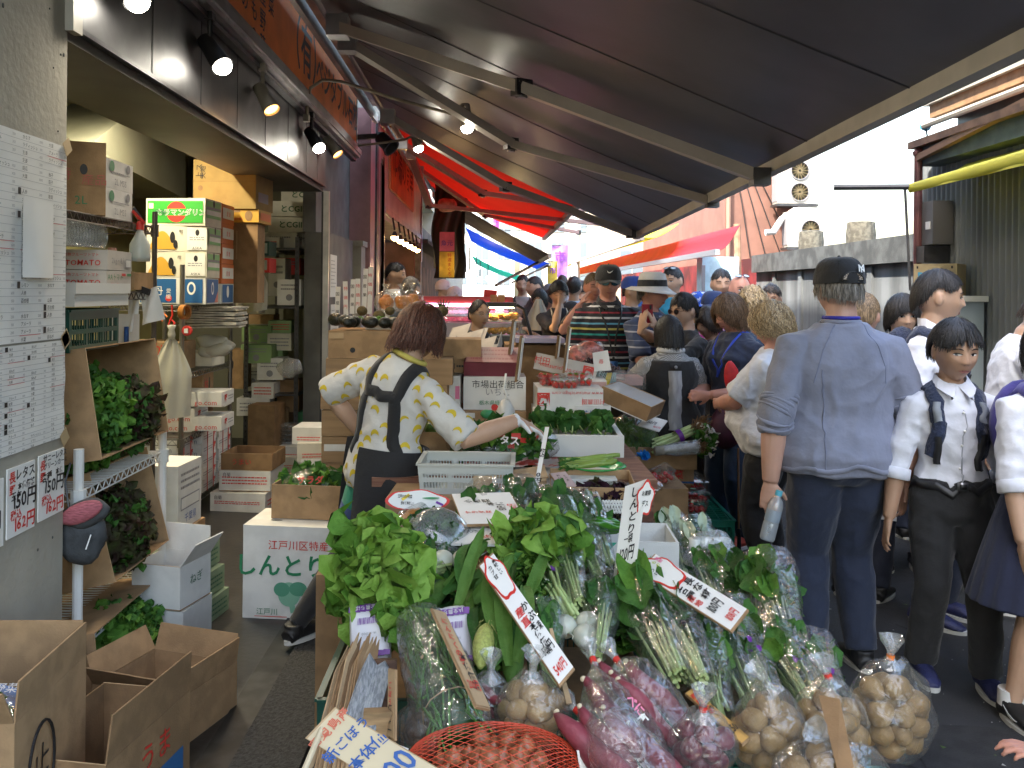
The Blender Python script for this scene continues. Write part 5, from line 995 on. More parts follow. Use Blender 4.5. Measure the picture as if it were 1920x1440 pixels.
m=MB();a,b=P(800,800,4.2),P(848,818,4.25);m.tube([a,(a+b)/2+V((0,0,.005)),b],[.028,.03,.026],mat('leek_green',(.06,.13,.02),.3,.35,12,stretch=(1,8,8)),12);m.tube([b,b+V((.06,0,-.03))],[.02,.004],STEM,8);prop('cucumber','glossy green cucumber sticking out of the brown carton','cucumber',m,smooth=True)
m=MB();c0=P(885,826,4.25);frills(m,c0,(.11,.08,.03),40,(LD,LM),.05,.09);prop('packed_leaves','dark leaves with black and white band in the brown carton','leaves',m,smooth=True)
m=MB();m.box(c0+V((-.06,-.03,.03)),(.10,.05,.03),PAPER,rot=(.2,.2,.1));m.text('九条',c0+V((-.06,-.06,.045)),(1,0,-.2),(0,.2,1),.03,INK,bold=.03);prop('paper_band','white paper band with black letters on the packed leaves','paper band',m)
m=MB();c0=P(810,862,3.95);m.lathe([(.03,0),(.038,.09)],c0-V((0,0,.08)),mat('white_cup',(.5,.48,.46),.4),14,close=False);m.tube([c0+V((-.01,0,-.06)),c0+V((-.04,.02,.05))],.003,STEEL,5);prop('coin_cup','small pale cup with a pen by the brown carton','cup',m)
t=thing('printed_salad_bag','film bags of salad greens with red and white print under the gloved hand','salad bag',P(940,850,4.1)-V((0,0,.08)))
m=MB();c0=P(945,838,4.15);m.ball(c0+V((0,0,-.03)),(.20,.14,.05),LD,14,9,jit=.3);frills(m,c0,(.22,.15,.07),130,(LD,LM,LG),.06,.11);m.build('leaves',t,smooth=True)
m=MB();m.ball(c0,(.27,.18,.085),FILM,24,12,jit=.4);m.build('film',t,smooth=True)
m=MB()
for k in range(16):p_=c0+V((rnd(-.16,.16),-.14+rnd(0,.1),rnd(-.02,.08)));m.box(p_,(rnd(.03,.07),.002,rnd(.015,.03)),RED if k%2 else PAPER,rot=(rnd(-.6,0),rnd(-.6,.6),rnd(-.4,.4)))
m.text('レタス',c0+V((.0,-.16,.06)),(1,0,-.1),(0,.4,1),.045,PAPER,bold=.03);m.build('print',t,smooth=False)
m=MB();c0=P(955,872,3.9);m.grid(lambda u,v:c0+V((-.2+.42*u,-.02+.14*v,.006*math.sin(u*20)+.01*v)),18,4,mat('printed_film',(.5,.42,.4),.3,col2=(.4,.03,.03),vs=30,lo=.5,hi=.55));prop('printed_sheet','red and white printed film sheet below the salad bags','film',m,smooth=True)
m=MB()
for(px,py)in((898,862),(905,880)):m.ball(P(px,py,3.92),(.03,.025,.04),FILM2,10,7,jit=.4)
prop('film_knot','twisted clear film end beside the printed sheet','film',m,smooth=True)
m=MB();c0=P(948,770,4.75);m.lathe([(.075,-.20),(.05,.0),(.02,.06)],c0,mat('scoop_white',(.55,.55,.53),.3),14);m.tube([c0+V((0,0,.06)),c0+V((.005,0,.08)),c0+V((-.01,0,.12)),c0+V((0,0,.2))],.006,PAPER,5);prop('hanging_scale','white cone shaped scale weight with cord in front of the cartons','scale',m,smooth=True)
m=MB();m.ball(P(915,776,4.7),(.035,.02,.022),GRN,10,7,jit=.6);prop('green_scrap','small crumpled green plastic scrap','scrap',m,smooth=True)
FOAM=_MC['foam']
def foam(label,M,w,d,h,tw=.025):
 t=thing('foam_box',label,'foam box',M=M);m=MB();m.bb((-w/2,-d/2,0),(w/2,d/2,.02),FOAM)
 m.bb((-w/2,-d/2,.021),(w/2,-d/2+tw,h),FOAM);m.bb((-w/2,d/2-tw,.021),(w/2,d/2,h),FOAM);m.bb((-w/2,-d/2+tw,.021),(-w/2+tw,d/2-tw,h-.002),FOAM);m.bb((w/2-tw,-d/2+tw,.021),(w/2,d/2-tw,h-.002),FOAM);m.build('body',t,local=True);return t
foam('big open white foam box with dark leaves behind the asparagus dish',T(.43,4.5,.80,R(-2)),.46,.42,.125)
m=MB()
for i in range(46):leaf(m,(.43+rnd(-.19,.19),4.55+rnd(-.15,.15),.92),(rnd(-.6,.6),rnd(-.6,.3),.8),rv(1),rnd(.07,.12),.07,random.choice((LD,LD,LM)),ruf=.25,stem=.3)
prop('broccoli_leaves','dark green stemmed leaves standing in the big foam box','greens',m,smooth=True)
carton('white carton lid edge with red mark in front of the asparagus',T(.33,3.86,.80),.42,.3,.035,WCB,[('f','disc',.7,.6,.006,RED)])
t=thing('green_dish','bright green plastic dish holding asparagus','dish',P(1112,885,3.9)-V((0,0,.03)))
c0=P(1115,880,3.9);GD=mat('dish_green',(.02,.30,.06),.25);m=MB();m.lathe([(.0,-.02),(.08,-.02),(.10,.005),(.135,.018),(.14,.02),(.132,.024),(.10,.012),(.08,-.012),(.0,-.012)],c0,GD,32,close=False);m.build('bowl',t,smooth=True)
ASP=mat('asparagus',(.20,.30,.06),.4,.15,12,stretch=(1,1,4))
def aspar():
 m=MB();m.tube([(-.10+.02*i,.002*math.sin(i),0)for i in range(11)],[.009]*7+[.0095,.009,.007,.001],ASP,8)
 for i in range(22):x=.05+rnd(0,.05);a=rnd(0,6.3);leaf(m,(x,.007*math.cos(a),.007*math.sin(a)),(1,.5*math.cos(a),.5*math.sin(a)),(math.cos(a),0,math.sin(a)),.014,.007,LM,n=2,nw=1)
 return m
asm=[mesh_obj(aspar(),'asparagus')]
scatter(asm,[P(1080+rnd(-6,6)+7*(i%3),862+5*(i//3)+rnd(-2,2),3.86-.02*(i//3))+V((.04,0,.01))for i in range(12)],'asparagus_spear','green asparagus spear bundled on the bright green dish','asparagus','asparagus on the green dish',sc=(.95,1.1),axis=V((-1,-.1,-.10)))
carton('brown carton with red katakana lettering under the greens box at the right end',T(1.03,5.72,.42,R(-3)),.52,.36,.12,CB,[('f','ツタ菜',.7,.55,.06,RED,dict(bold=.02)),('f','rect',.3,.1,1,.2,BLU),('f','rect',.5,.02,.9,.06,INK)])
carton('lowest brown carton under the right end greens box',T(1.02,5.75,0),.5,.36,.415,CB2)
open_box('brown carton of bagged greens and bundled stems at the right end of the stall',T(1.02,5.62,.542,R(-3)),.52,.40,.13,CB,CB,(None,None,R(-18),None),.14)
t=thing('leafy_bag','film bag of broad green leaves standing in the right end carton','greens bag',P(1190,820,5.5)-V((0,0,.1)))
m=MB();c0=P(1185,818,5.5)
for i in range(40):leaf(m,c0+V((rnd(-.14,.12),rnd(-.06,.06),-.09)),(rnd(-.4,.4)-.1,rnd(-.5,.1),1),rv(1),rnd(.12,.22),.10,random.choice((LM,LG,LG)),ruf=.15,curl=.7)
m.build('leaves',t,smooth=True);m=MB();m.ball(c0+V((0,-.02,.0)),(.17,.11,.15),FILM,18,11,jit=.35);m.build('film',t,smooth=True)
t=thing('stem_bundle','bundle of pale stems with brown roots and purple band','vegetable bundle',P(1280,830,5.35))
a,b=P(1230,838,5.35),P(1300,806,5.4);m=MB()
for i in range(26):o_=V((rnd(-.02,.02),rnd(-.03,.03),rnd(-.025,.025)));m.tube([a+o_*1.5,(a+b)/2+o_,b+o_],.006,STEM,5)
m.build('stems',t);m=MB();RT=mat('root_brown',(.16,.09,.04),.9,.3,60)
for i in range(120):o_=V((rnd(-.02,.02),rnd(-.03,.03),rnd(-.03,.03)));m.tube([b+o_,b+o_+(b-a)*rnd(.05,.2)+rv(.03),b+o_+(b-a)*rnd(.2,.3)+rv(.05)],.0022,RT,4)
m.build('roots',t);m=MB();k=a.lerp(b,.62);m.tube([k-(b-a)*.06,k+(b-a)*.06],.042,PUR,12,caps=False);m.build('band',t)
m=MB();a,b=P(1228,846,5.2),P(1308,838,5.25);m.tube([a,a.lerp(b,.5),b],[.02,.04,.045],FILM2,12,caps=False);m.tube([a,b],.028,mat('gobo_grey',(.28,.27,.24),.7,.2,20),10)
for i in range(60):o_=V((0,rnd(-.03,.03),rnd(-.03,.03)));m.tube([b+o_,b+o_+V((rnd(.02,.05),0,0))+rv(.02)],.0025,RT,4)
prop('wrapped_roots','grey wrapped root bundle below the stem bundle','vegetable bundle',m,smooth=True)
m=MB();c0=P(1318,825,5.35);frills(m,c0,(.05,.05,.08),50,(LG,LM,PAPER),.03,.06);prop('celery_leaves','small green and white leaves at the tip of the right end carton','leaves',m,smooth=True)
crate('bright green lattice crate on the asphalt holding tomato packs',T(1.17,5.46,0,R(-1)),.50,.74,.31,GCRATE,lattice=True)
m=MB()
for i in range(16):
 y=5.12+i*.045;m.bar((.94,y,.312),(1.40,y+.02,.312),.006,.006,GCRATE)
for i in range(9):x=.95+i*.055;m.bar((x,5.1,.312),(x+.05,5.82,.312),.006,.006,GCRATE)
o=m.build('crate_lid');tag(o,'green grid lid on the lattice crate','crate lid')
random.seed(31)
for i,(px,py,Y,lid,lb)in enumerate(((1295,955,5.28,False,'open clear pack of cherry tomatoes with a lime on the green crate'),(1255,957,5.25,False,'open clear tomato pack left of the one with the lime'),(1300,925,5.55,True,'lidded tomato pack at the front of the stacked row'),(1296,912,5.7,True,'lidded tomato pack second in the stacked row'),(1290,903,5.85,True,'lidded tomato pack third in the stacked row'),(1255,935,5.5,True,'lidded tomato pack left in the stacked row'))):
 c0=P(px,py,Y);z=max(.318,c0.z-.03)if i<2 else .318+.065*(i>2)*.6
 punnet(lb,T(c0.x,c0.y,z,R(rnd(-6,6))),.185,.125,.055,tmm,22,'cherry tomato inside the '+lb.split(' on the')[0].replace('open ',''),'cherry tomato','tomatoes in tomato pack '+'abcdef'[i]if 0 else 'tomatoes of the '+lb,lid=lid,sticker=lid,sc=(1.0,1.2))
LIME=mat('lime',(.10,.22,.02),.35,.1,20);m=MB();m.ball(P(1273+8,943,5.26),(.026,.026,.025),LIME,12,8);prop('lime','single green lime on top of the open tomato pack','lime',m,smooth=True)
for i,(px,py,Y,rx,lb)in enumerate(((1205,905,4.6,28,'tilted clear tomato pack left under the blue ribbon'),(1240,890,4.7,-30,'tilted clear tomato pack right under the blue ribbon with pale sticker'))):
 c0=P(px,py,Y);punnet(lb,T(c0.x,c0.y,c0.z-.04,R(-20),R(-35),R(rx)),.15,.11,.055,tmm,18,'cherry tomato inside the '+lb,'cherry tomato','tomatoes of the '+lb,sticker=i==1,sc=(.95,1.15),r=.0155)
carton('small brown support carton under the tilted tomato packs',T(.86,4.78,.0),.36,.34,.60,CB2)
m=MB();c0=P(1212,862,4.65);BR_=mat('blue_ribbon',(.01,.16,.55),.35)
for k in range(9):a=rnd(0,6.3);leaf(m,c0,(math.cos(a),rnd(-.4,.2),abs(math.sin(a))+.3),rv(1),rnd(.05,.08),.03,BR_,n=3,ruf=.2)
m.lathe([(.01,-.05),(.02,-.10)],c0,FILM2,9,close=False);prop('blue_bow','shiny blue ribbon bow on a clear bag neck','ribbon',m,smooth=True)
carton('plain brown carton under the off white slotted basket',T(-.09,3.62,.42,R(-2)),.62,.30,.378,CB)
BK=mat('basket_white',(.50,.51,.47),.45)
t=crate('off white slotted plastic basket at the middle of the stall',T(-.09,3.70,.80,R(-2)),.38,.28,.115,BK,name='slotted_basket',cat='basket',bars=10,taper=.06)
m=MB();c0=P(905,905,3.55);m.box(c0,(.075,.002,.055),CB3,rot=(R(-8),0,0));prop('tape_patch','brown tape patch stuck on the front of the white basket','tape',m)
m=MB()
for i in range(5):m.box(P(975,902-3*i,3.7),(.22,.2,.008),CB2 if i%2 else CB3,rot=(0,R(-9),R(rnd(-5,5))))
prop('folded_cardboard','pile of folded cardboard beside the white basket','cardboard',m)
carton('low brown block carton below the folded cardboard',T(.17,3.5,.68),.30,.14,.10,CB2)
open_box('brown carton of dark purple lettuce with white foam net',T(.42,3.62,.72,R(-4)),.34,.36,.14,CB,CB,(None,)*4)
m=MB();c0=P(1130,945,3.5);frills(m,c0,(.13,.09,.05),170,(LP,LP,LR),.04,.07);prop('purple_lettuce','dark purple curly lettuce heads in the brown carton','lettuce',m,smooth=True)
m=MB();FN=mat('foam_net',(.72,.72,.7),.7)
for i in range(15):
 for s_ in(-1,1):a=P(1098+i*5.4,962,3.38);m.tube([a,a+V((s_*.012,-.005,.025)),a+V((0,-.004,.05))],.004,FN,5)
prop('foam_net','white foam fruit net in front of the purple lettuce','foam net',m)
m=MB();c0=P(1150,925,3.62);m.ball(c0,(.12,.06,.035),LD,14,8,jit=.2);m.ball(c0,(.135,.075,.05),FILM,14,8,jit=.3);prop('wrapped_greens','film wrapped dark greens behind the purple lettuce','greens',m,smooth=True)
foam('white carton box of long green chili peppers',T(.52,3.22,.60,R(-2)),.30,.26,.15,.008)
GP=mat('chili',(.05,.20,.015),.18,.15,10,coat=.4)
m=MB()
def chili(a,b):m.tube([a.lerp(b,i/8)+V((0,0,.010*math.sin(i*1.1)))for i in range(9)],[.004,.011,.014,.015,.014,.013,.011,.007,.001],GP,8);m.tube([a,a+(a-b)*.12+V((0,0,.012))],.003,LM,5)
chm=MB();chm.tube([(-.08+.02*i,0,.009*math.sin(i*.9))for i in range(9)],[.004,.011,.014,.015,.014,.013,.011,.007,.001],GP,8);chm.tube([(-.08,0,0),(-.10,0,.014)],.003,LM,5);chm=[mesh_obj(chm,'chili')]
scatter(chm,[P(1140+rnd(-10,10),985+rnd(-6,8),3.2-.02*i)for i in range(7)],'chili_pepper','long glossy green chili pepper in the white carton box','chili pepper','green chili peppers in the white box',axis=V((1,.15,-.12)))
m=MB();q=T(.52,3.22,.60,R(-2));pm=MB();prints(pm,.30,.26,.15,[('f','poly',[(.02,.98),(.28,.98),(.02,.45)],mat('teal_print',(.02,.35,.22),.5)),('f','poly',[(.98,.45),(.98,.05),(.72,.05)],mat('magenta_print',(.6,.08,.3),.5)),('f','万願寺',.27,.42,.034,mat('teal_ink',(.03,.25,.2),.5)),('f','大とうがらし',.55,.17,.034,_MC['teal_ink'])],.003)
m.merge(pm,q);o=m.build('carton_print',None,smooth=False);tag(o,'green and magenta printed front label of the chili box','label')
def board(label,tl,tr,bl,txt,mm=PAPER,back=CB,name='price_board',cat='price board',stick=None,head=None,th=.006):
 """tl, tr, bl = top left, top right, bottom left corners of the card; txt = (string, u, v, size, ink, options)"""
 tl,tr,bl=V(tl),V(tr),V(bl)
 if(tr-tl).cross(tl-bl).dot(V((0,0,HC))-tl)<0:bl,tl,tr=bl+tr-tl,tr,tl
 X=tr-tl;Y=tl-bl;N=X.cross(Y).normalized();br=bl+X
 pass
 t=thing(name,label,cat,(bl+br)/2);m=MB();m.slab([bl,br,tr,tl],th,back);m.build('backing',t)
 m=MB();i=X*.02;k=Y*.015;m.slab([bl+i+k+N*.0022,br-i+k+N*.0022,tr-i-k+N*.0022,tl+i-k+N*.0022],.001,mm);m.build('card',t)
 m=MB();xd,yd=X.normalized(),Y.normalized()
 for(st,u,v,sz,c,kw)in txt:m.text(st,bl+X*u+Y*v+N*.003,xd,yd,sz,c,**kw)
 if m.v:m.build('writing',t,smooth=False)
 if stick:m=MB();m.tube(stick,.006,mat('stick_wood',(.5,.42,.28),.6,.1,10)if len(stick)<3 else WHT,8);m.build('stick',t)
 if head:
  m=MB();o_=[bl+X*a+Y*b for a,b in head[0]];c0=sum(o_,V())/len(o_);m.prism([p+N*.0045 for p in o_],N,.002,RED);m.prism([c0+(p-c0)*.88+N*.0055 for p in o_],N,.0008,PAPER)
  for(st,u,v,sz,c,kw)in head[1]:m.text(st,bl+X*u+Y*v+N*.006,xd,yd,sz,c,**kw)
  m.build('slip',t,smooth=False)
 return t
cloud=lambda cx,cy_,rx,ry,n=26:[(cx+rx*math.cos(a)*(1+.10*math.sin(5*a)),cy_+ry*math.sin(a)*(1+.10*math.sin(5*a)))for a in[2*math.pi*i/n for i in range(n)]]
JB=dict(jit=.09,bold=.02,sq=.5);JBV=dict(jit=.08,bold=.02,vertical=True)
tl,tr,bl=P(1172,912,2.75),P(1213,898,2.72),P(1146,1112,2.70)
board('tall white 120 yen price sign on a white stick with red rimmed slip',tl,tr,bl,[('しんとり',.58,.97,.034,INK,JBV),('一袋',.5,.475,.03,INK,JB),('120円',.5,.34,.050,INK,dict(jit=.09,bold=.02,sq=.42)),('税込',.4,.18,.034,RED,JB),('129円',.5,.08,.036,RED,JB)],back=PAPER,th=.002,stick=[P(1165,1095,2.71),P(1160,1170,2.68),P(1153,1260,2.62)])
t=thing('recommend_slip','white cloud shaped slip with red rim beside the 120 yen sign','slip',P(1210,950,2.74));c0=P(1210,935,2.71);m=MB();X_,Y_=V((1,.0,.08)),V((.12,0,1));N_=X_.cross(Y_).normalized()
pts=[c0+X_*(.026*math.cos(a)*(1+.12*math.sin(5*a)))+Y_*(.054*math.sin(a)*(1+.12*math.sin(5*a)))for a in[i*.2417 for i in range(26)]];m.prism(pts,N_,.002,RED);m.prism([c0+(p-c0)*.86+N_*.0012 for p in pts],N_,.0008,PAPER);m.build('slip',t)
m=MB();m.text('お買得',c0+Y_*.018+N_*.003,X_,Y_,.018,INK,**JB);m.text('デス',c0-Y_*.014+N_*.003,X_,Y_,.020,INK,**JB);m.build('writing',t,smooth=False)
board('long slanting white price board with red rimmed slip over the turnips',P(897,1060,2.40),P(924,1036,2.45),P(1050,1288,2.06),[('産直',.35,.56,.030,RED,JBV),('かぶ',.72,.57,.032,INK,JBV),('本体価格',.5,.42,.024,INK,dict(jit=.08,bold=.02,vertical=True)),('一束',.7,.36,.03,INK,JB),('500円',.5,.22,.032,INK,JB),('540円',.5,.08,.034,RED,JB)],head=(cloud(.5,.82,.55,.18),[('カブ甘',.35,.93,.016,INK,JBV),('美味しい',.7,.95,.014,INK,JBV)]))
board('long slanting white 100 yen price board with a lilac slip over the eggplants',P(1196,1072,2.66),P(1228,1038,2.72),P(1372,1185,2.34),[('長なす',.72,.60,.032,INK,JBV),('各種',.30,.58,.030,INK,JBV),('本体',.62,.36,.03,INK,JB),('100円',.45,.24,.042,INK,JB),('108円',.5,.08,.036,RED,JB),('産地',.2,.47,.026,RED,JBV)],head=(cloud(.5,.80,.52,.22),[('おつけ',.3,.95,.016,INK,JBV),('もの',.6,.95,.016,mat('lime_ink',(.4,.5,.05),.5),JBV),('煮物',.8,.95,.014,PINK,JBV)]))
board('wide white board lying on brown card above the dark parsley',P(868,985,2.98),P(845,926,3.25),P(990,982,2.95),[('小松菜',.7,.85,.030,INK,JBV),('サラダ菜',.35,.9,.022,RED,JBV),('本体',.6,.5,.03,INK,JBV),('150円',.45,.28,.034,INK,JB),('162円',.5,.1,.034,RED,JB)])
board('grey white tilted board under the wide one with red and black lettering',P(938,1022,2.85),P(980,980,3.0),P(845,1020,2.90),[('本体価格',.5,.45,.024,INK,JBV),('税込',.7,.85,.026,RED,JBV),('130円',.3,.7,.026,INK,JB)],back=PAPER)
t=thing('cloud_slip','cloud shaped slip with red rim, leaf drawing and yellow underline above the pumpkin','slip',P(783,945,3.1));c0=P(783,939,3.1);X_,Y_=V((1,.15,-.08)).normalized(),V((0,.55,.8)).normalized();N_=X_.cross(Y_).normalized();m=MB()
pts=[c0+X_*(.112*math.cos(a)*(1+.05*math.sin(4*a)))+Y_*(.040*math.sin(a)*(1+.10*math.sin(5*a+1)))for a in[i*.2094 for i in range(30)]];m.prism(pts,N_,.002,RED);m.prism([c0+(p-c0)*.90+N_*.0012 for p in pts],N_,.0008,PAPER);m.build('slip',t)
m=MB();m.text('江戸川の小松菜',c0-X_*.045+Y_*.012+N_*.003,X_,Y_,.014,INK,**JB);m.text('炒めて美味しい',c0-X_*.035-Y_*.012+N_*.003,X_,Y_,.013,INK,**JB);m.bar(c0-X_*.055+N_*.003,c0-X_*.03+Y_*.02+N_*.003,.01,.001,YEL,up=N_)
m.ball(c0+X_*.045+Y_*.012+N_*.003,(.032,.012,.002),mat('leaf_crayon',(.03,.3,.12),.7),14,7);m.bar(c0+X_*.065-Y_*.002+N_*.003,c0+X_*.09-Y_*.012+N_*.003,.008,.002,PUR,up=N_);m.build('writing',t,smooth=False)
board('orange brown price board stuck upright beside the bean bag',P(809,1140,2.24),P(834,1148,2.28),P(893,1325,1.95),[('にんにくの芽',.45,.90,.026,RED,JBV),('本体価格',.6,.52,.028,INK,JBV),('200円',.45,.20,.034,RED,JB)],mm=CB3)
board('narrow brown price slat with black brush writing by the wooden block',P(729,1252,2.2),P(741,1255,2.16),P(727,1382,2.03),[('ごぼう',.5,.80,.022,RED,JBV),('価格一本',.5,.48,.026,INK,JBV)],mm=CB3)
BEI=mat('beige_board',(.60,.50,.33),.7,.05,6)
board('big beige price board with burdock lettering on a wooden stick at the bottom edge',P(572,1384,1.70),P(628,1326,1.72),P(815,1532,1.62),[('鹿児島産',.5,.92,.024,mat('pale_red_ink',(.6,.15,.09),.6),dict(jit=.12,bold=.015)),('新ごぼう',.5,.78,.026,BLU,dict(jit=.14,bold=.015)),('本体価',.52,.62,.028,BLU,dict(jit=.14,bold=.015)),('200',.45,.40,.062,BLU,dict(jit=.1,bold=.015,sq=.8))],mm=BEI,back=CB3,stick=[P(605,1362,1.71),P(560,1470,1.62)])
board('orange card price tag with black numerals between beets and potatoes',P(1284,1300,2.2),P(1298,1290,2.22),P(1392,1396,2.0),[('産地直送',.3,.92,.020,RED,JBV),('新じゃが',.75,.92,.018,INK,JBV),('250',.5,.22,.034,INK,JB)],mm=mat('orange_card',(.6,.35,.1),.7))
m=MB();m.slab([P(1536,1305,2.02),P(1575,1312,1.99),P(1604,1450,1.85),P(1572,1450,1.86)],.004,CB2);prop('brown_card','back of a plain brown price card among the right potato bags','price card',m)
m=MB();m.slab([P(1030,1180,2.33),P(1036,1180,2.33),P(1072,1320,2.1),P(1062,1322,2.1)],.004,CB3);prop('edge_card','thin brown card edge standing in front of the turnip price board','price card',m)
board('white 150 yen price card on the greens of the right end carton',P(1213,778,5.3),P(1252,789,5.25),P(1196,797,5.15),[('一束',.2,.75,.04,INK,JB),('150円',.45,.45,.05,INK,JB),('162円',.8,.2,.035,RED,JB)],back=PAPER)
board('tall narrow white board leaning in front of the gloved hand',P(1022,800,3.85),P(1030,800,3.85),P(1000,918,3.45),[('税込',.5,.62,.03,INK,JBV),('0円',.5,.25,.035,INK,JBV)])
board('rounded pinkish brown board lying behind the purple lettuce',P(1030,888,3.62),P(1060,884,3.66),P(1068,938,3.42),[('おいしい',.35,.9,.018,INK,JBV),('食べ方',.7,.85,.016,INK,JBV)],mm=mat('pink_card',(.5,.38,.37),.7))
def bag_cone(label,a,b,r0,r1,mats_,n=46,L=.13,Wl=.06,ruf=.15,name='greens_bag',cat='greens bag',stems=True,bandm=None,flare=1.15,deep=.45,print_=None):
 """clear cone bag: a = narrow root end, b = open leafy end"""
 a,b=V(a),V(b);ax=b-a;Ln=ax.length;d=ax/Ln;s1=d.orthogonal().normalized();s2=d.cross(s1)
 t=thing(name,label,cat,a);m=MB()
 for i in range(n):
  u=deep+(1-deep)*random.random()**.7;an=rnd(0,6.3);rr=(r0+(r1-r0)*u)*rnd(.2,.82);o_=a+ax*u*.85+s1*(rr*math.cos(an))+s2*(rr*math.sin(an))
  leaf(m,o_,(d+(s1*math.cos(an)+s2*math.sin(an))*rnd(.1,.55)),s1*math.cos(an)+s2*math.sin(an),L*rnd(.7,1.2),Wl*rnd(.7,1.2),random.choice(mats_),curl=rnd(-.3,.8),ruf=ruf,stem=None)
 m.build('leaves',t,smooth=True)
 if stems:
  m=MB()
  for i in range(14):an=rnd(0,6.3);rr=r0*rnd(.1,.8);r2=(r0+(r1-r0)*.6)*rnd(.1,.7);m.tube([a+s1*rr*math.cos(an)+s2*rr*math.sin(an),a+ax*.62+s1*r2*math.cos(an)+s2*r2*math.sin(an)],[.005,.003],STEM,5)
  m.build('stems',t)
 m=MB()
 def fn(u,v):
  an=2*math.pi*u;rr=(r0+(r1*flare-r0)*min(1,v*1.05))*(1+.13*noise.noise(V((math.cos(an)*2,math.sin(an)*2,v*5))+a*7)+.05*math.sin(an*7+v*3))
  return a-d*.012+ax*(v*1.12)+s1*(rr*math.cos(an))+s2*(rr*math.sin(an)*.8)
 m.grid(fn,30,12,FILM);m.build('film',t,smooth=True)
 if print_:
  m=MB();c0=a+ax*.45;up=(V((0,0,1.))-d*d.z).normalized();y=-V((0,1,0));
  for k in range(3):p_=c0+d*rnd(-.04,.04)+up*r1*.62+V((0,-.03,0))+rv(.012);leaf(m,p_,d+rv(.4),up,.03,.014,print_,ruf=.05,curl=.2,n=3)
  m.build('print',t,smooth=True)
 return t
def bunch(label,tip,root,mats_,n=70,L=.11,Wl=.09,spread=.16,bulbs=0,br=.036,ruf=.3,band=True,name='turnip_bunch',cat='turnip bunch'):
 tip,root=V(tip),V(root);ax=tip-root;d=ax.normalized();s1=d.orthogonal().normalized();s2=d.cross(s1)
 t=thing(name,label,cat,root);m=MB()
 for i in range(n):
  an=rnd(0,6.3);k=rnd(0,1);o_=root+ax*rnd(.58,.85)+(s1*math.cos(an)+s2*math.sin(an))*spread*.35*k
  leaf(m,o_,d*rnd(.4,1)+(s1*math.cos(an)+s2*math.sin(an))*k*1.1+V((0,0,.35)),rv(1),L*rnd(.7,1.25),Wl*rnd(.7,1.2),random.choice(mats_),curl=rnd(0,1.5),ruf=ruf,n=8,nw=3,fold=.18)
 for i in range(n):an=rnd(0,6.3);k=rnd(.2,1);leaf(m,root+ax*rnd(.7,1.05)+(s1*math.cos(an)+s2*math.sin(an))*spread*.55*k,d*rnd(-.2,1)+(s1*math.cos(an)+s2*math.sin(an))+V((0,0,.4)),rv(1),rnd(.04,.09),rnd(.05,.09),random.choice(mats_),curl=rnd(.3,1.6),ruf=.6,n=6,nw=3,fold=.05)
 m.build('leaves',t,smooth=True);m=MB()
 for i in range(22):an=rnd(0,6.3);k=rnd(0,1);w=(s1*math.cos(an)+s2*math.sin(an));m.tube([root+w*.028*k,root+ax*.35+w*.022*k,root+ax*.75+w*spread*.4*k],[.0055,.005,.003],STEM,6)
 m.build('stems',t,smooth=True)
 if band:m=MB();c0=root+ax*.52;m.tube([c0-d*.014,c0+d*.014],.037,PUR,14,caps=False);m.text('かぶ',c0+V((0,-.038,.005)),s1.cross(V((0,-1,0)))if 0 else(1,0,0),(0,0,1),.018,PAPER);m.build('band',t)
 TURN=mat('turnip_white',(.52,.53,.44),.35,.04,6,sub=.2,spec=.5)
 for i in range(bulbs):
  m=MB();c0=root-d*br*(.7,.5,2.0)[i]+V((1,0,0))*br*(-.95,.98,.25)[i]+V((0,1,0))*br*(.0,.4,.1)[i]
  m.ball(c0,(br,br,br*.92),TURN,22,14);m.tube([c0-d*br*.9,c0-d*(br*1.5)+rv(.01),c0-d*br*2.1+rv(.02)],[.006,.002,.0008],TURN,6);m.build('turnip',t,smooth=True)
 return t
random.seed(41)
bunch('large bright leafy turnip bunch lying with its white bulbs toward the boards',P(700,1095,2.62),P(838,1055,2.78),(LB,LG,LB),150,.15,.13,.26,2,.036,.42)
bunch('turnip bunch with purple band hanging its bulbs over the middle of the stall',P(992,1020,2.95),P(1075,1165,2.55),(LG,LB,LM),100,.12,.10,.19,3,.036,.4)
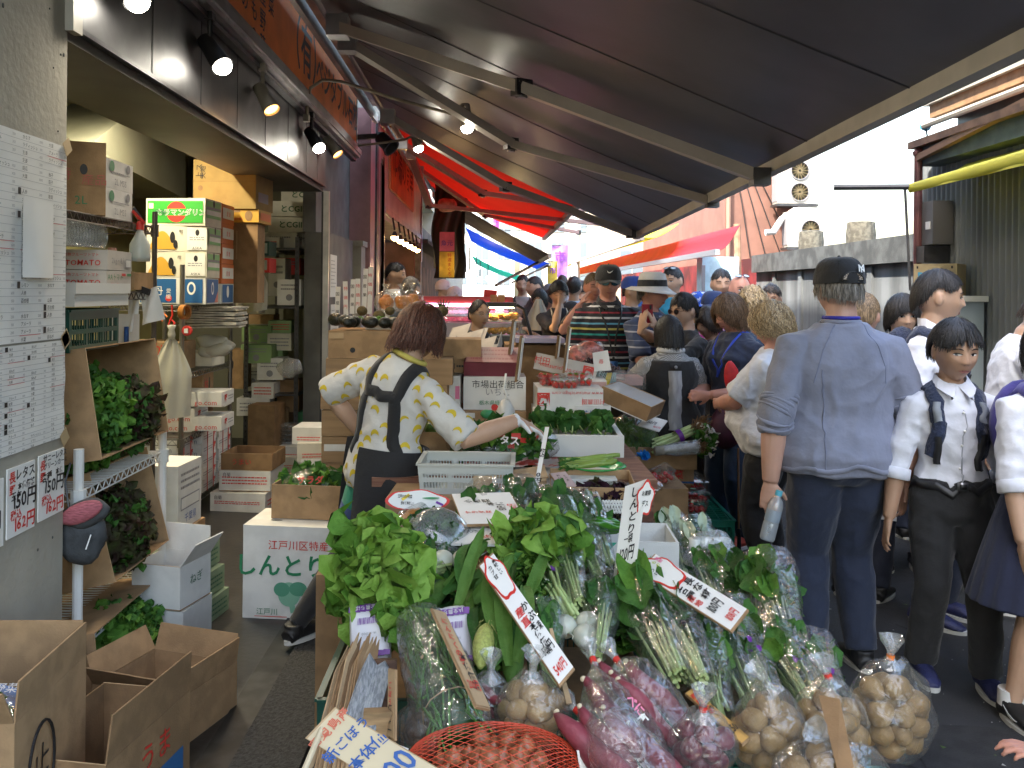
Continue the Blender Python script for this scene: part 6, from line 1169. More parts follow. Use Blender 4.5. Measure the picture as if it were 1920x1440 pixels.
for i,(a,b,r0,r1,ms,n,L,Wl,lb)in enumerate(((P(895,1010,3.0),P(905,945,3.35),.04,.10,(LD,LD,LM),60,.09,.055,'dark spinach bag left of the middle behind the boards'),(P(975,990,3.05),P(968,938,3.38),.04,.10,(LD,LD),60,.09,.055,'dark spinach bag right of the middle behind the boards'),(P(1085,1130,2.6),P(1042,985,3.1),.03,.09,(LM,LG,LD),50,.13,.05,'tall clear bag of narrow greens beside the turnip bunch'),(P(1120,1080,2.8),P(1075,965,3.25),.03,.09,(LD,LM),46,.13,.05,'second tall clear bag of dark greens left of the 120 yen sign'),(P(1140,1060,2.9),P(1098,960,3.3),.03,.07,(LM,LD),40,.13,.04,'third clear bag of dark greens just behind the 120 yen sign'),(P(1270,1270,2.25),P(1200,1120,2.68),.04,.10,(LG,LM),42,.2,.10,'clear bag of broad bok choy leaves under the white stick'),(P(1320,1280,2.2),P(1250,1140,2.62),.035,.09,(LM,LD),44,.15,.07,'clear bag of dark leaves right of the bok choy bag'),(P(1228,1190,2.5),P(1180,1085,2.85),.03,.08,(LD,LP),40,.12,.05,'clear bag of purplish dark leaves under the slanting board'),(P(1445,1310,2.25),P(1372,1175,2.75),.035,.09,(LM,LG,LM),60,.08,.05,'clear bag of small parsley like leaves right of the slanting board'),(P(1530,1330,2.2),P(1455,1200,2.62),.035,.09,(LM,LG),60,.08,.05,'clear bag of parsley leaves with purple print by the potatoes'),(P(1480,1215,2.55),P(1440,1085,2.95),.045,.085,(LM,LG),40,.13,.09,'tall clear bag of spinach standing at the customer side, right one'),(P(1425,1200,2.65),P(1420,1080,3.05),.04,.08,(LM,LD),40,.13,.09,'tall clear bag of spinach standing at the customer side, left one'),(P(1345,1130,2.95),P(1300,1010,3.4),.035,.085,(LM,mat('leaf_pale',(.35,.42,.3),.5,.2,10),LD),36,.12,.05,'clear bag of pale mizuna stems below the green lattice crate'),(P(1285,1100,3.1),P(1255,1000,3.5),.035,.08,(LM,_MC['leaf_pale']),34,.12,.05,'clear bag of pale stems left of the mizuna bag'),(P(1395,1180,2.8),P(1345,1060,3.2),.035,.08,(LM,LG),40,.11,.06,'clear bag of rounded green leaves above the end of the slanting board'),(P(1352,1345,2.18),P(1312,1215,2.5),.035,.08,(LM,LG),50,.08,.05,'small clear bag of leafy greens wedged beside the orange card'),(P(1415,1330,2.25),P(1350,1200,2.6),.035,.08,(LD,LM),50,.09,.05,'small clear bag of dark greens above the left potato bag'),(P(1035,1285,2.32),P(1015,1160,2.55),.03,.07,(LM,LD),50,.09,.04,'narrow clear bag of greens behind the long turnip board'),(P(1120,1225,2.4),P(1130,1110,2.7),.03,.08,(LD,LM),50,.10,.05,'clear bag of dark greens right behind the white turnips'),(P(780,1150,2.58),P(800,1060,2.85),.03,.08,(LM,LD),50,.10,.04,'clear bag of dark greens behind the garlic sprout bag'),(P(1060,1035,2.95),P(1030,945,3.3),.03,.08,(LD,LM),50,.10,.05,'clear bag of dark greens beside the wide white board'),(P(1560,1320,2.2),P(1520,1225,2.5),.04,.07,(LM,),16,.08,.05,'nearly empty clear bag with purple logo at the customer side'),)):
 bag_cone(''+lb,a,b,r0,r1,ms,n,L,Wl,print_=PUR if i in(8,9,21)else None,flare=1.3 if 'spinach standing' in lb else 1.12)
m=MB();c0=P(812,1010,3.0);frills(m,c0,(.11,.09,.08),360,(LD,LD,LM),.022,.04);prop('curly_kale','dark curly parsley heap under the white boards','parsley',m,smooth=True)
m=MB();m.ball(c0+V((.0,-.01,0)),(.14,.11,.10),film('glare_film',milk=.12,lo=.10,hi=.85,bs=9,bump=.3,rough=.18),20,12,jit=.2);prop('parsley_film','glossy clear film over the dark parsley heap','film bag',m,smooth=True)
m=MB();c0=P(968,1092,2.75);frills(m,c0,(.07,.06,.07),150,(LB,LG,LM),.03,.055)
for i in range(12):a=c0+V((rnd(-.03,.03),rnd(-.02,.02),-.02));m.tube([a,a+V((rnd(.0,.03),-.03,-.14))],.004,LG,5)
prop('bright_parsley','bright green flat parsley bunch behind the long turnip board','parsley',m,smooth=True)
m=MB();a,b=P(748,1000,3.0),P(790,960,3.1);m.tube([a,a.lerp(b,.3),a.lerp(b,.7),b],[.02,.038,.038,.02],mat('squash_orange',(.52,.21,.03),.35,.1,8),14);prop('orange_squash','orange squash wrapped beside the cloud slip','squash',m,smooth=True)
m=MB();m.tube([a+V((-.01,-.01,-.01)),a.lerp(b,.5)+V((-.01,-.01,0)),b+V((.01,0,.01))],[.03,.05,.03],FILM,14);prop('squash_film','clear film round the orange squash','film bag',m,smooth=True)
def corn(label,a,b,cob=True):
 a,b=V(a),V(b);ax=b-a;d=ax.normalized();t=thing('corn',label,'corn',a,group='corn ears with husks');HUSK=leafmat('husk',(.07,.17,.025),(.14,.27,.06),sc=12)
 m=MB();m.tube([a.lerp(b,i/6)for i in range(7)],[.012,.026,.03,.03,.027,.02,.008],HUSK,12);m.build('ear',t,smooth=True)
 m=MB()
 for i in range(13):an=rnd(0,6.3);s1=d.orthogonal();s1.rotate(Matrix.Rotation(an,3,d));leaf(m,a+ax*rnd(.0,.75)+s1*.022,d*1.0+s1*rnd(.2,.9),s1,rnd(.16,.30),rnd(.03,.05),random.choice((LM,LD,HUSK)),curl=rnd(.3,1.6),ruf=.05,n=8,fold=.35)
 m.build('husk_leaves',t,smooth=True)
 m=MB()
 for i in range(40):m.tube([b,b+d*rnd(.02,.04)+rv(.012),b+d*rnd(.03,.06)+rv(.03)],.0011,mat('silk',(.38,.36,.12),.6),3)
 m.build('silk',t)
random.seed(43)
for(a,b,lb)in(((770,1165,2.5),(850,1080,2.8),'corn ear with husk leaves nearest the big turnip leaves'),((835,1200,2.42),(900,1080,2.78),'corn ear with husk leaves beside the orange brown board'),((905,1260,2.28),(905,1120,2.65),'corn ear with husk leaves behind the pale cob'),((960,1280,2.25),(965,1160,2.5),'corn ear with husk leaves left of the long board'),((860,1120,2.62),(930,1060,2.85),'corn ear with husk leaves under the grey board'),((940,1230,2.38),(985,1110,2.7),'corn ear with husk leaves between the parsley and the long board')):
 corn(lb,P(*a),P(*b))
m=MB();a,b=P(912,1172,2.34),P(900,1252,2.22);m.tube([a.lerp(b,i/7)for i in range(8)],[.008,.020,.026,.028,.027,.024,.018,.006],mat('corn_pale',(.34,.38,.10),.5,.15,90,bump=.6,bs=160),14)
for i in range(60):q=a.lerp(b,rnd(0,.7))+rv(.022);m.tube([q,q+rv(.02)+V((0,0,-.02))],.001,_MC['silk'],3)
prop('corn_cob','pale yellowish corn cob with silky hairs','corn',m,smooth=True)
for k,(px,py,Y,w,lb)in enumerate(((695,1190,2.52,.115,'white and purple printed vegetable pack in the dark green crate'),(850,1200,2.45,.11,'second white and purple pack half hidden behind the orange brown board'))):
 c0=P(px,py,Y);t=thing('printed_pack',lb,'vegetable pack',c0-V((0,0,.05)));PW=mat('pack_white',(.70,.68,.72),.3,.03,8);m=MB();M_=Matrix.Rotation(R(-38),3,'X')@Matrix.Rotation(R(-8),3,'Y')
 m.grid(lambda u,v:c0+M_@(lambda a,b:V((w*.5*math.copysign(abs(math.cos(a)*math.cos(b))**.4,math.cos(a)*math.cos(b)),.042*math.copysign(abs(math.sin(a)*math.cos(b))**.7,math.sin(a)*math.cos(b)),.088*math.copysign(abs(math.sin(b))**.45,math.sin(b))))*(1+.05*noise.noise(V((a*2,b*3,px)))))(6.2832*u,math.pi*(v-.5)),40,26,PW);m.build('bag',t,smooth=True);m=MB()
 for(dz,hh)in((.062,.018),(-.066,.014)):
  for i in range(7):x=(-3+i)/3.2*w*.42;p_=c0+M_@V((x,-.0445,dz));m.box(p_,(w*.16,.003,hh),PUR,rot=(R(-38),0,0))
 for i in range(16):m.box(c0+M_@V((-.03+i*.004,-.0485,.025)),(.0022 if i%3 else .001,.001,.018),PUR,rot=(R(-38),0,0))
 m.text('JA全農ちば',c0+M_@V((0,-.0475,.062)),M_@V((-1,0,0)),M_@V((0,0,-1)),.014,PAPER);m.text('14-163900',c0+M_@V((.0,-.050,-.012)),M_@V((-1,0,0)),M_@V((0,0,-1)),.010,GRY);m.build('print',t,smooth=False)
t=thing('sprout_bag','long clear bag packed with dark green garlic sprouts','vegetable bag',P(850,1340,2.15));a,b=P(790,1178,2.38),P(865,1385,2.04);ax=b-a;d=ax.normalized();s1=V((1,0,.3)).normalized();s1=(s1-d*s1.dot(d)).normalized();s2=d.cross(s1);SPR=mat('sprout',(.06,.20,.03),.35,.3,5);SPD=mat('sprout_dark',(.012,.05,.01),.4,.3,8)
m=MB();m.tube([a,a+ax*.3,a+ax*.7,b],[.04,.056,.062,.04],SPD,14)
for i in range(230):
 u=rnd(.02,.96);an=rnd(0,6.3);rr=.058*(.7+.35*math.sin(u*3));o_=a+ax*u+s1*rr*math.cos(an)+s2*rr*math.sin(an);dd=(d+rv(.45 if u>.45 else .15)).normalized()*rnd(.03,.07);m.tube([o_-dd,o_+rv(.006),o_+dd],.0032,SPR,4)
m.build('sprouts',t,smooth=True);m=MB()
m.grid(lambda u,v:a-d*.03+ax*1.14*v+(s1*math.cos(6.2832*u)+s2*math.sin(6.2832*u))*((.05+.028*math.sin(v*2.6))*(1+.12*noise.noise(V((u*9,v*9,3))))+.012),30,20,FILM);m.build('film',t,smooth=True)
m=MB();m.ball(a+ax*.30+V((.0,-.06,.02)),(.03,.004,.02),CB3,10,6,jit=.2);m.build('sticker',t,smooth=True);m=MB();m.tube([a+ax*.78+(s1*math.cos(i*.52)+s2*math.sin(i*.52))*.072 for i in range(13)],.0015,CB3,4);m.build('string',t)
t=thing('cardboard_sheets','bundle of brown folded cardboard sheets standing at the stall corner','cardboard',P(640,1400,1.95));m=MB()
for i in range(11):
 px=585+i*9+rnd(-3,3);a=P(px+45-i*3,1232+rnd(-10,18)+4*abs(i-5),2.28);b=P(px-12,1470,1.95);e=V((.015,.12,.02));m.slab([b,b+e,a+e,a],.004,random.choice((CB,CB3,CB2)))
m.build('sheet',t)
m=MB();a,b=P(706,1238,2.25),P(668,1385,2.0);sd=V((.038,.01,0));GW=mat('weathered_wood',(.20,.22,.24),.9,col2=(.36,.38,.40),vs=24,stretch=(9,2,.6),bump=.6,bs=40,bstretch=(9,2,.5))
top=[a-sd+V((0,0,-.02)),a-sd*.5+V((0,0,.018)),a+V((0,0,-.015)),a+sd*.5+V((0,0,-.005)),a+sd*.9+V((0,0,-.035))];m.prism([b-sd*1.15,b+sd*1.0]+top[::-1],(0,-1,.25),.02,GW);prop('weathered_plank','weathered grey splintered plank standing by the price slat','plank',m)
m=MB();c0=P(710,1360,2.04);m.box(c0+V((0,.02,-.06)),(.075,.05,.16),mat('block_wood',(.30,.19,.09),.8,.3,8,stretch=(1,1,5)),rot=(R(-12),0,R(6)));prop('wooden_block','worn wooden block at the aisle corner of the stall','wood block',m)
m=MB();c0=P(722,1258,2.3);m.box(c0+V((0,.0,-.05)),(.06,.04,.15),mat('dark_wood',(.12,.06,.035),.7,.3,9,stretch=(1,1,5)),rot=(R(-14),0,R(4)));prop('dark_wood_piece','dark brown wooden piece behind the weathered plank','wood block',m)
POT=mat('potato_skin',(.29,.18,.07),.6,.14,18,bump=.15,bs=160,spec=.4)
pm_=[mesh_obj(blob((.034,.028,.026),POT,.24),'potato')for _ in range(3)]
def potbag(label,c,rad,n,r=.029,tilt=0.,tie=ORG,neck=None,grp=None,fm=FILM,fruit=pm_,fname='potato',flab='potato',sc=(.9,1.15)):
 c=V(c);scatter(fruit,pack(n,c,rad,r),fname,'%s inside the %s'%(flab,label),flab.split()[-1],'%s of the %s'%(flab,label),sc=sc)
 t=thing('%s_bag'%fname,label,'vegetable bag',c-V((0,0,rad[2])));m=MB();nk=V(neck or(0,0,1)).normalized();o_=rv(5)
 def fn(u,v):
  th=math.pi*(.001+.93*v);an=6.2832*u;p=V((rad[0]*1.07*math.sin(th)*math.cos(an),rad[1]*1.07*math.sin(th)*math.sin(an),-rad[2]*1.07*math.cos(th)))
  p*=1+.14*noise.noise(p*20+o_);pk=max(0,v-.78)/.22
  return c+p+nk*(pk*.02)*1.0
 m.grid(fn,34,20,fm);m.build('film',t,smooth=True)
 top=c+V((0,0,rad[2]*1.10));m=MB();k=14;pts=[]
 m.lathe([(.030,-.012),(.010,.008),(.007,.016),(.012,.03),(.026,.05),(.030,.062)],top,FILM2,12,axis=nk,close=False);m.v=[p+rv(.0035)for p in m.v];m.build('neck',t,smooth=True)
 m=MB();m.lathe([(.0095,.006),(.0095,.018)],top,tie,10,axis=nk,close=False);m.build('tie',t);return t
random.seed(47)
potbag('clear potato bag in the middle beside the edge card',P(998,1338,2.13),(.085,.07,.085),17,neck=(.05,0,1),tie=FILM2)
potbag('left clear potato bag of the three at the right corner',P(1442,1378,2.07),(.085,.075,.10),18,tie=FILM2,neck=(-.4,0,.6))
potbag('middle clear potato bag behind the brown card at the right corner',P(1555,1372,2.12),(.085,.08,.11),20,tie=RED,neck=(-.3,.2,1))
potbag('right clear potato bag with twisted neck and orange tie',P(1668,1338,2.16),(.10,.08,.115),22,neck=(.1,0,1),r=.031)
potbag('lowest clear potato bag cut by the bottom edge at the right',P(1560,1440,1.94),(.12,.07,.05),12,neck=(-.6,-.2,.5),tie=FILM2)
ONI=mat('onion_skin',(.34,.13,.06),.35,.25,30,stretch=(3,3,.6),bump=.1,bs=80)
def onion():m=MB();m.lathe([(.001,-.020),(.012,-.018),(.021,-.006),(.0215,.004),(.014,.015),(.005,.022),(.003,.028)],(0,0,0),ONI,14);return m
onm=[mesh_obj(onion(),'onion')]
scatter(onm,pack(58,P(925,1435,1.97),(.185,.09,.075),.021),'onion','small brown onion inside the red net bag','onion','small onions in the red net',sc=(.9,1.15))
t=thing('net_bag','red net bag of small onions at the bottom edge','net bag',P(925,1470,1.95));m=MB();c0=P(925,1435,1.97);NR=mat('net_red',(.62,.07,.03),.5)
ring=lambda th,an:c0+V((.198*math.cos(th),.10*math.sin(th)*math.cos(an),.085*math.sin(th)*math.sin(an)))
for i in range(40):
 for s_ in(-1,1):
  m.tube([ring(.12+2.9*k/16,i*.157+s_*k*.16)for k in range(17)],.0008,NR,3,caps=False)
m.build('net',t);m=MB();m.box(c0+V((.205,-.02,.02)),(.035,.004,.06),PAPER,rot=(0,R(-10),R(8)));m.box(c0+V((-.205,-.01,.03)),(.025,.004,.03),PAPER,rot=(0,R(20),0));m.build('tag',t)
SWP=mat('sweet_potato_skin',(.19,.036,.05),.5,.22,14,bump=.25,bs=70,stretch=(1,1,1),spec=.4);SWE=mat('sweet_potato_end',(.62,.52,.36),.7,.1)
def swp(L,r):m=MB();m.tube([(L*(i/8-.5),.006*math.sin(i),.004*math.cos(i*1.3))for i in range(9)],[r*.25,r*.7,r*.93,r,r*1.02,r*.98,r*.86,r*.6,r*.22],SWP,12);m.ball((-L/2,0,0),(.006,r*.3,r*.3),SWE,8,5);m.ball((L/2,0,0),(.006,r*.28,r*.28),SWE,8,5);return m
swm=[mesh_obj(swp(.22,.0235),'sweet_potato'),mesh_obj(swp(.19,.021),'sweet_potato')]
def swbag(label,pts,ax,neck,n0):
 scatter(swm,pts,'sweet_potato','reddish purple sweet potato in the %s'%label,'sweet potato','sweet potatoes of the %s'%label,axis=V(ax),sc=(.95,1.1))
 c0=sum((V(p)for p in pts),V())/len(pts);d=V(ax).normalized();t=thing('sweet_potato_bag',label,'vegetable bag',c0-V((0,0,.05)));s1=V((1,0,0));s1=(s1-d*s1.dot(d)).normalized();s2=d.cross(s1);N_=V(neck);m=MB()
 def fn(u,v):
  an=6.2832*u;x=-.13+.26*v;rr=.058*(1-abs(2*v-1)**4)**.5+.010;rr*=1+.16*noise.noise(V((math.cos(an)*1.5,math.sin(an)*1.5,v*6))+c0*9)
  p=c0+d*x+s1*(rr*1.15*math.cos(an))+s2*(rr*math.sin(an));k=max(0,.22-v)/.22
  return p.lerp(N_,k**1.0*.96)
 m.grid(fn,28,18,FILM);m.build('film',t,smooth=True);dn=(N_-c0).normalized()
 m=MB();m.lathe([(.012,-.02),(.007,0),(.010,.02),(.022,.045),(.026,.055)],N_,FILM2,10,axis=dn,close=False);m.v=[p+rv(.003)for p in m.v];m.build('neck',t,smooth=True);m=MB();m.lathe([(.009,-.008),(.009,.010)],N_,RED,10,axis=dn,close=False);m.build('tie',t)
swbag('right clear sweet potato bag with pink logo',[P(1238,1312,2.15),P(1205,1328,2.08),P(1182,1306,2.17),P(1222,1345,2.06)],(.62,-.25,-.62),P(1158,1240,2.22),3)
swbag('left clear sweet potato bag with red tie',[P(1158,1352,2.08),P(1185,1392,1.98),P(1148,1400,1.98)],(.58,-.25,-.62),P(1113,1240,2.2),3)
swbag('sweet potato bag cut by the bottom edge',[P(1110,1415,1.95),P(1245,1432,1.93),P(1215,1418,1.96),P(1150,1440,1.92)],(.5,-.5,-.4),P(1084,1335,2.1),4)
m=MB();m.text('べに',P(1192,1322,2.0),(.62,-.25,-.62),(.6,.1,.7),.024,PINK,bold=.03);m.text('紅',P(1206,1348,1.98),(.62,-.25,-.62),(.6,.1,.7),.02,PAPER,bold=.05);o=m.build('bag_logo',smooth=False);tag(o,'pink lettering printed on the right sweet potato bag','logo')
BEE=mat('beet_skin',(.12,.012,.03),.45,.3,16,bump=.2,bs=90);bem=[mesh_obj(blob((.034,.03,.03),BEE,.12),'beet')]
potbag('red tied clear bag left of the orange card',P(1318,1398,2.0),(.075,.06,.065),12,r=.026,tie=RED,fruit=bem,fname='shallot',flab='dark red shallot',sc=(.7,.9))
potbag('brown dirty taro bag under the sprout bag',P(800,1365,2.16),(.08,.07,.05),10,r=.028,fruit=[mesh_obj(blob((.034,.03,.028),mat('taro',(.07,.045,.03),.9,.4,30,bump=.5,bs=90),.15),'taro')],fname='taro',flab='taro',tie=FILM2)
potbag('small pinkish sweet potato bag behind the middle potatoes',P(920,1318,2.22),(.06,.05,.06),5,r=.026,fruit=swm,fname='sweet_potato',flab='short sweet potato',sc=(.5,.6),tie=FILM2)
EGP=mat('eggplant',(.035,.012,.045),.12,coat=.5);egm=MB();egm.tube([(-.07+.02*i,0,.004*math.sin(i))for i in range(8)],[.006,.02,.028,.032,.033,.031,.024,.006],EGP,14);egm.tube([(-.075,0,0),(-.10,0,.01)],.005,LM,6);egm=[mesh_obj(egm,'eggplant')]
scatter(egm,[P(1278,1140,2.66),P(1292,1162,2.6),P(1300,1150,2.66)],'eggplant','glossy dark purple eggplant in a clear bag under the slanting board','eggplant','eggplants under the slanting board',axis=V((.7,-.3,-.4)))
m=MB();m.ball(P(1286,1148,2.63),(.12,.06,.07),FILM,18,10,jit=.25,M=Matrix.Rotation(R(38),3,'Y'));prop('eggplant_film','clear film bag round the eggplants','film bag',m,smooth=True)
m=MB();c0=P(1330,1045,3.25)
for i in range(5):m.tube([c0+V((-.05+.025*i,0,-.05)),c0+V((-.05+.025*i,0,.0)),c0+V((-.055+.027*i,-.01,.07))],[.012,.016,.024],mat('white_leaf',(.6,.62,.58),.4,.05),10)
prop('white_stalks','white stalks in a frosted bag below the green crate','vegetable',m,smooth=True)
m=MB();m.ball(c0,(.095,.05,.10),FILM2,18,10,jit=.25);prop('frosted_bag','frosted bag round the white stalks','film bag',m,smooth=True)
m=MB();m.ball(P(1500,1245,2.5),(.06,.04,.045),film('milky_film',milk=.35),16,9,jit=.15);prop('milky_pack','milky clear empty pack among the parsley bags','pack',m,smooth=True)
random.seed(77)
SK={'fair':mat('skin_fair',(.56,.33,.25),.5,.07,9,sub=.12,bump=.05,bs=200),'pink':mat('skin_pink',(.55,.27,.20),.5,.08,9,sub=.12,bump=.05,bs=200),'asian':mat('skin_asian',(.54,.34,.235),.5,.06,9,sub=.12,bump=.05,bs=200),'boy':mat('skin_boy',(.43,.255,.165),.5,.07,9,sub=.12,bump=.05,bs=200),'tan':mat('skin_tan',(.36,.20,.13),.5,.07,9,sub=.12,bump=.05,bs=200)}
def hairm(n,c):return mat('hair_'+n,c,.40,.6,40,stretch=(6,6,.6),spec=.5,bump=.3,bs=120)  # random strand tone, contrast raised so light streaks paint in hair highlights
HB,HDB,HRB,HBR,HBL,HGR,HSA=hairm('black',(.014,.012,.013)),hairm('dark_brown',(.035,.022,.016)),hairm('red_brown',(.10,.034,.018)),hairm('brown',(.15,.085,.045)),hairm('blond',(.42,.30,.16)),hairm('grey',(.22,.20,.18)),hairm('sandy',(.20,.135,.075))
def cloth(n,c,var=.06,bump=.35,bs=22,**k):return mat('cloth_'+n,c,.85,var,9,bump=bump*1.6,bs=bs,sheen=.2,**k)
CW_=cloth('white',(.70,.71,.75));CBK=cloth('black',(.016,.016,.018));CNV=cloth('navy',(.018,.026,.055));CDK=cloth('charcoal',(.035,.036,.04));CGB=cloth('grey_blue',(.235,.25,.335));CJN=cloth('denim',(.03,.055,.11));CGT=cloth('grey_tee',(.28,.26,.26));CLB=cloth('light_blue',(.38,.50,.64));CMR=cloth('maroon',(.07,.025,.04));CBG=cloth('slate',(.14,.18,.24));CWH=cloth('warm_white',(.62,.60,.57));CGN=cloth('deep_green',(.02,.2,.12));CDB=cloth('dark_blue',(.02,.04,.13))
EYEW=mat('eye_white',(.62,.60,.57),.2);IRIS=mat('iris',(.02,.012,.008),.1);LIP=mat('lip',(.42,.17,.14),.4);LASH=mat('lash',(.015,.01,.01),.6);LENS=mat('dark_lens',(.01,.012,.02),.06,coat=.5);SHOEB=mat('shoe_navy',(.02,.025,.09),.5,.2,30,bump=.3,bs=120);SHOEK=mat('shoe_black',(.015,.015,.016),.5);SOLE=mat('sole',(.6,.6,.58),.6);SOCK=mat('sock',(.7,.7,.7),.9)
def union(m,voxel,name,parent,mats_,sm=3,wr=0.,wf=9.,fn=None,smooth=True,pick=None):
 me=m.mesh('tmp',m.v,False);o=bpy.data.objects.new('tmp',me);COL.objects.link(o)
 r=o.modifiers.new('r','REMESH');r.mode='VOXEL';r.voxel_size=voxel;r.use_smooth_shade=True
 if sm:s_=o.modifiers.new('s','SMOOTH');s_.factor=.5;s_.iterations=sm
 dg=bpy.context.evaluated_depsgraph_get();dg.update();n=bpy.data.meshes.new_from_object(o.evaluated_get(dg));n.name=name
 bpy.data.objects.remove(o);bpy.data.meshes.remove(me);n.materials.clear()
 for q in mats_:n.materials.append(q)
 if wr or fn:
  o_=rv(20);nv=[v.normal.copy()for v in n.vertices]
  for v,nn in zip(n.vertices,nv):
   p=v.co
   if wr:
    k=noise.noise(V((p.x*wf,p.y*wf,p.z*wf*.55))+o_)+.55*noise.noise(V((p.x*wf*2.3,p.y*wf*2.3,p.z*wf*1.7))+o_)
    k=1-2.2*abs(k)if abs(k)<.4 else .1
    v.co=p+nn*(wr*(k+.6*(1-2*abs(noise.noise(V((p.x*wf*1.3+p.z*wf,p.y*wf,p.z*wf*1.4))-o_))-.7)))
   if fn:v.co=fn(v.co)
 n.polygons.foreach_set('use_smooth',[True]*len(n.polygons));n.polygons.foreach_set('material_index',[0]*len(n.polygons));
 if pick:
  for p in n.polygons:p.material_index=pick(p.center)
 n.update()
 o=bpy.data.objects.new(name,n);COL.objects.link(o);o.parent=parent;MW[o.name]=MW[parent.name];return o
def _g(X,Z,cx,cz,sx,sz):return math.exp(-((X-cx)/sx)**2-((Z-cz)/sz)**2)
def _dy(X,Z,ns=1.):
 a=abs(X);r=min(1,max(0,(.016-Z)/.048))*(1 if Z>-.034 else math.exp(-((Z+.034)/.006)**2))
 d=ns*.024*math.exp(-(X/(.0085+.005*r))**2)*r+ns*.008*_g(a,Z,.012,-.034,.008,.008)
 d+=-.010*_g(a,Z,.031,.001,.016,.011)+.004*_g(a,Z,.03,.022,.022,.008)+.004*_g(a,Z,.042,-.028,.02,.02)
 d+=.006*_g(X,Z,0,-.063,.024,.013)+.0035*_g(X,Z,0,-.0575,.018,.004)+.0045*_g(X,Z,0,-.0705,.016,.005)-.004*_g(X,Z,0,-.0642,.02,.0022)
 return d+.007*_g(X,Z,0,-.098,.020,.014)-.004*_g(X,Z,0,-.084,.022,.006)
def facey(X,Z,ns=1.):
 z=Z/.115;k=max(0,-z);x=X/(.076*(1-.40*k**1.7));y=math.sqrt(max(.02,1-x*x-z*z))**.85
 return-y*.094*(1-.06*k**2)-_dy(X,Z,ns)
def headpt(d,ns=1.):
 x,y,z=d;k=max(0,-z);X,Z=x*.076*(1-.40*k**1.7),z*.115
 if y<0:return V((X,-(abs(y)**.85)*.094*(1-.06*k**2)-_dy(X,Z,ns)*min(1,-y*3),Z))
 return V((X*(1+.02*y),y*.100*(1-.42*k),Z))
def sdir(u,v):a,b=6.283185*u,math.pi*v;return V((math.sin(b)*math.sin(a),math.sin(b)*-math.cos(a),math.cos(b)))
def ik(a,b,l1,l2,hint):
 a,b=V(a),V(b);d=b-a;L=d.length
 if L>(l1+l2)*.998:d*=(l1+l2)*.998/L;b=a+d;L=d.length
 k=(l1*l1-l2*l2+L*L)/(2*L);h=math.sqrt(max(0,l1*l1-k*k));dn=d/L;hv=V(hint)-dn*dn.dot(V(hint))
 return a+dn*k+hv.normalized()*h,b
def hand(m,w,d,pn,side,s,curl,mm):
 """palm + five unequal fingers; d = along the hand, pn = palm normal, side=+1 left / -1 right"""
 d=V(d).normalized();pn=V(pn);pn=(pn-d*pn.dot(d)).normalized();x=d.cross(pn)*side
 m.tube([w-d*.02*s,w+d*.012*s,w+d*.05*s,w+d*.088*s,w+d*.096*s],[(.026*s,.020*s),(.029*s,.018*s),(.038*s,.016*s),(.040*s,.013*s),(.034*s,.009*s)],mm,12,flat=x)
 for i,(ox,L,st)in enumerate(((.030,.070,.088),(.011,.080,.094),(-.010,.074,.091),(-.030,.058,.084))):
  p=w+d*st*s+x*ox*s;dd=(d+x*ox*2.2).normalized();q=Matrix.Rotation(curl[i]if isinstance(curl,(list,tuple))else curl+.08*i,3,dd.cross(pn));pts=[p-dd*.012*s];r=.0092*s*(1 if i<3 else .88)
  for k,l in enumerate((.46,.30,.24)):pts.append(p);p=p+dd*(L*l*s);dd=q@dd
  pts.append(p);m.tube(pts,[r,r*1.05,r*.98,r*.9,r*.6],mm,8)
 p=w+d*.030*s+x*.030*s;dd=(d*.75+x*.75+pn*.35).normalized();pts=[p-dd*.01*s,p]
 for l in(.036,.030):p=p+dd*l*s;pts.append(p);dd=(dd+d*.25-x*.22+pn*.15).normalized()
 m.tube(pts,[.013*s,.0125*s,.011*s,.007*s],mm,8)
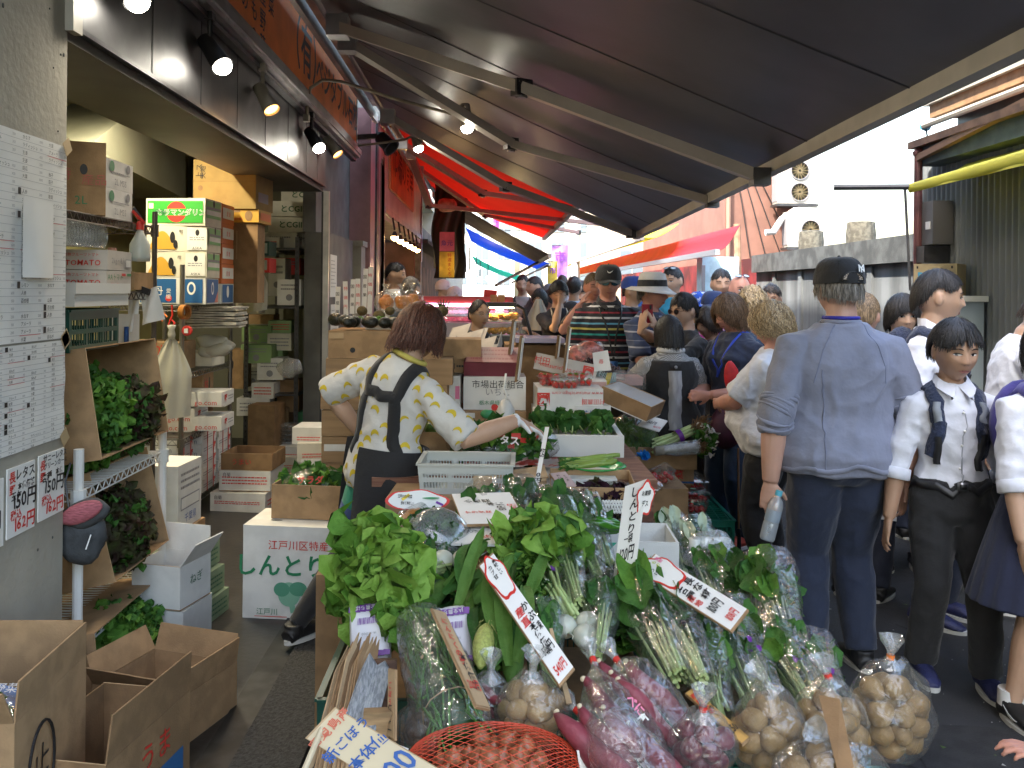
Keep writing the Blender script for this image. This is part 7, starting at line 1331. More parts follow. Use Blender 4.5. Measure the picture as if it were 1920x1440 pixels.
def person(label,x,y,rz,H,skin='asian',vox=.012,lean=(0,0),z0=0.,sw=1.,fat=1.,belly=0.,hk=1.,look=(0,0,0),hair=None,wr=(None,None),feet=None,hint=None,curl=.35,pn=(None,None),top=None,bottom=None,shoes=SHOEK,ns=1.,female=False,brow=LASH,closed=False,gaze=0.,bodyfn=None,face=True,age=0,hipz=0.,mouth=LIP,shoe=True,hd=(None,None)):
 t=thing('person',label,'person',(x,y,z0),rz);M=MW[t.name];I=M.inverted();loc=lambda p:I@V(p)
 t0=MW[t.name];MWl=Matrix.Identity(4)
 def B(m,name,par=t,smooth=True,lab=None):
  o=m.build(name,par,smooth,local=True,label=lab);return o
 zh,zn=.53*H+hipz,.845*H+hipz;A=math.hypot(*lean);ax=V((lean[0],lean[1],0)).normalized()if A else V((1,0,0))
 if A:ax=V((lean[0],lean[1],0)).normalized()
 N_=12;arc=[V((0,0,0))]
 for i in range(N_):arc.append(arc[-1]+Matrix.Rotation(A*(i+.5)/N_,3,ax)@V((0,0,(zn-zh)/N_)))
 def sp(p):
  p=V(p);p.z+=hipz
  if p.z<=zh:return p
  u=(p.z-zh)/(zn-zh);k=min(N_,max(0,u*N_));i=min(N_-1,int(k));c=arc[i].lerp(arc[i+1],k-i)if u<1 else arc[N_]
  Rm=Matrix.Rotation(A*min(1,u),3,ax);ex=V((0,0,(u-1)*(zn-zh)))if u>1 else V()
  return V((0,0,zh))+c+Rm@(V((p.x,p.y,0))+ex)
 RA=Matrix.Rotation(A,3,ax)
 fw=.93 if female else 1.0
 RINGS=[(.455,.060,.050,0),(.48,.088,.064,0),(.52,.097*(1.03 if female else 1),.068,.004),(.57,.092,.060,-.0),(.62,.080*fw,.053,-.002),(.68,.085*fw,.058,-.004),(.735,.095*fw,.064,-.004),(.77,.096*fw,.060,0),(.798,.084*fw,.052,.004),(.822,.056,.042,.006),(.838,.040,.036,.008),(.855,.034,.033,.008)]
 def torso(m,z_a,z_b,g,mm,n=26,cap=.86):
  rs=[r for r in RINGS if z_a<=r[0]<=z_b]
  def itp(z):
   for a,b in zip(RINGS,RINGS[1:]):
    if a[0]<=z<=b[0]:k=(z-a[0])/(b[0]-a[0]);return tuple(a[j]+(b[j]-a[j])*k for j in range(4))
   return RINGS[0]if z<RINGS[0][0]else RINGS[-1]
  zs=sorted(set([z_a]+[r[0]for r in rs]+[z_b]));vs_=[];k=0
  for z in zs:
   _,rx,ry,cy_=itp(z);rx*=sw*(fat if z<.76 else 1);ry*=fat;bl=belly*math.exp(-((z-.60)/.075)**2)
   for j in range(n):
    a=6.2832*j/n;X,Y=math.cos(a)*(rx*H+g),math.sin(a)*(ry*H+g);X*=1+.06*math.cos(2*a)*0
    if Y<0:Y-=bl*H*abs(math.sin(a))**1.2
    if female and Y<0:Y-=.024*H*math.exp(-((z-.735)/.03)**2)*math.exp(-((abs(math.cos(a))-.45)/.3)**2)
    vs_.append(sp((X,Y+cy_*H,z*H)))
  fs=[(i*n+j,i*n+(j+1)%n,(i+1)*n+(j+1)%n,(i+1)*n+j)for i in range(len(zs)-1)for j in range(n)]+[tuple(range(n-1,-1,-1)),tuple((len(zs)-1)*n+j for j in range(n))]
  m.add(vs_,fs,mm)
 SH=[sp((s_*.094*H*sw*fw,.006*H,.778*H))for s_ in(1,-1)]
 WRI=[];ELB=[]
 for i,s_ in enumerate((1,-1)):
  w=V(wr[i])if wr[i]is not None else SH[i]+V((s_*.035*H*fat,-.03*H,-.325*H))
  h=(hint[i]if hint and hint[i]else(s_*.5,.8,-.3));e,w=ik(SH[i],w,.172*H,.158*H,h);ELB.append(e);WRI.append(w)
 ft=feet or(V((.060*H,0,0)),V((-.060*H,0,0)));ANK=[V(f)+V((0,0,.045*H))for f in ft];HIP=[V((s_*.050*H,0,.50*H+hipz))for s_ in(1,-1)];KNE=[ik(HIP[i],ANK[i],.235*H,.232*H,(0,-1,0))[0]for i in(0,1)]
 def arm(m,i,g,mm,u=1.,r0=1.):
  s0,e,w=SH[i],ELB[i],WRI[i];f=fat**.7
  inn=sp(((.052 if i==0 else-.052)*H*sw,.004*H,.786*H))
  if u<=.52:q=s0.lerp(e,u/.5);m.tube([inn,s0,s0.lerp(e,u),q],[.030*H*f+g*.6,.033*H*f+g*.8,.031*H*f+g*1.2,.030*H*f+g*1.5],mm,14)
  else:k=(u-.5)*2;m.tube([inn,s0,s0.lerp(e,.5),e,e.lerp(w,k*.4),e.lerp(w,k)],[.030*H*f+g*.6,.033*H*f+g*.8,.030*H*f+g,.027*H*f+g,.026*H*f+g*.9,(.026-.0085*k)*H*f+g*.8],mm,14)
 def leg(m,i,g,mm,end=1.,r=1.):
  a,k_,n_=HIP[i],KNE[i],ANK[i];f=fat**.8
  if end>=1:m.tube([a+V((0,0,.02*H)),a.lerp(k_,.4),k_,k_.lerp(n_,.35),n_.lerp(k_,.1),n_],[.050*H*f+g,.049*H*f+g,.034*H*f+g,.033*H*f+g,.021*H+g*r,.020*H+g*r],mm,14)
  else:m.tube([a+V((0,0,.02*H)),a.lerp(k_,.5),a.lerp(k_,end)],[.052*H*f+g,.050*H*f+g,.047*H*f+g],mm,14)
 hk*=1.10;hs=.130*H*hk/.23;hc=sp((0,-.006*H,(.845+.080)*H));HR=RA@(Matrix.Rotation(look[0],3,'Z')@Matrix.Rotation(look[1],3,'X')@Matrix.Rotation(look[2],3,'Y'));nb=sp((0,.010*H,.838*H));hc=nb+RA@V((0,0,.006*H))+HR@V((0,-.014*H,.071*H*hk))
 hm=lambda p:hc+HR@(V(p)*hs)
 sk=SK[skin]if isinstance(skin,str)else skin
 m=MB();torso(m,.455,.855,-.004,sk)
 m.tube([nb-V((0,0,.03*H)),nb+RA@V((0,0,.02*H)),hm((0,.012,-.05)),hm((0,.01,-.01))],[.040*H*fat**.5,.033*H*fat**.5,.032*H*fat**.5,.03*H],sk,14)
 m.grid(lambda u,v:hm(headpt(sdir(u,.002+.996*v),ns)),44,32,sk)
 for s_ in(1,-1):m.ball(hm((s_*.077,.014,-.006)),(.009*hs,.019*hs,.031*hs),sk,10,8,M=HR@Matrix.Rotation(s_*.35,3,'Z')@Matrix.Rotation(-.15,3,'X'))
 for i,s_ in enumerate((1,-1)):
  arm(m,i,0,sk);d=(WRI[i]-ELB[i]).normalized();
  if hd[i]is not None:d=V(hd[i]).normalized()
  hand(m,WRI[i],d,pn[i]if pn[i]is not None else(-s_,0,0),s_,H/1.72*(.95 if female else 1.),curl[i]if isinstance(curl,tuple)else curl,sk);leg(m,i,0,sk)
  m.tube([ANK[i]+V((0,.02,-.02*H)),ANK[i]+V((0,-.05*H,-.03*H)),ANK[i]+V((0,-.10*H,-.036*H))],[.02*H,.02*H,.012*H],sk,8)
 union(m,vox,'body',t,[sk],2)
 fc=lambda X,Z,o=.0016:hm((X,facey(X,Z,ns)-o,Z))
 def patch(m,pts,mm,o=.0016):
  c=[sum(p[k]for p in pts)/len(pts)for k in(0,1)];k=len(pts);vs_=[fc(*c,o)]+[fc(*(c[j]+(p[j]-c[j])*.5 for j in(0,1)),o)for p in pts]+[fc(*p,o)for p in pts]
  m.add(vs_,[(0,1+i,1+(i+1)%k)for i in range(k)]+[(1+i,1+k+i,1+k+(i+1)%k,1+(i+1)%k)for i in range(k)],mm)
 if face:
  oo=.0022+vox*.12
  for s_ in(1,-1):
   m=MB();ew,eh=.0145,.0020 if closed else(.0043 if ns<.9 else .0056);cx=s_*.031
   el=lambda a,b,ox=0,n=14:[(cx+ox+a*math.cos(6.2832*i/n),.000+b*math.sin(6.2832*i/n)*(1-.25*abs(math.cos(6.2832*i/n))))for i in range(n)]
   if not closed:patch(m,el(ew,eh),EYEW,oo);patch(m,[(cx+gaze*.006+.0055*math.cos(i*.6283),min(eh*.95,.0002+.0055*math.sin(i*.6283)))for i in range(10)],IRIS,oo+.0006)
   patch(m,[(cx-s_*ew*1.1*(1-2*i/8)*1.,(eh if not closed else 0)*math.sin(math.pi*i/8)+.0006)for i in range(9)]+[(cx+s_*ew*1.1*(1-2*i/8),(eh if not closed else 0)*math.sin(math.pi*i/8)+.0030)for i in range(9)],LASH,oo+.0009);B(m,'eye')
   m=MB();patch(m,[(cx-s_*.017+s_*.038*i/8,.0175+.0055*math.sin(math.pi*(i/8)**.8))for i in range(9)]+[(cx+s_*.021-s_*.036*i/8,.0215+.0055*math.sin(math.pi*(1-i/8)**.8)-.001)for i in range(9)],brow,oo);B(m,'eyebrow')
  m=MB();patch(m,[(-.0225+.045*i/10,-.0645+.0065*math.sin(math.pi*i/10)*(1-.22*math.exp(-((i-5)/1.2)**2)))for i in range(11)]+[(.0225-.045*i/10,-.0645-.0095*math.sin(math.pi*i/10))for i in range(1,10)],mouth,oo-.0006);patch(m,[(-.023+.046*i/10,-.0638)for i in range(11)]+[(.023-.046*i/10,-.0652)for i in range(11)],mat('mouth_line',(.10,.03,.025),.7),oo);B(m,'mouth')
  if vox<.008:m=MB();[patch(m,[(s_*.0075+.0035*math.cos(i),-.0405+.002*math.sin(i))for i in range(6)],_MC['mouth_line'],.001)for s_ in(1,-1)];B(m,'nostril')
 if hair:hair(dict(hm=hm,B=B,hs=hs,t=t,vox=vox,HR=HR))
 C=dict(t=t,H=H,hm=hm,sp=sp,torso=torso,arm=arm,leg=leg,SH=SH,ELB=ELB,WRI=WRI,ANK=ANK,KNE=KNE,HIP=HIP,HR=HR,hs=hs,B=B,vox=vox,nb=nb,RA=RA,loc=loc,M=M,HC=hc,fat=fat,ft=ft,hipz=hipz)
 if bottom:bottom(C)
 if top:top(C)
 if shoe:
  for i in(0,1):
   a=V(ft[i]);m=MB();L=.15*H;w_=.03*H
   m.tube([a+V((0,.035*H,.030)),a+V((0,.0,.045)),a+V((0,-.05*H,.038)),a+V((0,-.095*H,.026)),a+V((0,-.115*H,.02))],[(.024*H,.03),(.026*H,.04),(.028*H,.034),(.027*H,.022),(.015*H,.012)],shoes,14,flat=(1,0,0));m.tube([ANK[i]+V((0,.008*H,.012)),ANK[i]+V((0,.006*H,-.03))],.028*H,shoes,12)
   o=union(m,max(.006,vox*.7),'shoe',t,[shoes],2);m=MB();m.prism([a+V((math.sin(b)*.030*H*(1-.1*math.cos(b)),-.04*H-.082*H*-math.cos(b),.018))for b in[6.2832*k/24 for k in range(24)]],(0,0,1),.018,SOLE);B(m,'sole',o,smooth=False)
 return C
def hairstyle(mm,zf,zs,zb,vol=.012,n=420,curl=0.,part=0.,fringe=None,w=.006,mess=.004,flare=0.,crown=(0,.02),notch=0.,jag=.0,taper=0.):
 def run(K):
  hm,B,hs=K['hm'],K['B'],K['hs'];far=K['vox']>.009;nn=int(n*(.35 if far else 1));ww=w*(1.8 if far else 1);m=MB()
  def ze(a):
   c=math.cos(a);f=max(0,c)**2.2;b=max(0,-c)**1.2;k=abs((a+math.pi)%(2*math.pi)-math.pi);return zs*(1-f-b if f+b<1 else 0)+zf*f+zb*b+notch*math.exp(-((k-1.72)/.30)**2)+jag*noise.noise(V((a*5,zf*90,1)))*(max(0,c+.2)if zs>0 else 1.)
  def pt(a,u,off):
   e=ze(a);el=max(-.999,min(1,e/.115));th_e=math.acos(max(-.05,el));th=u*(th_e if e>-.006 else math.pi*.52+(-e)/.12)
   if th>math.pi*.52:ex=(th-math.pi*.52)*.12;th=math.pi*.52
   else:ex=0
   d=V((math.sin(th)*math.sin(a),-math.sin(th)*math.cos(a),math.cos(th)));p=V((d.x*.079,d.y*(.097 if d.y<0 else .104),d.z*.117));o=p.normalized()
   p+=o*off+V((crown[0],crown[1],0))*(1-min(1,th*1.4))*.3;k=(1+flare*ex*8-(.9*ex if ex>.05 and flare<=0 else 0));return V((p.x*k,p.y*k,p.z-ex))
  m.grid(lambda u,v:hm(pt(6.2832*u,v*.97,vol*(.72+.2*noise.noise(V((u*16,v*2,zf*50))))*(1 if v<.9 else .6)*(1-taper*v**2.5))),48,12,mm);m.grid(lambda u,v:hm(pt(-6.2832*u,v*.97,-.004)),24,8,mm)
  for i in range(nn):
   a=rnd(0,6.2832);u0=rnd(0,.55);u1=rnd(.88,1.06);da=rnd(-.12,.12)+part*math.sin(a);o0=vol*rnd(.7,1.15);ph=rnd(0,6);L=6;vs_=[]
   for k in range(L+1):
    u=u0+(u1-u0)*k/L;ot=o0*(1-taper*min(1,u)**2.5);aa=a+da*(k/L)+curl*.22*math.sin(ph+k*1.9);p=pt(aa,u,ot+mess*math.sin(ph+k*.9)+curl*.008*math.cos(ph+k*1.9));w_=ww*(1-.75*(k/L)**2)*rnd(.8,1.1);tn=V((math.cos(aa),math.sin(aa),0));vs_+=[hm(p-tn*w_*.5),hm(p+V((p.x,p.y,0)).normalized()*.0014),hm(p+tn*w_*.5)]
   m.add(vs_,[(3*k+j,3*k+j+1,3*k+4+j,3*k+3+j)for k in range(L)for j in(0,1)],mm)
  for i in range(0 if far else 110):
   a=rnd(0,6.2832);u0=rnd(.1,.7);L=5;o0=vol*rnd(1.0,1.5);da=rnd(-.25,.25);ph=rnd(0,6);m.tube([hm(pt(a+da*k/L,u0+(rnd(.98,1.10)-u0)*k/L,o0*(1-taper*.8*(k/L))+.004*math.sin(ph+k)))for k in range(L+1)],[.0007,.0007,.0006,.0005,.0004,.0002],mm,3,caps=False)
  B(m,'hair')
 return run
def short(mm,**k):return hairstyle(mm,k.pop('zf',.062),k.pop('zs',.018),k.pop('zb',-.045),k.pop('vol',.009),k.pop('n',420),w=.006,notch=k.pop('notch',.022),jag=k.pop('jag',.016),taper=k.pop('taper',.75),**k)
def buzz(mm):return hairstyle(mm,.075,.03,-.05,.005,200,w=.006,mess=.001)
def both(*fs):
 def run(K):[f(K)for f in fs]
 return run
def cap(mm,back=False,logo=None,brim=None,top=.118):
 def run(K):
  hm,B=K['hm'],K['B'];s_=-1;m=MB();prof=lambda v:(.093*math.cos(v*1.5)**.55 if v<1 else 0,.022+.106*math.sin(v*1.57))
  m.grid(lambda u,v:hm((math.sin(6.2832*u)*prof(v*.995)[0],-math.cos(6.2832*u)*prof(v*.995)[0]*1.24+.004,prof(v)[1]-.012*math.cos(6.2832*u)*0)),36,12,mm);m.grid(lambda u,v:hm((math.sin(-6.2832*u)*(.090-.090*v),-math.cos(6.2832*u)*(.090-.090*v)*1.24+.004,.023)),36,2,mm);o=B(m,'cap');m=MB();m.ball(hm((0,.004,.129)),.007*K['hs'],mm,8,5)
  for k in range(6):m.tube([hm((math.sin(k*1.047+.5)*prof(v)[0]*1.004,-math.cos(k*1.047+.5)*prof(v)[0]*1.245+.004,prof(v)[1]+.001))for v in(0,.2,.4,.6,.8,.97)],.0009*K['hs'],mm,4)
  sg=1 if back else-1;br=brim or mm
  f=lambda u,v,o_:hm(((u-.5)*.155*(1-.18*v*v),sg*(.088*math.sqrt(max(0,1-((u-.5)*1.75)**2))*1.1+.062*v*(1-(2*u-1)**2*.35))+.004,.030-.022*v-.018*(2*u-1)**2+o_))
  m.grid(lambda u,v:f(u,v,.0015),14,5,br);m.grid(lambda u,v:f(1-u,v,-.0015),14,5,br);B(m,'visor',o)
  if logo:m=MB();logo(m,hm,K['HR'],K['hs']);B(m,'logo',o,smooth=False)
 return run
def glasses(dark=False,z=.0,up=False,mm=None,col=LENS,round_=False):
 def run(K):
  hm,B=K['hm'],K['B'];m=MB();fm=mm or BLACK;rx,rz=(.021,.019)if round_ else(.025,.016)
  off=(0,-.040,.062)if up else(0,0,z)
  E=lambda cx,a,k=1.:(V((cx+rx*k*math.cos(a),-.105+.35*abs(cx+rx*math.cos(a))**1.6*2,rz*k*math.sin(a))))
  Q_=(Matrix.Rotation(-.9,3,'X')if up else Matrix.Identity(3));TT=lambda p:hm(Q_@p+V((0,.012,.030))if up else p+V((0,0,z)))
  for cx in(.032,-.032):
   m.tube([TT(E(cx,i*.4488))for i in range(15)],(.0022 if dark else .0013)*K['hs'],fm,5,caps=False)
   if dark:m.add([TT(E(cx,i*.4488))for i in range(14)],[tuple(range(14))],col)
  m.tube([TT(E(.032,math.pi)),TT(V((0,-.109,.004))),TT(E(-.032,0))],.0015*K['hs'],fm,5)
  if not up:
   for s_ in(1,-1):m.tube([TT(V((s_*.057,-.085,.004))),TT(V((s_*.080,-.03,.006))),TT(V((s_*.082,.012,.0)))],.0018*K['hs'],fm,5)
  B(m,'sunglasses' if dark else 'glasses')
 return run
def shirt(mm,sleeve=.5,z0=.50,g=.012,wr=.007,name='shirt',cuff=None,z1=.838,wf=9.,after=None,collar=None,buttons=None,sm=4):
 def run(C):
  m=MB();C['torso'](m,z0,z1,g,mm)
  if sleeve:
   for i in(0,1):C['arm'](m,i,g*.8,mm,sleeve)
  v=max(.008,C['vox']*.9);o=union(m,v,name,C['t'],[mm],sm,wr,wf);C[name]=o;C['bvh']=BVHTree.FromPolygons([q.co for q in o.data.vertices],[tuple(p.vertices)for p in o.data.polygons])
  if cuff:
   for i in(0,1):
    s0,e,w=C['SH'][i],C['ELB'][i],C['WRI'][i];k=(sleeve-.5)*2;p=e.lerp(w,k)if sleeve>.52 else s0.lerp(e,sleeve/.5);d=((w-e)if sleeve>.52 else(e-s0)).normalized();r=(.026 if sleeve>.52 else .031)*C['H']*C['fat']**.7+g;m=MB();m.tube([p-d*.035,p-d*.032,p+d*.012,p+d*.015],[r,r+.006,r+.007,r+.001],cuff,18);C['B'](m,'cuff',o)
  if collar:
   m=MB();H=C['H'];sp=C['sp']
   for s_ in(1,-1):
    r=[sp((s_*.041*H*math.sin(a),.010*H-.044*H*math.cos(a)*(1 if math.cos(a)>0 else .9),.866*H-.026*H*max(0,math.cos(a))))for a in[math.pi*k/8 for k in range(9)]]
    q=[sp((s_*(.056*math.sin(a)+(.030 if k==0 else 0))*H,-.004*H-(.078 if math.cos(a)>0 else .05)*H*math.cos(a),(.836-.034*max(0,math.cos(a))**2)*H))for k,a in enumerate([math.pi*k/8 for k in range(9)])]
    for k in range(8):m.slab([r[k],r[k+1],q[k+1],q[k]]if s_<0 else[r[k+1],r[k],q[k],q[k+1]],.003,collar)
   C['B'](m,'collar',o,smooth=50)
  if buttons:
   m=MB();H=C['H']
   ribbon(m,C['bvh'],[C['sp']((.014,-.12*H,z*H))for z in(.80,.74,.68,.62,.56,.53)],.004,.0015,mat('placket_line',(.45,.46,.52),.9));
   for z in(.77,.72,.67,.62,.57):c,n,_,_=C['bvh'].find_nearest(C['sp']((0,-.12*H,z*H)));m.lathe([(.0055,0),(.0055,.002)],c+n*.004,buttons,10,axis=n)
   C['B'](m,'placket',o)
  if after:after(C,o)
 return run
def ribbon(m,bvh,pts,w,off,mm,n=14,th=None):
 pts=[V(p)for p in pts];L=[]
 for i in range(n+1):
  k=i/n*(len(pts)-1);j=min(len(pts)-2,int(k));L.append(pts[j].lerp(pts[j+1],k-j))
 vs_=[]
 for i,p in enumerate(L):
  c,nn,_,_=bvh.find_nearest(p);tn=(L[min(n,i+1)]-L[max(0,i-1)]).normalized();sd=tn.cross(nn).normalized()
  for s_ in(-1.02,-1,0,1,1.02):
   q,n2,_,_=bvh.find_nearest(c+sd*s_*w/2);vs_.append(q+n2*(off if abs(s_)<=1 else-.002))
 m.add(vs_,[(5*i+j,5*i+j+1,5*i+6+j,5*i+5+j)for i in range(n)for j in range(4)],mm)
def pants(mm,end=1.,g=.012,tuck=.0,wr=.006,name='trousers',hem=1.6,z1=.578,belt=None,zb=.57):
 def run(C):
  m=MB();C['torso'](m,.455,z1 if tuck else .54,g+.006 if tuck else .004,mm)
  for i in(0,1):C['leg'](m,i,g,mm,end,hem)
  o=union(m,max(.009,C['vox']),name,C['t'],[mm],3,wr,6.);b=BVHTree.FromPolygons([q.co for q in o.data.vertices],[tuple(p.vertices)for p in o.data.polygons]);H=C['H']
  if belt:m=MB();ribbon(m,b,[C['sp']((.2*H*math.sin(a),-.2*H*math.cos(a),zb*H))for a in[6.2832*k/16 for k in range(17)]],.032,.004,BLACK,40);c,n,_,_=b.find_nearest(C['sp']((0,-.2*H,zb*H)));m.box(c+n*.006,(.04,.006,.034),STEEL);m.box(c+n*.0085,(.026,.004,.02),BLACK);C['B'](m,'belt',o)
 return run
def skirt(mm,z0=.27,z1=.60,g=.014,fl=.05):
 def run(C):
  H=C['H'];m=MB();pl=lambda a:.006*abs(math.sin(a*11))*2
  f=lambda u,v:V(((.084+(.052+fl)*v**.8)*H*math.cos(6.2832*u)*(1+pl(6.2832*u)*v*3),(.058+(.046+fl)*v**.8)*H*math.sin(6.2832*u)*(1+pl(6.2832*u)*v*3),(z1+(z0-z1)*v)*H))
  m.grid(f,110,12,mm);m.grid(lambda u,v:f(1-u,v)*.985,60,6,mm);C['B'](m,'skirt')
 return run
def lanyard(mm,tagm=None,z=.66):
 def after(C):
  H=C['H'];m=MB()
  for s_ in(1,-1):ribbon(m,C['bvh'],[C['sp'](p)for p in((s_*.03*H,.05*H,.86*H),(s_*.05*H,.0,.85*H),(s_*.045*H,-.06*H,.80*H),(s_*.02*H,-.1*H,.72*H),(0,-.12*H,z*H))],.014,.004,mm)
  C['B'](m,'lanyard')
  if tagm:m=MB();c,n,_,_=C['bvh'].find_nearest(C['sp']((0,-.12*H,(z-.03)*H)));m.box(c+n*.008,(.065,.006,.09),tagm);C['B'](m,'name_tag')
 return after
def straps(mm,pad=None,w=.055):
 def after(C):
  H=C['H'];m=MB();m2=MB()
  for s_ in(1,-1):
   ribbon(m,C['bvh'],[C['sp'](p)for p in((s_*.06*H,.08*H,.76*H),(s_*.065*H,.02*H,.84*H),(s_*.066*H,-.07*H,.80*H),(s_*.070*H,-.1*H,.72*H),(s_*.082*H,-.06*H,.64*H))],w,.012,mm,18);ribbon(m2,C['bvh'],[C['sp'](p)for p in((s_*.070*H,-.1*H,.70*H),(s_*.07*H,-.1*H,.61*H))],.022,.016,BLACK,8);ribbon(m2,C['bvh'],[C['sp'](p)for p in((s_*.066*H,-.07*H,.80*H),(s_*.068*H,-.1*H,.74*H))],.026,.0165,pad or GRY,8)
  o=C['B'](m,'backpack_strap');C['B'](m2,'buckle_strap',o);m=MB();q=[C['sp'](p)for p in((0,.10*H,.72*H),)];m.ball(q[0],(.085*H,.055*H,.12*H),mm,16,10);C['B'](m,'backpack')
 return after
def seq(*fs):
 def run(C,o=None):
  for f in fs:f(C)
 return run
def at(px,py,Y,cp=0.):p=P(px,py,Y);return p.x,Y,p.z-.012-cp
def banana(C,o):
 b=C['bvh'];H=C['H'];BY=mat('banana_print',(.62,.46,.03),.8);BD=mat('banana_tip',(.12,.09,.02),.8);random.seed(3);k=0;m=MB();pts=[]
 vs_=o.data.vertices
 while k<230:
  v=vs_[random.randrange(len(vs_))]
  if any((v.co-q).length<.044 for q in pts):k+=.3;continue
  pts.append(v.co.copy());k+=1;n=v.normal;x=n.orthogonal().normalized();x=(V((1,.3,0))-n*n.dot(V((1,.3,0)))).normalized();x.rotate(Matrix.Rotation(rnd(-.5,.5),3,n));y=n.cross(x);s_=rnd(.019,.023);a_=[];c_=[]
  for dup_ in range(random.choice((1,2,2))):
   f=lambda q:(lambda r:r[0]+r[1]*.0018)(b.find_nearest(q));up=[f(v.co+x*s_*t_+y*(s_*(.55*t_*t_-.1)+dup_*.006))for t_ in(-1,-.6,-.2,.2,.6,1)];lo=[f(v.co+x*s_*t_*1.0+y*(s_*(.75*t_*t_-.85)+dup_*.006))for t_ in(-1,-.6,-.2,.2,.6,1)]
   m.add(up+lo,[(i,i+6,i+7,i+1)for i in range(5)],BY);e=f(v.co+x*s_*1.15+y*s_*.75);m.add([up[-1],lo[-1],e],[(0,1,2)],BD)
 bm=bmesh.new();bm.from_mesh(o.data);o.data.materials.append(BY);o.data.materials.append(BD);nv_=[bm.verts.new(q)for q in m.v]
 for f,i in zip(m.f,m.m):fc=bm.faces.new([nv_[k]for k in f]);fc.material_index=1+i;fc.smooth=True
 bm.to_mesh(o.data);bm.free()
 random.seed(77);m=MB();sp=C['sp'];AB=CBK
 for s_ in(1,-1):ribbon(m,b,[sp(p)for p in((s_*.050*H,-.05*H,.845*H),(s_*.055*H,.02*H,.85*H),(s_*.062*H,.08*H,.79*H),(s_*.066*H,.1*H,.72*H),(s_*.078*H,.09*H,.64*H),(s_*.088*H,.06*H,.58*H))],.055,.006,AB,24)
 ribbon(m,b,[sp(p)for p in((.066*H,.1*H,.735*H),(0,.12*H,.735*H),(-.066*H,.1*H,.735*H))],.050,.007,AB,16)
 ribbon(m,b,[sp(p)for p in((.06*H,-.1*H,.74*H),(0,-.12*H,.74*H),(-.06*H,-.1*H,.74*H))],.09,.006,AB,12);
 q=C['B'](m,'apron')
 m=MB();hz=C['hipz']
 def ap(u,v,k=1.):
  a=-3.2+4.9*u;z=.60-.31*v;rx,ry=(.118+.035*v)*H*k,(.094+.04*v)*H*k;return sp((rx*math.sin(a)*1.06,-ry*math.cos(a)*1.08,z*H))+V((0,0,0))if z*H+hz>.53*H+hz else V((rx*math.sin(a)*1.06,-ry*math.cos(a)*1.08,z*H+hz))+V((0,-.012*math.sin(a*9)*v,0))
 m.grid(lambda u,v:ap(u,v,1.04),60,14,AB);m.grid(lambda u,v:ap(1-u,v,1.0),40,10,AB);C['B'](m,'apron_skirt',q)
xw,yw=-.47,3.98
Iw=(Matrix.Translation(V((xw,yw,0)))@Matrix.Rotation(R(148),4,'Z')).inverted()
wR=Iw@P(972,787,3.92);wL=Iw@P(680,815,4.2)
ftR=Iw@V((-.36,4.2,0));ftL=Iw@V((-.86,3.98,.04))
def glove(C):
 m=MB();
 hand(m,C['WRI'][1]-(C['WRI'][1]-C['ELB'][1]).normalized()*.01,C['_hd'],C['_pn'],-1,1.55/1.72*1.04,[.5,.75,.85,.9],CW_);m.tube([C['WRI'][1]-(C['WRI'][1]-C['ELB'][1]).normalized()*.05,C['WRI'][1]],[.033,.031],CW_,14);union(m,.005,'glove',C['t'],[CW_],2)
 m=MB();s0,e=C['SH'][0],C['ELB'][0];m.tube([s0.lerp(e,.55),s0.lerp(e,.95)],[.060,.054],CBK,16);C['B'](m,'arm_band')
 m=MB();H=C['H'];sp=C['sp'];m.tube([sp((.046*H*math.cos(a),.008*H+.044*H*math.sin(a),.850*H))for a in[6.2832*k/20 for k in range(21)]],.013,mat('yellow_collar',(.62,.52,.12),.8,.1,20),8);m.tube([sp((.050*H*math.cos(a),.008*H+.046*H*math.sin(a),.840*H))for a in[-.9+1.2*k/8 for k in range(9)]],.009,CGN,8);C['B'](m,'collar')
 m=MB();a,k,n=C['HIP'][0],C['KNE'][0],C['ANK'][0];b=a.lerp(k,.75);m.tube([a,a.lerp(k,.4),b],[.098,.095,.085],CGN,16);m.tube([a.lerp(k,.35)+V((0,0,0)),b+(b-a)*.02],[.0965,.087],CDB,16);C['B'](m,'shorts')
def banana_top(C):
 C['_hd']=C['t']['_hd']if 0 else(Iw.to_3x3()@V((.80,.05,-.42)));C['_pn']=Iw.to_3x3()@V((-.3,-.1,-1));shirt(CWH,.50,.485,.016,.008,after=banana,wf=7)(C);glove(C)
person('woman in banana print shirt and black apron leaning over the stall with a white glove',xw,yw,R(148),1.63,'asian',.006,lean=(.26,-.36),hipz=-.05,sw=1.06,fat=1.08,hk=1.0,look=(-.1,.12,.30),female=True,hair=hairstyle(HRB,.0,-.070,-.100,.022,1100,mess=.012,flare=.10,w=.006,jag=.035),wr=(wL,wR),feet=(ftL,ftR),hint=((.9,.3,.1),(-.3,.5,-.8)),hd=(None,Iw.to_3x3()@V((.80,.05,-.42))),pn=((0,0,-1),Iw.to_3x3()@V((-.3,-.1,-1))),curl=(.3,[.5,.75,.85,.9]),top=banana_top,bottom=pants(CBK,g=.006,wr=.003),shoes=SHOEK)
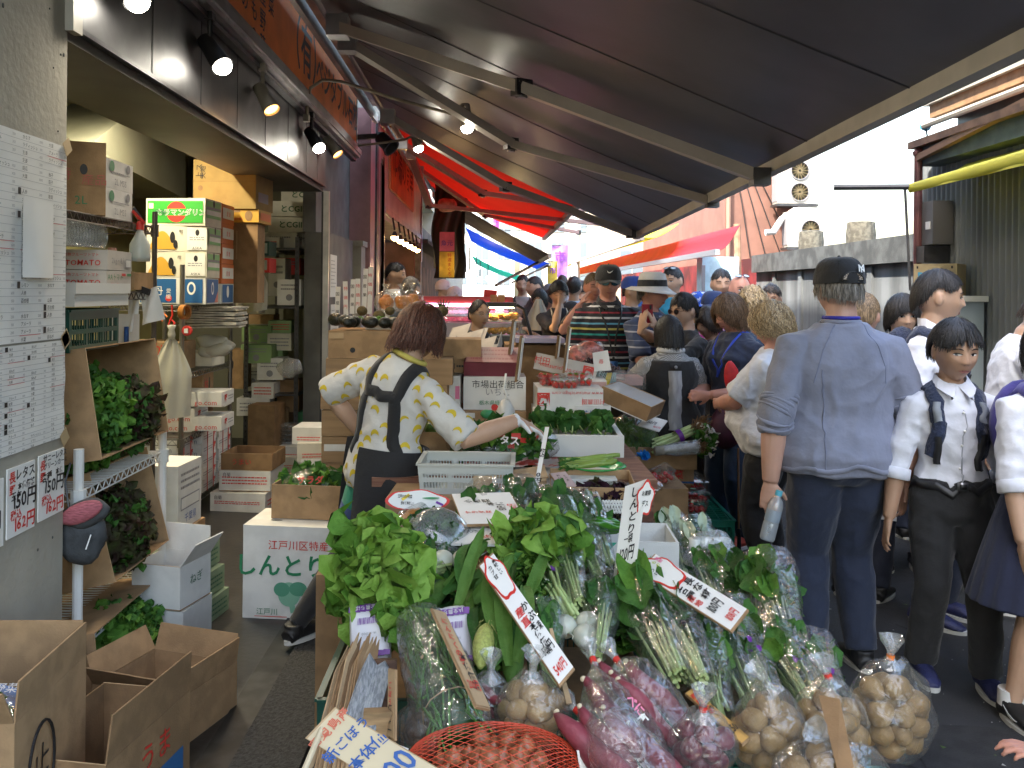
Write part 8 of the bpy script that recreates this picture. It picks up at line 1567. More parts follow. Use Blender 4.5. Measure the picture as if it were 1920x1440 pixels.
def sw_after(C,o):
 b=C['bvh'];H=C['H'];m=MB();sp=C['sp'];SEAM=cloth('seam',(.185,.205,.30))
 for s_ in(1,-1):ribbon(m,b,[sp(p)for p in((s_*.035*H,.06*H,.85*H),(s_*.07*H,.08*H,.78*H),(s_*.088*H,.07*H,.70*H))],.005,.002,SEAM,16)
 ribbon(m,b,[sp(p)for p in((.075*H,.09*H,.73*H),(.070*H,.1*H,.62*H),(.068*H,.1*H,.49*H))],.005,.002,SEAM,16)
 ribbon(m,b,[sp((.14*H*math.sin(a),-.14*H*math.cos(a),.487*H))for a in[6.2832*k/24 for k in range(25)]],.022,.004,CGB,48);C['B'](m,'seam',o);m=MB()
 m.tube([sp((.043*H*math.cos(a),.006*H+.043*H*math.sin(a),.844*H))for a in[6.2832*k/24 for k in range(25)]],.010,CGB,8);m.tube([sp((.040*H*math.cos(a),.006*H+.041*H*math.sin(a),.854*H))for a in[6.2832*k/24 for k in range(25)]],.008,mat('blue_lanyard',(.03,.03,.35),.6),8);C['B'](m,'collar',o);m=MB()
 for i in(0,1):
  e,w,s0=C['ELB'][i],C['WRI'][i],C['SH'][i]
  for k in range(7):p=s0.lerp(e,.72+.05*k)if k<5 else e.lerp(w,.04+.09*(k-5));d=(e-s0).normalized()if k<5 else(w-e).normalized();x=d.orthogonal().normalized();y=d.cross(x);r=.0345*H+.012;ph=rnd(0,6);m.tube([p+x*r*math.cos(a)+y*r*math.sin(a)+d*.016*math.sin(a*1+ph)for a in[6.2832*j/18 for j in range(19)]],[.007+.004*math.sin(j+ph)for j in range(19)],CGB,7)
 C['B'](m,'sleeve_fold',o)
def ny(m,hm,HR,s):
 c=hm((-.030,.112,.078));x=HR@V((-.96,-.28,0)).normalized();z=HR@V((-.1,-.35,.93)).normalized();n=x.cross(z);q=c+n*.0
 n_=HR@V((-.26,.9,.34));m.text('N',c+n_*.006,x,z,.046,PAPER,bold=.02);m.text('Y',c+n_*.0068-z*.003,x,z,.048,PAPER,bold=.02)
def capgap(K):
 hm,B=K['hm'],K['B'];m=MB();m.add([hm((.042*math.cos(a),.1135,.034+.030*math.sin(a)))for a in[math.pi*k/12 for k in range(13)]],[tuple(range(13))],checker('cap_mesh',(.10,.07,.05),(.5,.42,.34),140));m.tube([hm((.043*math.cos(a),.1140,.034+.031*math.sin(a)))for a in[math.pi*k/12 for k in range(13)]],.003,BLACK,5);m.tube([hm((-.042,.114,.033)),hm((.042,.114,.033))],.004,BLACK,5);B(m,'cap_strap')
gx,gy,gz=at(1552,470,3.85,.03)
gx=P(1572,900,3.85).x
person('man in grey blue sweatshirt and black cap seen from behind holding a water bottle',gx,3.85,R(180),1.78,'fair',.006,sw=1.22,fat=1.20,look=(.10,.03,0),hair=both(hairstyle(HGR,.05,-.02,-.045,.006,500),cap(CBK,logo=ny),capgap),wr=((.305,.03,.815),(-.29,.0,.82)),hint=((.8,.6,0),(-.8,.6,0)),pn=((-.5,-1,0),(1,0,0)),curl=([.75,.8,.8,.8],.4),top=shirt(CGB,.62,.478,.018,.011,after=sw_after,wf=5.5,sm=4),bottom=pants(CNV,g=.016,hem=1.8),shoes=SHOEK,brow=HGR)
c0=P(1449,968,3.80);t=thing('water_bottle','clear water bottle with light blue cap held by the grey shirt man','bottle',c0-V((0,0,.1)))
Rb=Matrix.Rotation(R(14),3,'Y');axb=Rb@V((0,0,1));WB=film('bottle_plastic',(.75,.82,.88),milk=.28,lo=.12,hi=.7,bump=.1)
m=MB();m.lathe([(.0,-.105),(.028,-.105),(.032,-.095),(.032,-.03),(.030,-.025),(.032,-.02),(.032,.045),(.026,.07),(.013,.085),(.012,.098)],c0,WB,24,axis=axb,close=False);m.build('bottle',t,smooth=True)
m=MB();m.lathe([(.015,.092),(.015,.115),(.0,.116)],c0,mat('cap_blue',(.10,.42,.55),.4),18,axis=axb,close=False);m.build('cap',t);m=MB();m.lathe([(.0325,-.02),(.0325,.03)],c0,film('bottle_label',(.5,.62,.75),milk=.35),24,axis=axb,close=False);m.build('label',t)
bx=P(1783,900,3.72).x
SB=cloth('school_white',(.72,.73,.80),bump=.3);BPN=cloth('backpack_navy',(.02,.03,.07),bump=.6,bs=90)
person('schoolboy in white shirt and black trousers with backpack straps looking down',bx,3.72,R(-8),1.49,'boy',.005,sw=.98,fat=.96,hk=1.14,look=(.12,.10,.0),ns=.75,gaze=-.5,hair=hairstyle(HB,.038,.012,-.05,.014,1100,mess=.006,w=.0055,part=.15,notch=.030,jag=.03),wr=((.27,.02,.66),(-.255,-.03,.685)),hint=((.8,.7,0),(-.9,.6,0)),top=seq(shirt(SB,.62,.555,.014,.008,cuff=SB,collar=SB,buttons=PAPER),straps(BPN,mat('strap_grey',(.25,.27,.3),.5))),bottom=pants(CBK,belt=True,g=.017,hem=2.0,tuck=1),shoes=SHOEB,feet=(V((.12,-.06,0)),V((-.10,.05,0))))
tx,ty,tz=at(1792,506,4.45)
person('tall schoolboy in white shirt with short black hair turned to the right behind the boy',P(1752,900,4.45).x,4.45,R(38),tz,'asian',.006,hk=1.06,look=(.62,.02,0),ns=.85,hair=hairstyle(HB,.066,.018,-.05,.008,900,mess=.003,notch=.025,jag=.01),wr=((.2,-.15,.85),(-.24,-.10,.80)),top=seq(shirt(SB,.48,.55,.016,.008,collar=SB),straps(BPN,mat('strap_grey',(.25,.27,.3),.5),.06)),bottom=pants(CNV,g=.016),shoes=SHOEB)
m=MB();c0=P(1658,936,4.2);m.slab([c0+V((-.06,0,-.09)),c0+V((.05,-.02,-.10)),c0+V((.07,0,.07)),c0+V((-.02,.02,.09))],.003,PAPER)
for k in range(6):m.box(c0+V((-.005+rnd(-.02,.02),-.012,-.06+k*.022)),(rnd(.03,.05),.002,.006),GRY)
m.tube([c0+V((.02,-.02,.08)),c0+V((.01,-.02,-.09))],.003,RED,5);prop('pamphlet','folded white pamphlet with red edge held by the tall schoolboy','pamphlet',m)
px_,py_,pz_=at(1690,548,5.3)
person('schoolgirl with black fringe and white blouse looking at the camera from behind',px_,5.3,R(-12),pz_-.01,'asian',.006,female=True,hk=1.06,sw=.95,look=(.1,.03,0),ns=.8,gaze=.2,mouth=mat('lip_rose',(.5,.2,.18),.4),hair=both(hairstyle(HB,.020,-.055,-.09,.012,800,mess=.002,w=.006),lambda K:K['B']((lambda m:m.ball(K['hm']((.02,.115,-.05)),(.03,.03,.06),HB,10,8))(MB()),'ponytail')),top=shirt(CW_,.45,.55,.014,.007,collar=CW_),bottom=skirt(CNV),shoes=SHOEK)
rx_,ry_,rz_=at(1885,536,4.3)
person('person with dark brown hair and white shirt bending to the right at the frame edge',P(1838,900,4.6).x+.12,4.6,R(78),1.68,'asian',.008,lean=(.42,0),hair=short(HDB,zf=.05,vol=.014,n=700),look=(0,.15,0),ns=.85,wr=((.25,-.45,1.0),(-.25,-.4,1.02)),top=shirt(CW_,.42,.55,.014,.008),bottom=pants(CDK),brow=HDB)
ex=P(1965,900,3.42).x
person('schoolgirl in white blouse with rolled sleeves and navy skirt cut by the right edge',ex,3.42,R(4),1.53,'asian',.007,female=True,hk=1.06,look=(0,.05,0),ns=.8,hair=hairstyle(HB,.02,-.06,-.1,.012,200),wr=((.22,-.03,.70),(-.19,-.14,.62)),hint=((1,.3,0),(-1,.5,0)),top=seq(shirt(SB,.60,.57,.016,.009,cuff=SB),straps(cloth('bag_violet',(.06,.05,.25)))),bottom=skirt(cloth('skirt_navy',(.012,.016,.045)),.295,.61),shoes=SHOEK,feet=(V((.10,.1,0)),V((-.155,-.03,0))))
for i in(0,):
 a=V((ex-.150,3.385,0));m=MB();m.tube([a+V((0,.01,.055)),a+V((0,.01,.115))],[.047,.045],SOCK,14);prop('ankle_sock','white ankle sock above the black sneaker at the right edge','sock',m)
 m=MB();m.prism([a+V((-.0485,-.02-.09*u,.052-.02*u+.03*(1-u)**2*0+h))for u,h in((0,.016),(.35,-.004),(.65,-.006),(1,.012),(.7,.006),(.35,.006))],(-1,0,0),.002,SOLE);o=prop('shoe_mark','white curved mark on the side of the black sneaker at the right edge','shoe mark',m)
hx=1.40
Ih=(Matrix.Translation(V((hx,1.75,0)))@Matrix.Rotation(R(-62),4,'Z')).inverted()
person('shopper outside the right edge whose hand reaches in at the bottom corner',hx,1.75,R(-62),1.40,'pink',.0045,face=False,hair=short(HDB,n=100),wr=(None,Ih@P(1992,1468,1.86)),hd=(None,Ih.to_3x3()@V((-.8,.25,.1))),pn=(None,(0,0,-1)),curl=.35,top=shirt(CGT,.6,.5),bottom=pants(CDK))
vx,vy,vz=at(1257,585,5.75)
def vest(C,o):
 H=C['H'];m=MB();C['torso'](m,.46,.805,.036,CBK);v=union(m,.010,'vest',C['t'],[CBK],3,.003,8.);b=BVHTree.FromPolygons([q.co for q in v.data.vertices],[tuple(p.vertices)for p in v.data.polygons]);sp=C['sp'];m=MB();HTm=checker('houndstooth',(.03,.03,.035),(.55,.55,.55),230)
 ribbon(m,b,[sp((0,.15*H,z*H))for z in(.765,.70,.64,.58,.50)],.085,.003,mat('grey_gather',(.36,.36,.38),.8,.25,18,stretch=(1,1,.3)),14);C['B'](m,'back_slit',v);m=MB();ribbon(m,b,[sp((x_*H,.12*H,.790*H))for x_ in(-.03,0,.03)],.035,.006,CBK,8);c,n,_,_=b.find_nearest(sp((0,.15*H,.79*H)));m.lathe([(.011,0),(.011,.003)],c+n*.008,GRY,12,axis=n);C['B'](m,'button',v)
 m=MB();m.tube([sp((.050*H*math.cos(a),.010*H+.050*H*math.sin(a),.848*H))for a in[6.2832*k/20 for k in range(21)]],[.02]*21,mat('white_collar',(.6,.6,.6),.8),8);C['B'](m,'collar',o)
person('woman with black bob in black vest over houndstooth blouse seen from behind',vx,5.75,R(184),vz-.01,'asian',.008,female=True,sw=1.08,fat=1.12,hair=hairstyle(HB,-.01,-.085,-.115,.016,800,mess=.003,flare=.04,w=.007),look=(.1,.15,0),wr=((.16,-.30,.90),(-.14,-.32,.90)),hint=((1,.3,-.3),(-1,.3,-.3)),top=shirt(checker('houndstooth',(.03,.03,.035),(.55,.55,.55),230),.95,.50,.02,.008,after=vest),bottom=pants(CBK),shoes=SHOEK)
nx,ny_,nz=at(1378,541,5.75)
C_=person('woman with straight brown bob and glasses in navy shirt with blue lanyard looking down',nx,5.75,R(-58),nz-.01,'pink',.007,female=True,fat=1.12,sw=1.06,look=(-.15,.28,0),closed=True,hair=both(hairstyle(HBR,.028,-.10,-.125,.018,900,mess=.003,w=.006),glasses(False)),wr=((.05,-.26,.98),(-.08,-.26,.98)),top=seq(shirt(CNV,.5,.50,.018,.009),lanyard(mat('lanyard_blue',(.02,.06,.5),.6))),bottom=pants(CJN),shoes=mat('shoe_coral',(.5,.08,.05),.6),feet=(V((.1,0,0)),V((-.12,.05,0))))
m=MB();c0=P(1371,705,5.4);m.ball(c0,(.045,.02,.10),mat('red_pouch',(.5,.015,.02),.5,.15,20),12,8,jit=.2);prop('red_pouch','red folded umbrella pouch held by the woman in navy','pouch',m,smooth=True)
m=MB();m.ball(P(1362,800,5.6),(.11,.08,.14),mat('plum_bag',(.06,.012,.035),.6,.2,20),14,9,jit=.15);prop('plum_bag','dark plum shoulder bag between the vest lady and the white shirt woman','bag',m,smooth=True)
m=MB();a,b=P(1384,840,5.5),P(1386,1000,5.5);m.tube([a,V((b.x,b.y,.02))],.007,mat('cane',(.3,.16,.08),.4),8);m.tube([V((b.x,b.y,.0)),V((b.x,b.y,.16))],.013,BLACK,8);prop('walking_cane','thin brown walking cane with black tip beside the jeans','cane',m)
wx,wy,wz=at(1470,558,4.95)
person('woman with curly blond grey hair in white t-shirt turned away to the left',wx-.05,4.95,R(232),wz-.02,'pink',.007,female=True,fat=1.30,belly=.10,sw=1.05,look=(.15,.1,0),hair=hairstyle(HBL,.03,-.06,-.085,.024,800,curl=1.,mess=.009,w=.008),wr=((-.02,-.33,.98),(-.22,-.25,.95)),hint=((1,.2,-.5),(-1,.2,-.5)),top=shirt(CW_,.44,.47,.02,.009),bottom=pants(CBK),shoes=SHOEK,brow=HSA)
kx,ky,kz=at(1333,570,6.4)
person('dark haired woman in dark maroon cardigan facing left beside the brown bob woman',kx,6.4,R(-55),kz,'tan',.010,female=True,hair=hairstyle(HDB,.02,-.07,-.1,.012,400),look=(0,.2,0),closed=True,top=shirt(CMR,.9,.5),bottom=pants(CDK))
kx,ky,kz=at(1412,535,6.6)
person('woman with curly golden hair and blue rimmed glasses behind the brown bob woman',kx,6.6,R(-60),kz-.01,'fair',.010,female=True,hair=both(hairstyle(HBL,.035,-.07,-.10,.026,700,curl=1.2,mess=.01,w=.009),glasses(False,mm=BLU)),top=shirt(CJN,.5),bottom=pants(CDK))
kx,ky,kz=at(1618,540,4.75)
person('sandy haired man seen from behind over the shoulder of the grey shirt man',kx,4.75,R(140),kz-.01,'fair',.008,look=(.1,.12,0),hair=short(HSA,zf=.05,zb=-.06,vol=.010,n=800),top=shirt(CDK,.5),bottom=pants(CNV))
STR=[(.02,.05,(.6,.6,.62)),(.16,.045,(.25,.03,.04)),(.30,.045,(.03,.32,.28)),(.44,.05,(.55,.48,.12)),(.58,.045,(.12,.35,.5)),(.72,.05,(.6,.6,.62)),(.86,.045,(.3,.03,.05))]
sx,sy,sz=at(1141,487,7.0,.028)
NK=lambda m,hm,HR,s:m.prism([hm((-.022+.044*u,-.112-.0+.01*abs(u-.5),.075+h))for u,h in((0,.012),(.25,.0),(.5,.002),(1,.014),(.5,-.005),(.25,-.006),(.08,.0))],HR@V((0,-1,.3)),.002,PAPER)
person('big man in black polo with coloured stripes, black cap and mirrored sunglasses',sx,7.0,R(4),sz,'pink',.008,sw=1.12,fat=1.18,belly=.045,look=(-.08,.03,0),hair=both(hairstyle(HGR,.05,-.0,-.05,.006,200),cap(CBK,logo=NK),glasses(True,col=mat('mirror_lens',(.04,.12,.2),.05,metal=.6))),wr=((.27,-.05,.83),(-.27,-.05,.85)),top=seq(shirt(stripes('polo_stripes',(.014,.014,.02),STR,.30),.44,.47,.02,.008,collar=CBK),lanyard(BLACK,mat('tag_blue',(.03,.1,.3),.4),.60)),bottom=pants(CBK))
hx_,hy_,hz_=at(1222,503,6.7,.04)
def sunhat(K):
 hm,B=K['hm'],K['B'];m=MB();HT=cloth('hat_white',(.55,.54,.53));f=lambda r,z,a:hm((r*math.sin(a),-r*1.15*math.cos(a)+.004,z-.02*math.cos(a)*(r>.12)))
 pr=[(.001,.150),(.05,.148),(.078,.135),(.088,.09),(.092,.045),(.13,.028),(.165,.012),(.165,.009),(.10,.03),(.088,.04)]
 m.grid(lambda u,v:f(*pr[min(9,int(v*9+.5))],6.2832*u),36,9,HT);o=B(m,'sun_hat');m=MB();m.grid(lambda u,v:f(.0935-.004*v,.047+.045*v,6.2832*u),36,2,CBK);B(m,'hat_band',o)
person('man in white sun hat and navy striped polo shirt with hand at his waist',hx_,6.7,R(38),hz_,'pink',.008,sw=1.1,fat=1.12,look=(.35,.0,0),hair=both(hairstyle(HGR,.04,.0,-.05,.006,200),sunhat),wr=((.22,-.2,1.0),(-.02,-.25,1.0)),hint=((.8,.5,0),(-1,.3,.2)),top=seq(shirt(stripes('navy_stripes',(.05,.07,.14),[(.1,.10,(.35,.37,.45)),(.55,.05,(.2,.22,.3))],.11),.44,.46,.018,.008,collar=CNV),lanyard(mat('lanyard_blue',(.02,.06,.5),.6))),bottom=pants(CDK),brow=HGR)
qx,qy,qz=at(1285,546,6.25)
Iq=(Matrix.Translation(V((qx,6.25,0)))@Matrix.Rotation(R(-62),4,'Z')).inverted();ph=P(1214,590,5.95)
person('person in black with round sunglasses raising a red phone to take a picture',qx,6.25,R(-62),qz,'asian',.008,look=(.05,.05,0),ns=.85,hair=both(short(HB,zf=.045,zs=-.0,n=600,vol=.014),glasses(True,mm=mat('tortoise',(.15,.05,.02),.3),round_=True)),wr=(Iq@(ph+V((.07,.03,-.10))),Iq@(ph+V((-.05,-.0,-.11)))),hd=(Iq.to_3x3()@V((-.4,-.1,.9)),Iq.to_3x3()@V((.15,-.1,1))),pn=(Iq.to_3x3()@V((-.8,.5,0)),Iq.to_3x3()@V((.8,.5,0))),hint=((.6,.2,-1),(-.6,.2,-1)),top=shirt(CBK,.62),bottom=pants(CBK))
m=MB();m.box(ph+V((.0,.01,.0)),(.075,.010,.14),mat('red_phone',(.25,.02,.03),.2),rot=(0,0,R(10)));m.box(ph+V((.02,-.0,.05)),(.015,.004,.03),LENS);prop('phone','red phone held up by the person with round sunglasses','phone',m)
far=[('man in blue cap and sunglasses facing right behind the sun hat man',1188,510,8.3,55,'asian',both(short(HB,n=200),cap(cloth('cap_blue',(.03,.08,.4))),glasses(True)),CDK,dict(cp=.03)),('smiling man with light blue hood and sunglasses on his hair',1262,497,8.2,-40,'asian',both(short(HB,n=300,zf=.05),glasses(True,up=True,col=mat('pale_lens',(.5,.6,.7),.1))),cloth('cyan',(.03,.3,.5)),dict()),('dark haired man with closed eyes near the red stall awning',1352,501,7.9,-5,'asian',short(HB,n=300,zf=.05),CGT,dict(closed=True)),('bald man with sunglasses pushed up on his head',1386,511,7.6,10,'pink',glasses(True,up=True,col=mat('pale_lens',(.5,.6,.7),.1)),CBG,dict()),('person in bright blue flowered cap seen from behind with a backpack',1312,538,7.4,170,'asian',both(short(HB,n=200),cap(mat('flower_cap',(.02,.10,.55),.7,col2=(.6,.65,.8),vs=30,lo=.55,hi=.6),back=True)),CLB,dict(cp=.03)),('person in navy cap and magenta striped top looking down beside the dark haired woman',1338,536,7.0,-30,'asian',both(short(HB,n=200),cap(CDB)),stripes('magenta_stripes',(.4,.03,.25),[(.1,.3,(.6,.4,.6))],.035),dict(cp=.03)),('man with swept dark hair peering from behind the blond women',1446,530,7.6,-25,'tan',short(HDB,n=300,zf=.05,vol=.014),CDK,dict()),('young man with glasses covering his mouth, in dark t-shirt with long necklace',1047,524,9.0,8,'asian',both(hairstyle(HB,.028,-.01,-.05,.016,500),glasses(False)),stripes('dark_tee',(.02,.022,.035),[(.02,.03,(.3,.3,.3))],3.),dict(wr='mouth',neck=True)),('man in grey t-shirt with black backpack straps and folded arms',980,513,11.6,-5,'asian',short(HB,n=200),CGT,dict(st=True,wr='fold')),('man in black t-shirt turned to talk to the grey t-shirt man',1003,516,11.2,-65,'asian',short(HB,n=200),CBK,dict(wr='fold')),('woman with short black hair holding a white plastic bag',1012,539,9.9,-15,'asian',hairstyle(HB,.03,-.06,-.08,.014,200),CDK,dict(wr='fold',fem=True)),('man in pale blue shirt with black backpack strap walking away',1077,516,10.4,165,'asian',short(HB,n=250,zb=-.055),CLB,dict(st=True)),('man with short brown hair raising his hand behind the striped polo man',1112,509,8.5,12,'pink',short(HSA,n=300),CDK,dict(wr='up',closed=True)),('person in blue bucket cap far down the street',1031,527,13.2,20,'asian',both(short(HB,n=100),cap(CBG)),CBG,dict(cp=.03)),('far man with grey hair between the two young men',1055,514,13.5,175,'asian',short(HDB,n=100),CGT,dict()),('woman with red glasses looking left in the far crowd',1032,541,11.0,-60,'asian',both(hairstyle(HB,.03,-.05,-.08,.012,150),glasses(False,mm=RED)),CDK,dict(fem=True)),('far shopper in dark jacket at the back of the crowd near the banner',1092,524,14.0,175,'asian',short(HB,n=100),CDK,dict()),('person with black hair bun showing above the sandy haired man',1606,528,6.2,180,'asian',both(hairstyle(HB,.03,-.05,-.07,.012,300),lambda K:K['B']((lambda m:m.ball(K['hm']((.0,.05,.135)),.035,HB,10,8))(MB()),'hair_bun')),CBK,dict(fem=True,cp=.03)),('small dark haired child behind the tall schoolboy',1722,602,5.9,178,'asian',hairstyle(HDB,.03,-.05,-.07,.012,400),CDK,dict()),('shop man in white collar in profile behind the fruit',741,489,9.4,78,'asian',short(HB,n=400),CWH,dict(ap=True)),('grey haired man in slate shirt with his back to the camera behind the fruit',770,516,9.0,150,'asian',short(HGR,n=400,zb=-.055),CBG,dict()),('seller with thinning hair and thin glasses in black jacket behind the strawberry cartons',898,558,7.0,32,'asian',both(hairstyle(HB,.085,.0,-.05,.006,250),glasses(False,mm=STEEL)),CBK,dict()),('left shop woman in white head scarf behind the pink lit counter',831,521,13.5,60,'asian','scarf',CMR,dict(fem=True)),('right shop woman in white head scarf bending behind the pink lit counter',853,534,13.0,20,'asian','scarf',CWH,dict(fem=True)),]
def scarf(K):
 m=MB();hm=K['hm'];SC=cloth('scarf',(.6,.5,.52));m.grid(lambda u,v:hm(V((math.sin(6.2832*u)*math.sin(v*1.9),-math.cos(6.2832*u)*math.sin(v*1.9),math.cos(v*1.9)))*.108+V((0,.012,.012))),24,10,SC);m.ball(hm((0,.11,-.02)),.03,SC,8,6);K['B'](m,'head_scarf')
for(lb,px,py,Y,rz,skn,hr,tp,kw)in far:
 xx_,yy_,zz=at(px,py,Y,kw.pop('cp',0.));zo=max(0,zz-1.80);Hh=zz-zo;w=kw.pop('wr',None);H_=Hh;fem=kw.pop('fem',False);st=kw.pop('st',False);nk=kw.pop('neck',False);apn=kw.pop('ap',False)
 W_={'mouth':((.16,-.12,.95),(-.02,-.155,.86*H_)),'fold':((-.03,-.2,.70*H_),(.02,-.22,.66*H_)),'up':((.2,-.1,.9),(-.2,-.22,.83*H_)),None:(None,None)}[w]
 tops=[shirt(tp,.46 if Y>7 else .5,.48)]
 if st:tops.append(straps(CBK))
 if nk:tops.append(lanyard(mat('necklace',(.4,.36,.28),.3,metal=.8),None,.68))
 C_=person(lb,xx_,Y,R(rz),Hh,skn,.011 if Y<9 else .014,z0=zo,female=fem,ns=.85 if skn=='asian' else 1.,hair=scarf if hr=='scarf' else hr,wr=W_,hint=((.6,.2,-1),(-.6,.2,-1)),pn=(None,(0,1,0)if w=='mouth' else None),top=seq(*tops),bottom=pants(CNV if Y%1 else CDK),shoe=Y<6.5,**kw)
 if zo>0:m=MB();m.bb((xx_-.3,Y-.3,.0),(xx_+.3,Y+.3,zo),CB2);q_=prop('standing_step','low wooden step under the '+' '.join(lb.split()[:8]),'step',m)
m=MB();c0=P(1010,592,9.6);m.grid(lambda u,v:c0+V(((u-.5)*.24*(.25+.75*min(1,v*1.8)),.03*math.sin(u*9),.18-.34*v)),12,10,BAGW);m.grid(lambda u,v:c0+V(((.5-u)*.24*(.25+.75*min(1,v*1.8)),.06+.03*math.sin(u*9),.18-.34*v)),12,10,BAGW);prop('plastic_bag','white plastic bag held by the short haired woman','plastic bag',m,smooth=True)
cs=thing('hot_food_case','curved glass warming case with yellow fried food','food case',P(945,600,8.2)-V((0,0,.3)));c0=P(948,604,8.2);m=MB();m.bb((c0.x-.26,8.2,c0.z-.42),(c0.x+.22,8.7,c0.z-.13),DKMETAL);m.bb((c0.x-.26,8.2,c0.z+.14),(c0.x+.10,8.7,c0.z+.18),BLACK);m.bar((c0.x-.25,8.21,c0.z-.15),(c0.x-.25,8.21,c0.z+.15),.03,.03,BLACK);m.tube([(c0.x+.10,8.21,c0.z+.16),(c0.x+.17,8.21,c0.z+.12),(c0.x+.24,8.21,c0.z-.13)],.015,BLACK,6);m.build('frame',cs)
m=MB();[m.bb((c0.x-.24,8.24,c0.z+z_),(c0.x+.14,8.66,c0.z+z_+.01),STEEL)for z_ in(-.13,.0)];m.build('shelf',cs);FRY=mat('fried_food',(.62,.30,.03),.6,.35,40,bump=.5,bs=60);m=MB()
for z_ in(-.10,.03):
 for k in range(26):m.ball((c0.x-.20+rnd(0,.3),8.27+rnd(0,.2),c0.z+z_+rnd(0,.03)),(.04,.03,.025),FRY,8,6,jit=.4)
m.build('fried_food',cs,smooth=True);m=MB();m.quad((c0.x-.24,8.205,c0.z-.13),(c0.x+.2,8.205,c0.z-.13),(c0.x+.11,8.205,c0.z+.14),(c0.x-.24,8.205,c0.z+.14),PK);m.build('glass',cs);m=MB();m.bb((c0.x-.2,8.3,c0.z+.125),(c0.x+.08,8.6,c0.z+.135),mat('case_lamp',(1,.7,.3),.4,emit=5));m.build('lamp',cs)
cs=thing('pink_counter','refrigerated counter with pink light strip behind the fruit stall','counter',P(870,580,10.5)-V((0,0,.6)));c0=P(875,580,10.5);m=MB();m.bb((c0.x-.62,10.5,0),(c0.x+.55,11.3,c0.z-.16),mat('counter_white',(.5,.45,.45),.4));m.bb((c0.x-.62,10.5,c0.z+.08),(c0.x+.55,11.3,c0.z+.15),mat('counter_red',(.35,.06,.05),.4));m.build('body',cs);m=MB();m.bb((c0.x-.6,10.48,c0.z+.03),(c0.x+.5,10.5,c0.z+.07),mat('pink_light',(1.,.35,.6),.4,emit=2.2));m.build('light_strip',cs);m=MB();m.quad((c0.x-.6,10.52,c0.z-.16),(c0.x+.5,10.52,c0.z-.16),(c0.x+.5,10.6,c0.z+.03),(c0.x-.6,10.6,c0.z+.03),PK);m.bb((c0.x-.55,10.7,c0.z-.15),(c0.x+.5,11.2,c0.z-.1),mat('pinkmeat',(.5,.12,.16),.5,.3,30));m.build('glass',cs)
for k,(px,lb)in enumerate(((926,'left'),(940,'right'))):
 for j in range(5):c0=P(px,575-j*5,10.2);m=MB();m.box(c0,(.08,.1,.028),mat('box_tan',(.5,.28,.12),.7,.1));prop('food_box','%s in the %s pile of small tan food boxes by the warming case'%(('bottom one','second one','third one','fourth one','top one')[j],lb),'food box',m,'small tan food boxes')
bn=thing('hanging_banner','pink and yellow vertical banner with purple lettering hanging beside black sheets','banner',P(838,500,16));c0=P(838,470,15.8);m=MB();k=15.8/FPX;m.box(c0+V((0,0,17*k)),(28*k,.02,36*k),mat('banner_pink',(.6,.15,.28),.7,.1));m.box(c0-V((0,0,26*k)),(28*k,.02,48*k),mat('banner_yellow',(.62,.42,.03),.7,.1));m.build('cloth',bn);m=MB();m.text('魚元',c0+V((0,-.015,14*k)),(1,0,0),(0,0,1),11*k,PUR,bold=.02);m.text('特選まぐろ',c0+V((5*k,-.015,-4*k)),(1,0,0),(0,0,1),8*k,RED,vertical=True);m.build('lettering',bn,smooth=False)
m=MB();BS=mat('black_sheet',(.015,.015,.017),.3,bump=.7,bs=6);c0=P(842,395,17.0);m.grid(lambda u,v:c0+V((-.30+.6*u+.05*math.sin(v*9),.12*math.sin(u*8+v*3),.6-1.9*v)),20,16,BS);m.grid(lambda u,v:c0+V((.3-.6*u,.3,.4-1.5*v)),4,4,BS);prop('black_sheet','black plastic sheet draped beside the end of the second shop','sheet',m,smooth=True)
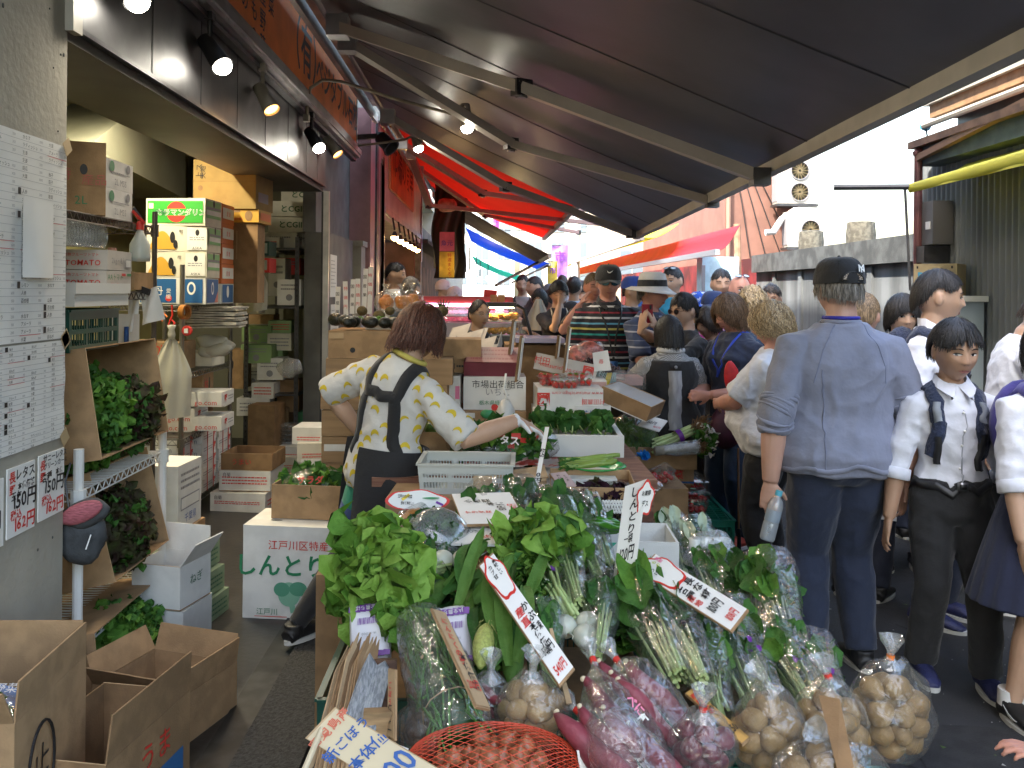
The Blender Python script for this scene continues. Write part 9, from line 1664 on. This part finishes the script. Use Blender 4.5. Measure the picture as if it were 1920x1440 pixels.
m=MB();c0=P(838,385,15.5);m.ball(c0,(.19,.12,.12),mat('rose_bundle',(.42,.22,.19),.7,.25,12),14,9,jit=.3);prop('cloth_bundle','rose coloured rolled cloth bundle hanging above the black sheet','cloth',m,smooth=True)
m=MB();c0=P(918,565,10.8);m.box(c0,(.16,.02,.28),RED,rot=(0,R(5),0));m.text('ヒゲ',c0+V((0,-.012,.0)),(1,0,-.08),(.08,0,1),.09,PAPER,vertical=True,bold=.02);prop('red_sign','small red sign with white katakana near the tan food boxes','sign',m)
m=MB();c0=P(1010,640,7.8);m.box(c0+V((0,0,.02)),(.42,.5,.04),mat('lilac_tray',(.4,.38,.55),.2));m.bb((c0.x-.3,7.6,0),(c0.x+.3,8.1,c0.z-.02),CB2);prop('lilac_tray','pale lilac film covered tray table behind the strawberry cartons','table',m)
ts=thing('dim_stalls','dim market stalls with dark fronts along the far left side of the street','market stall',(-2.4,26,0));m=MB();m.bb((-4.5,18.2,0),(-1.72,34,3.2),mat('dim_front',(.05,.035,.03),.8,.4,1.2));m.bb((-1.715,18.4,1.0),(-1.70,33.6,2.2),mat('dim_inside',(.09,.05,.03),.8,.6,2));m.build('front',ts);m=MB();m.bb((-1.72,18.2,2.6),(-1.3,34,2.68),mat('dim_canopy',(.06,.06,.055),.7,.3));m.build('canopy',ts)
random.seed(99)
GD2=[mat('goods_%d'%i,c,.6)for i,c in enumerate(((.5,.1,.05),(.5,.4,.1),(.1,.3,.12),(.6,.6,.55),(.1,.15,.4),(.3,.15,.08)))]
m=MB()
for k in range(150):
 y_=rnd(18,36);a_=rnd(.06,.22);m.box((rnd(-1.6,-.6),y_,rnd(.6,1.35)),(a_,a_,a_),random.choice(GD2),rot=(0,0,rnd(0,1)))
m.bb((-1.75,17.8,0),(-.65,36,.6),CB2);o=m.build('far_goods',smooth=False);tag(o,'jumble of colourful goods on the counters under the far left awnings','goods');o['kind']='stuff'
m=MB();c0=P(832,575,5.6)
for k in range(9):leaf(m,c0-V((0,0,.05)),(rnd(-.5,.5),rnd(-.4,.2),1),rv(1),.10,.012,LD,n=4)
prop('pineapple_top','spiky green pineapple top among the fruit','fruit',m,smooth=True)
bpy.data.objects.remove(_fo)
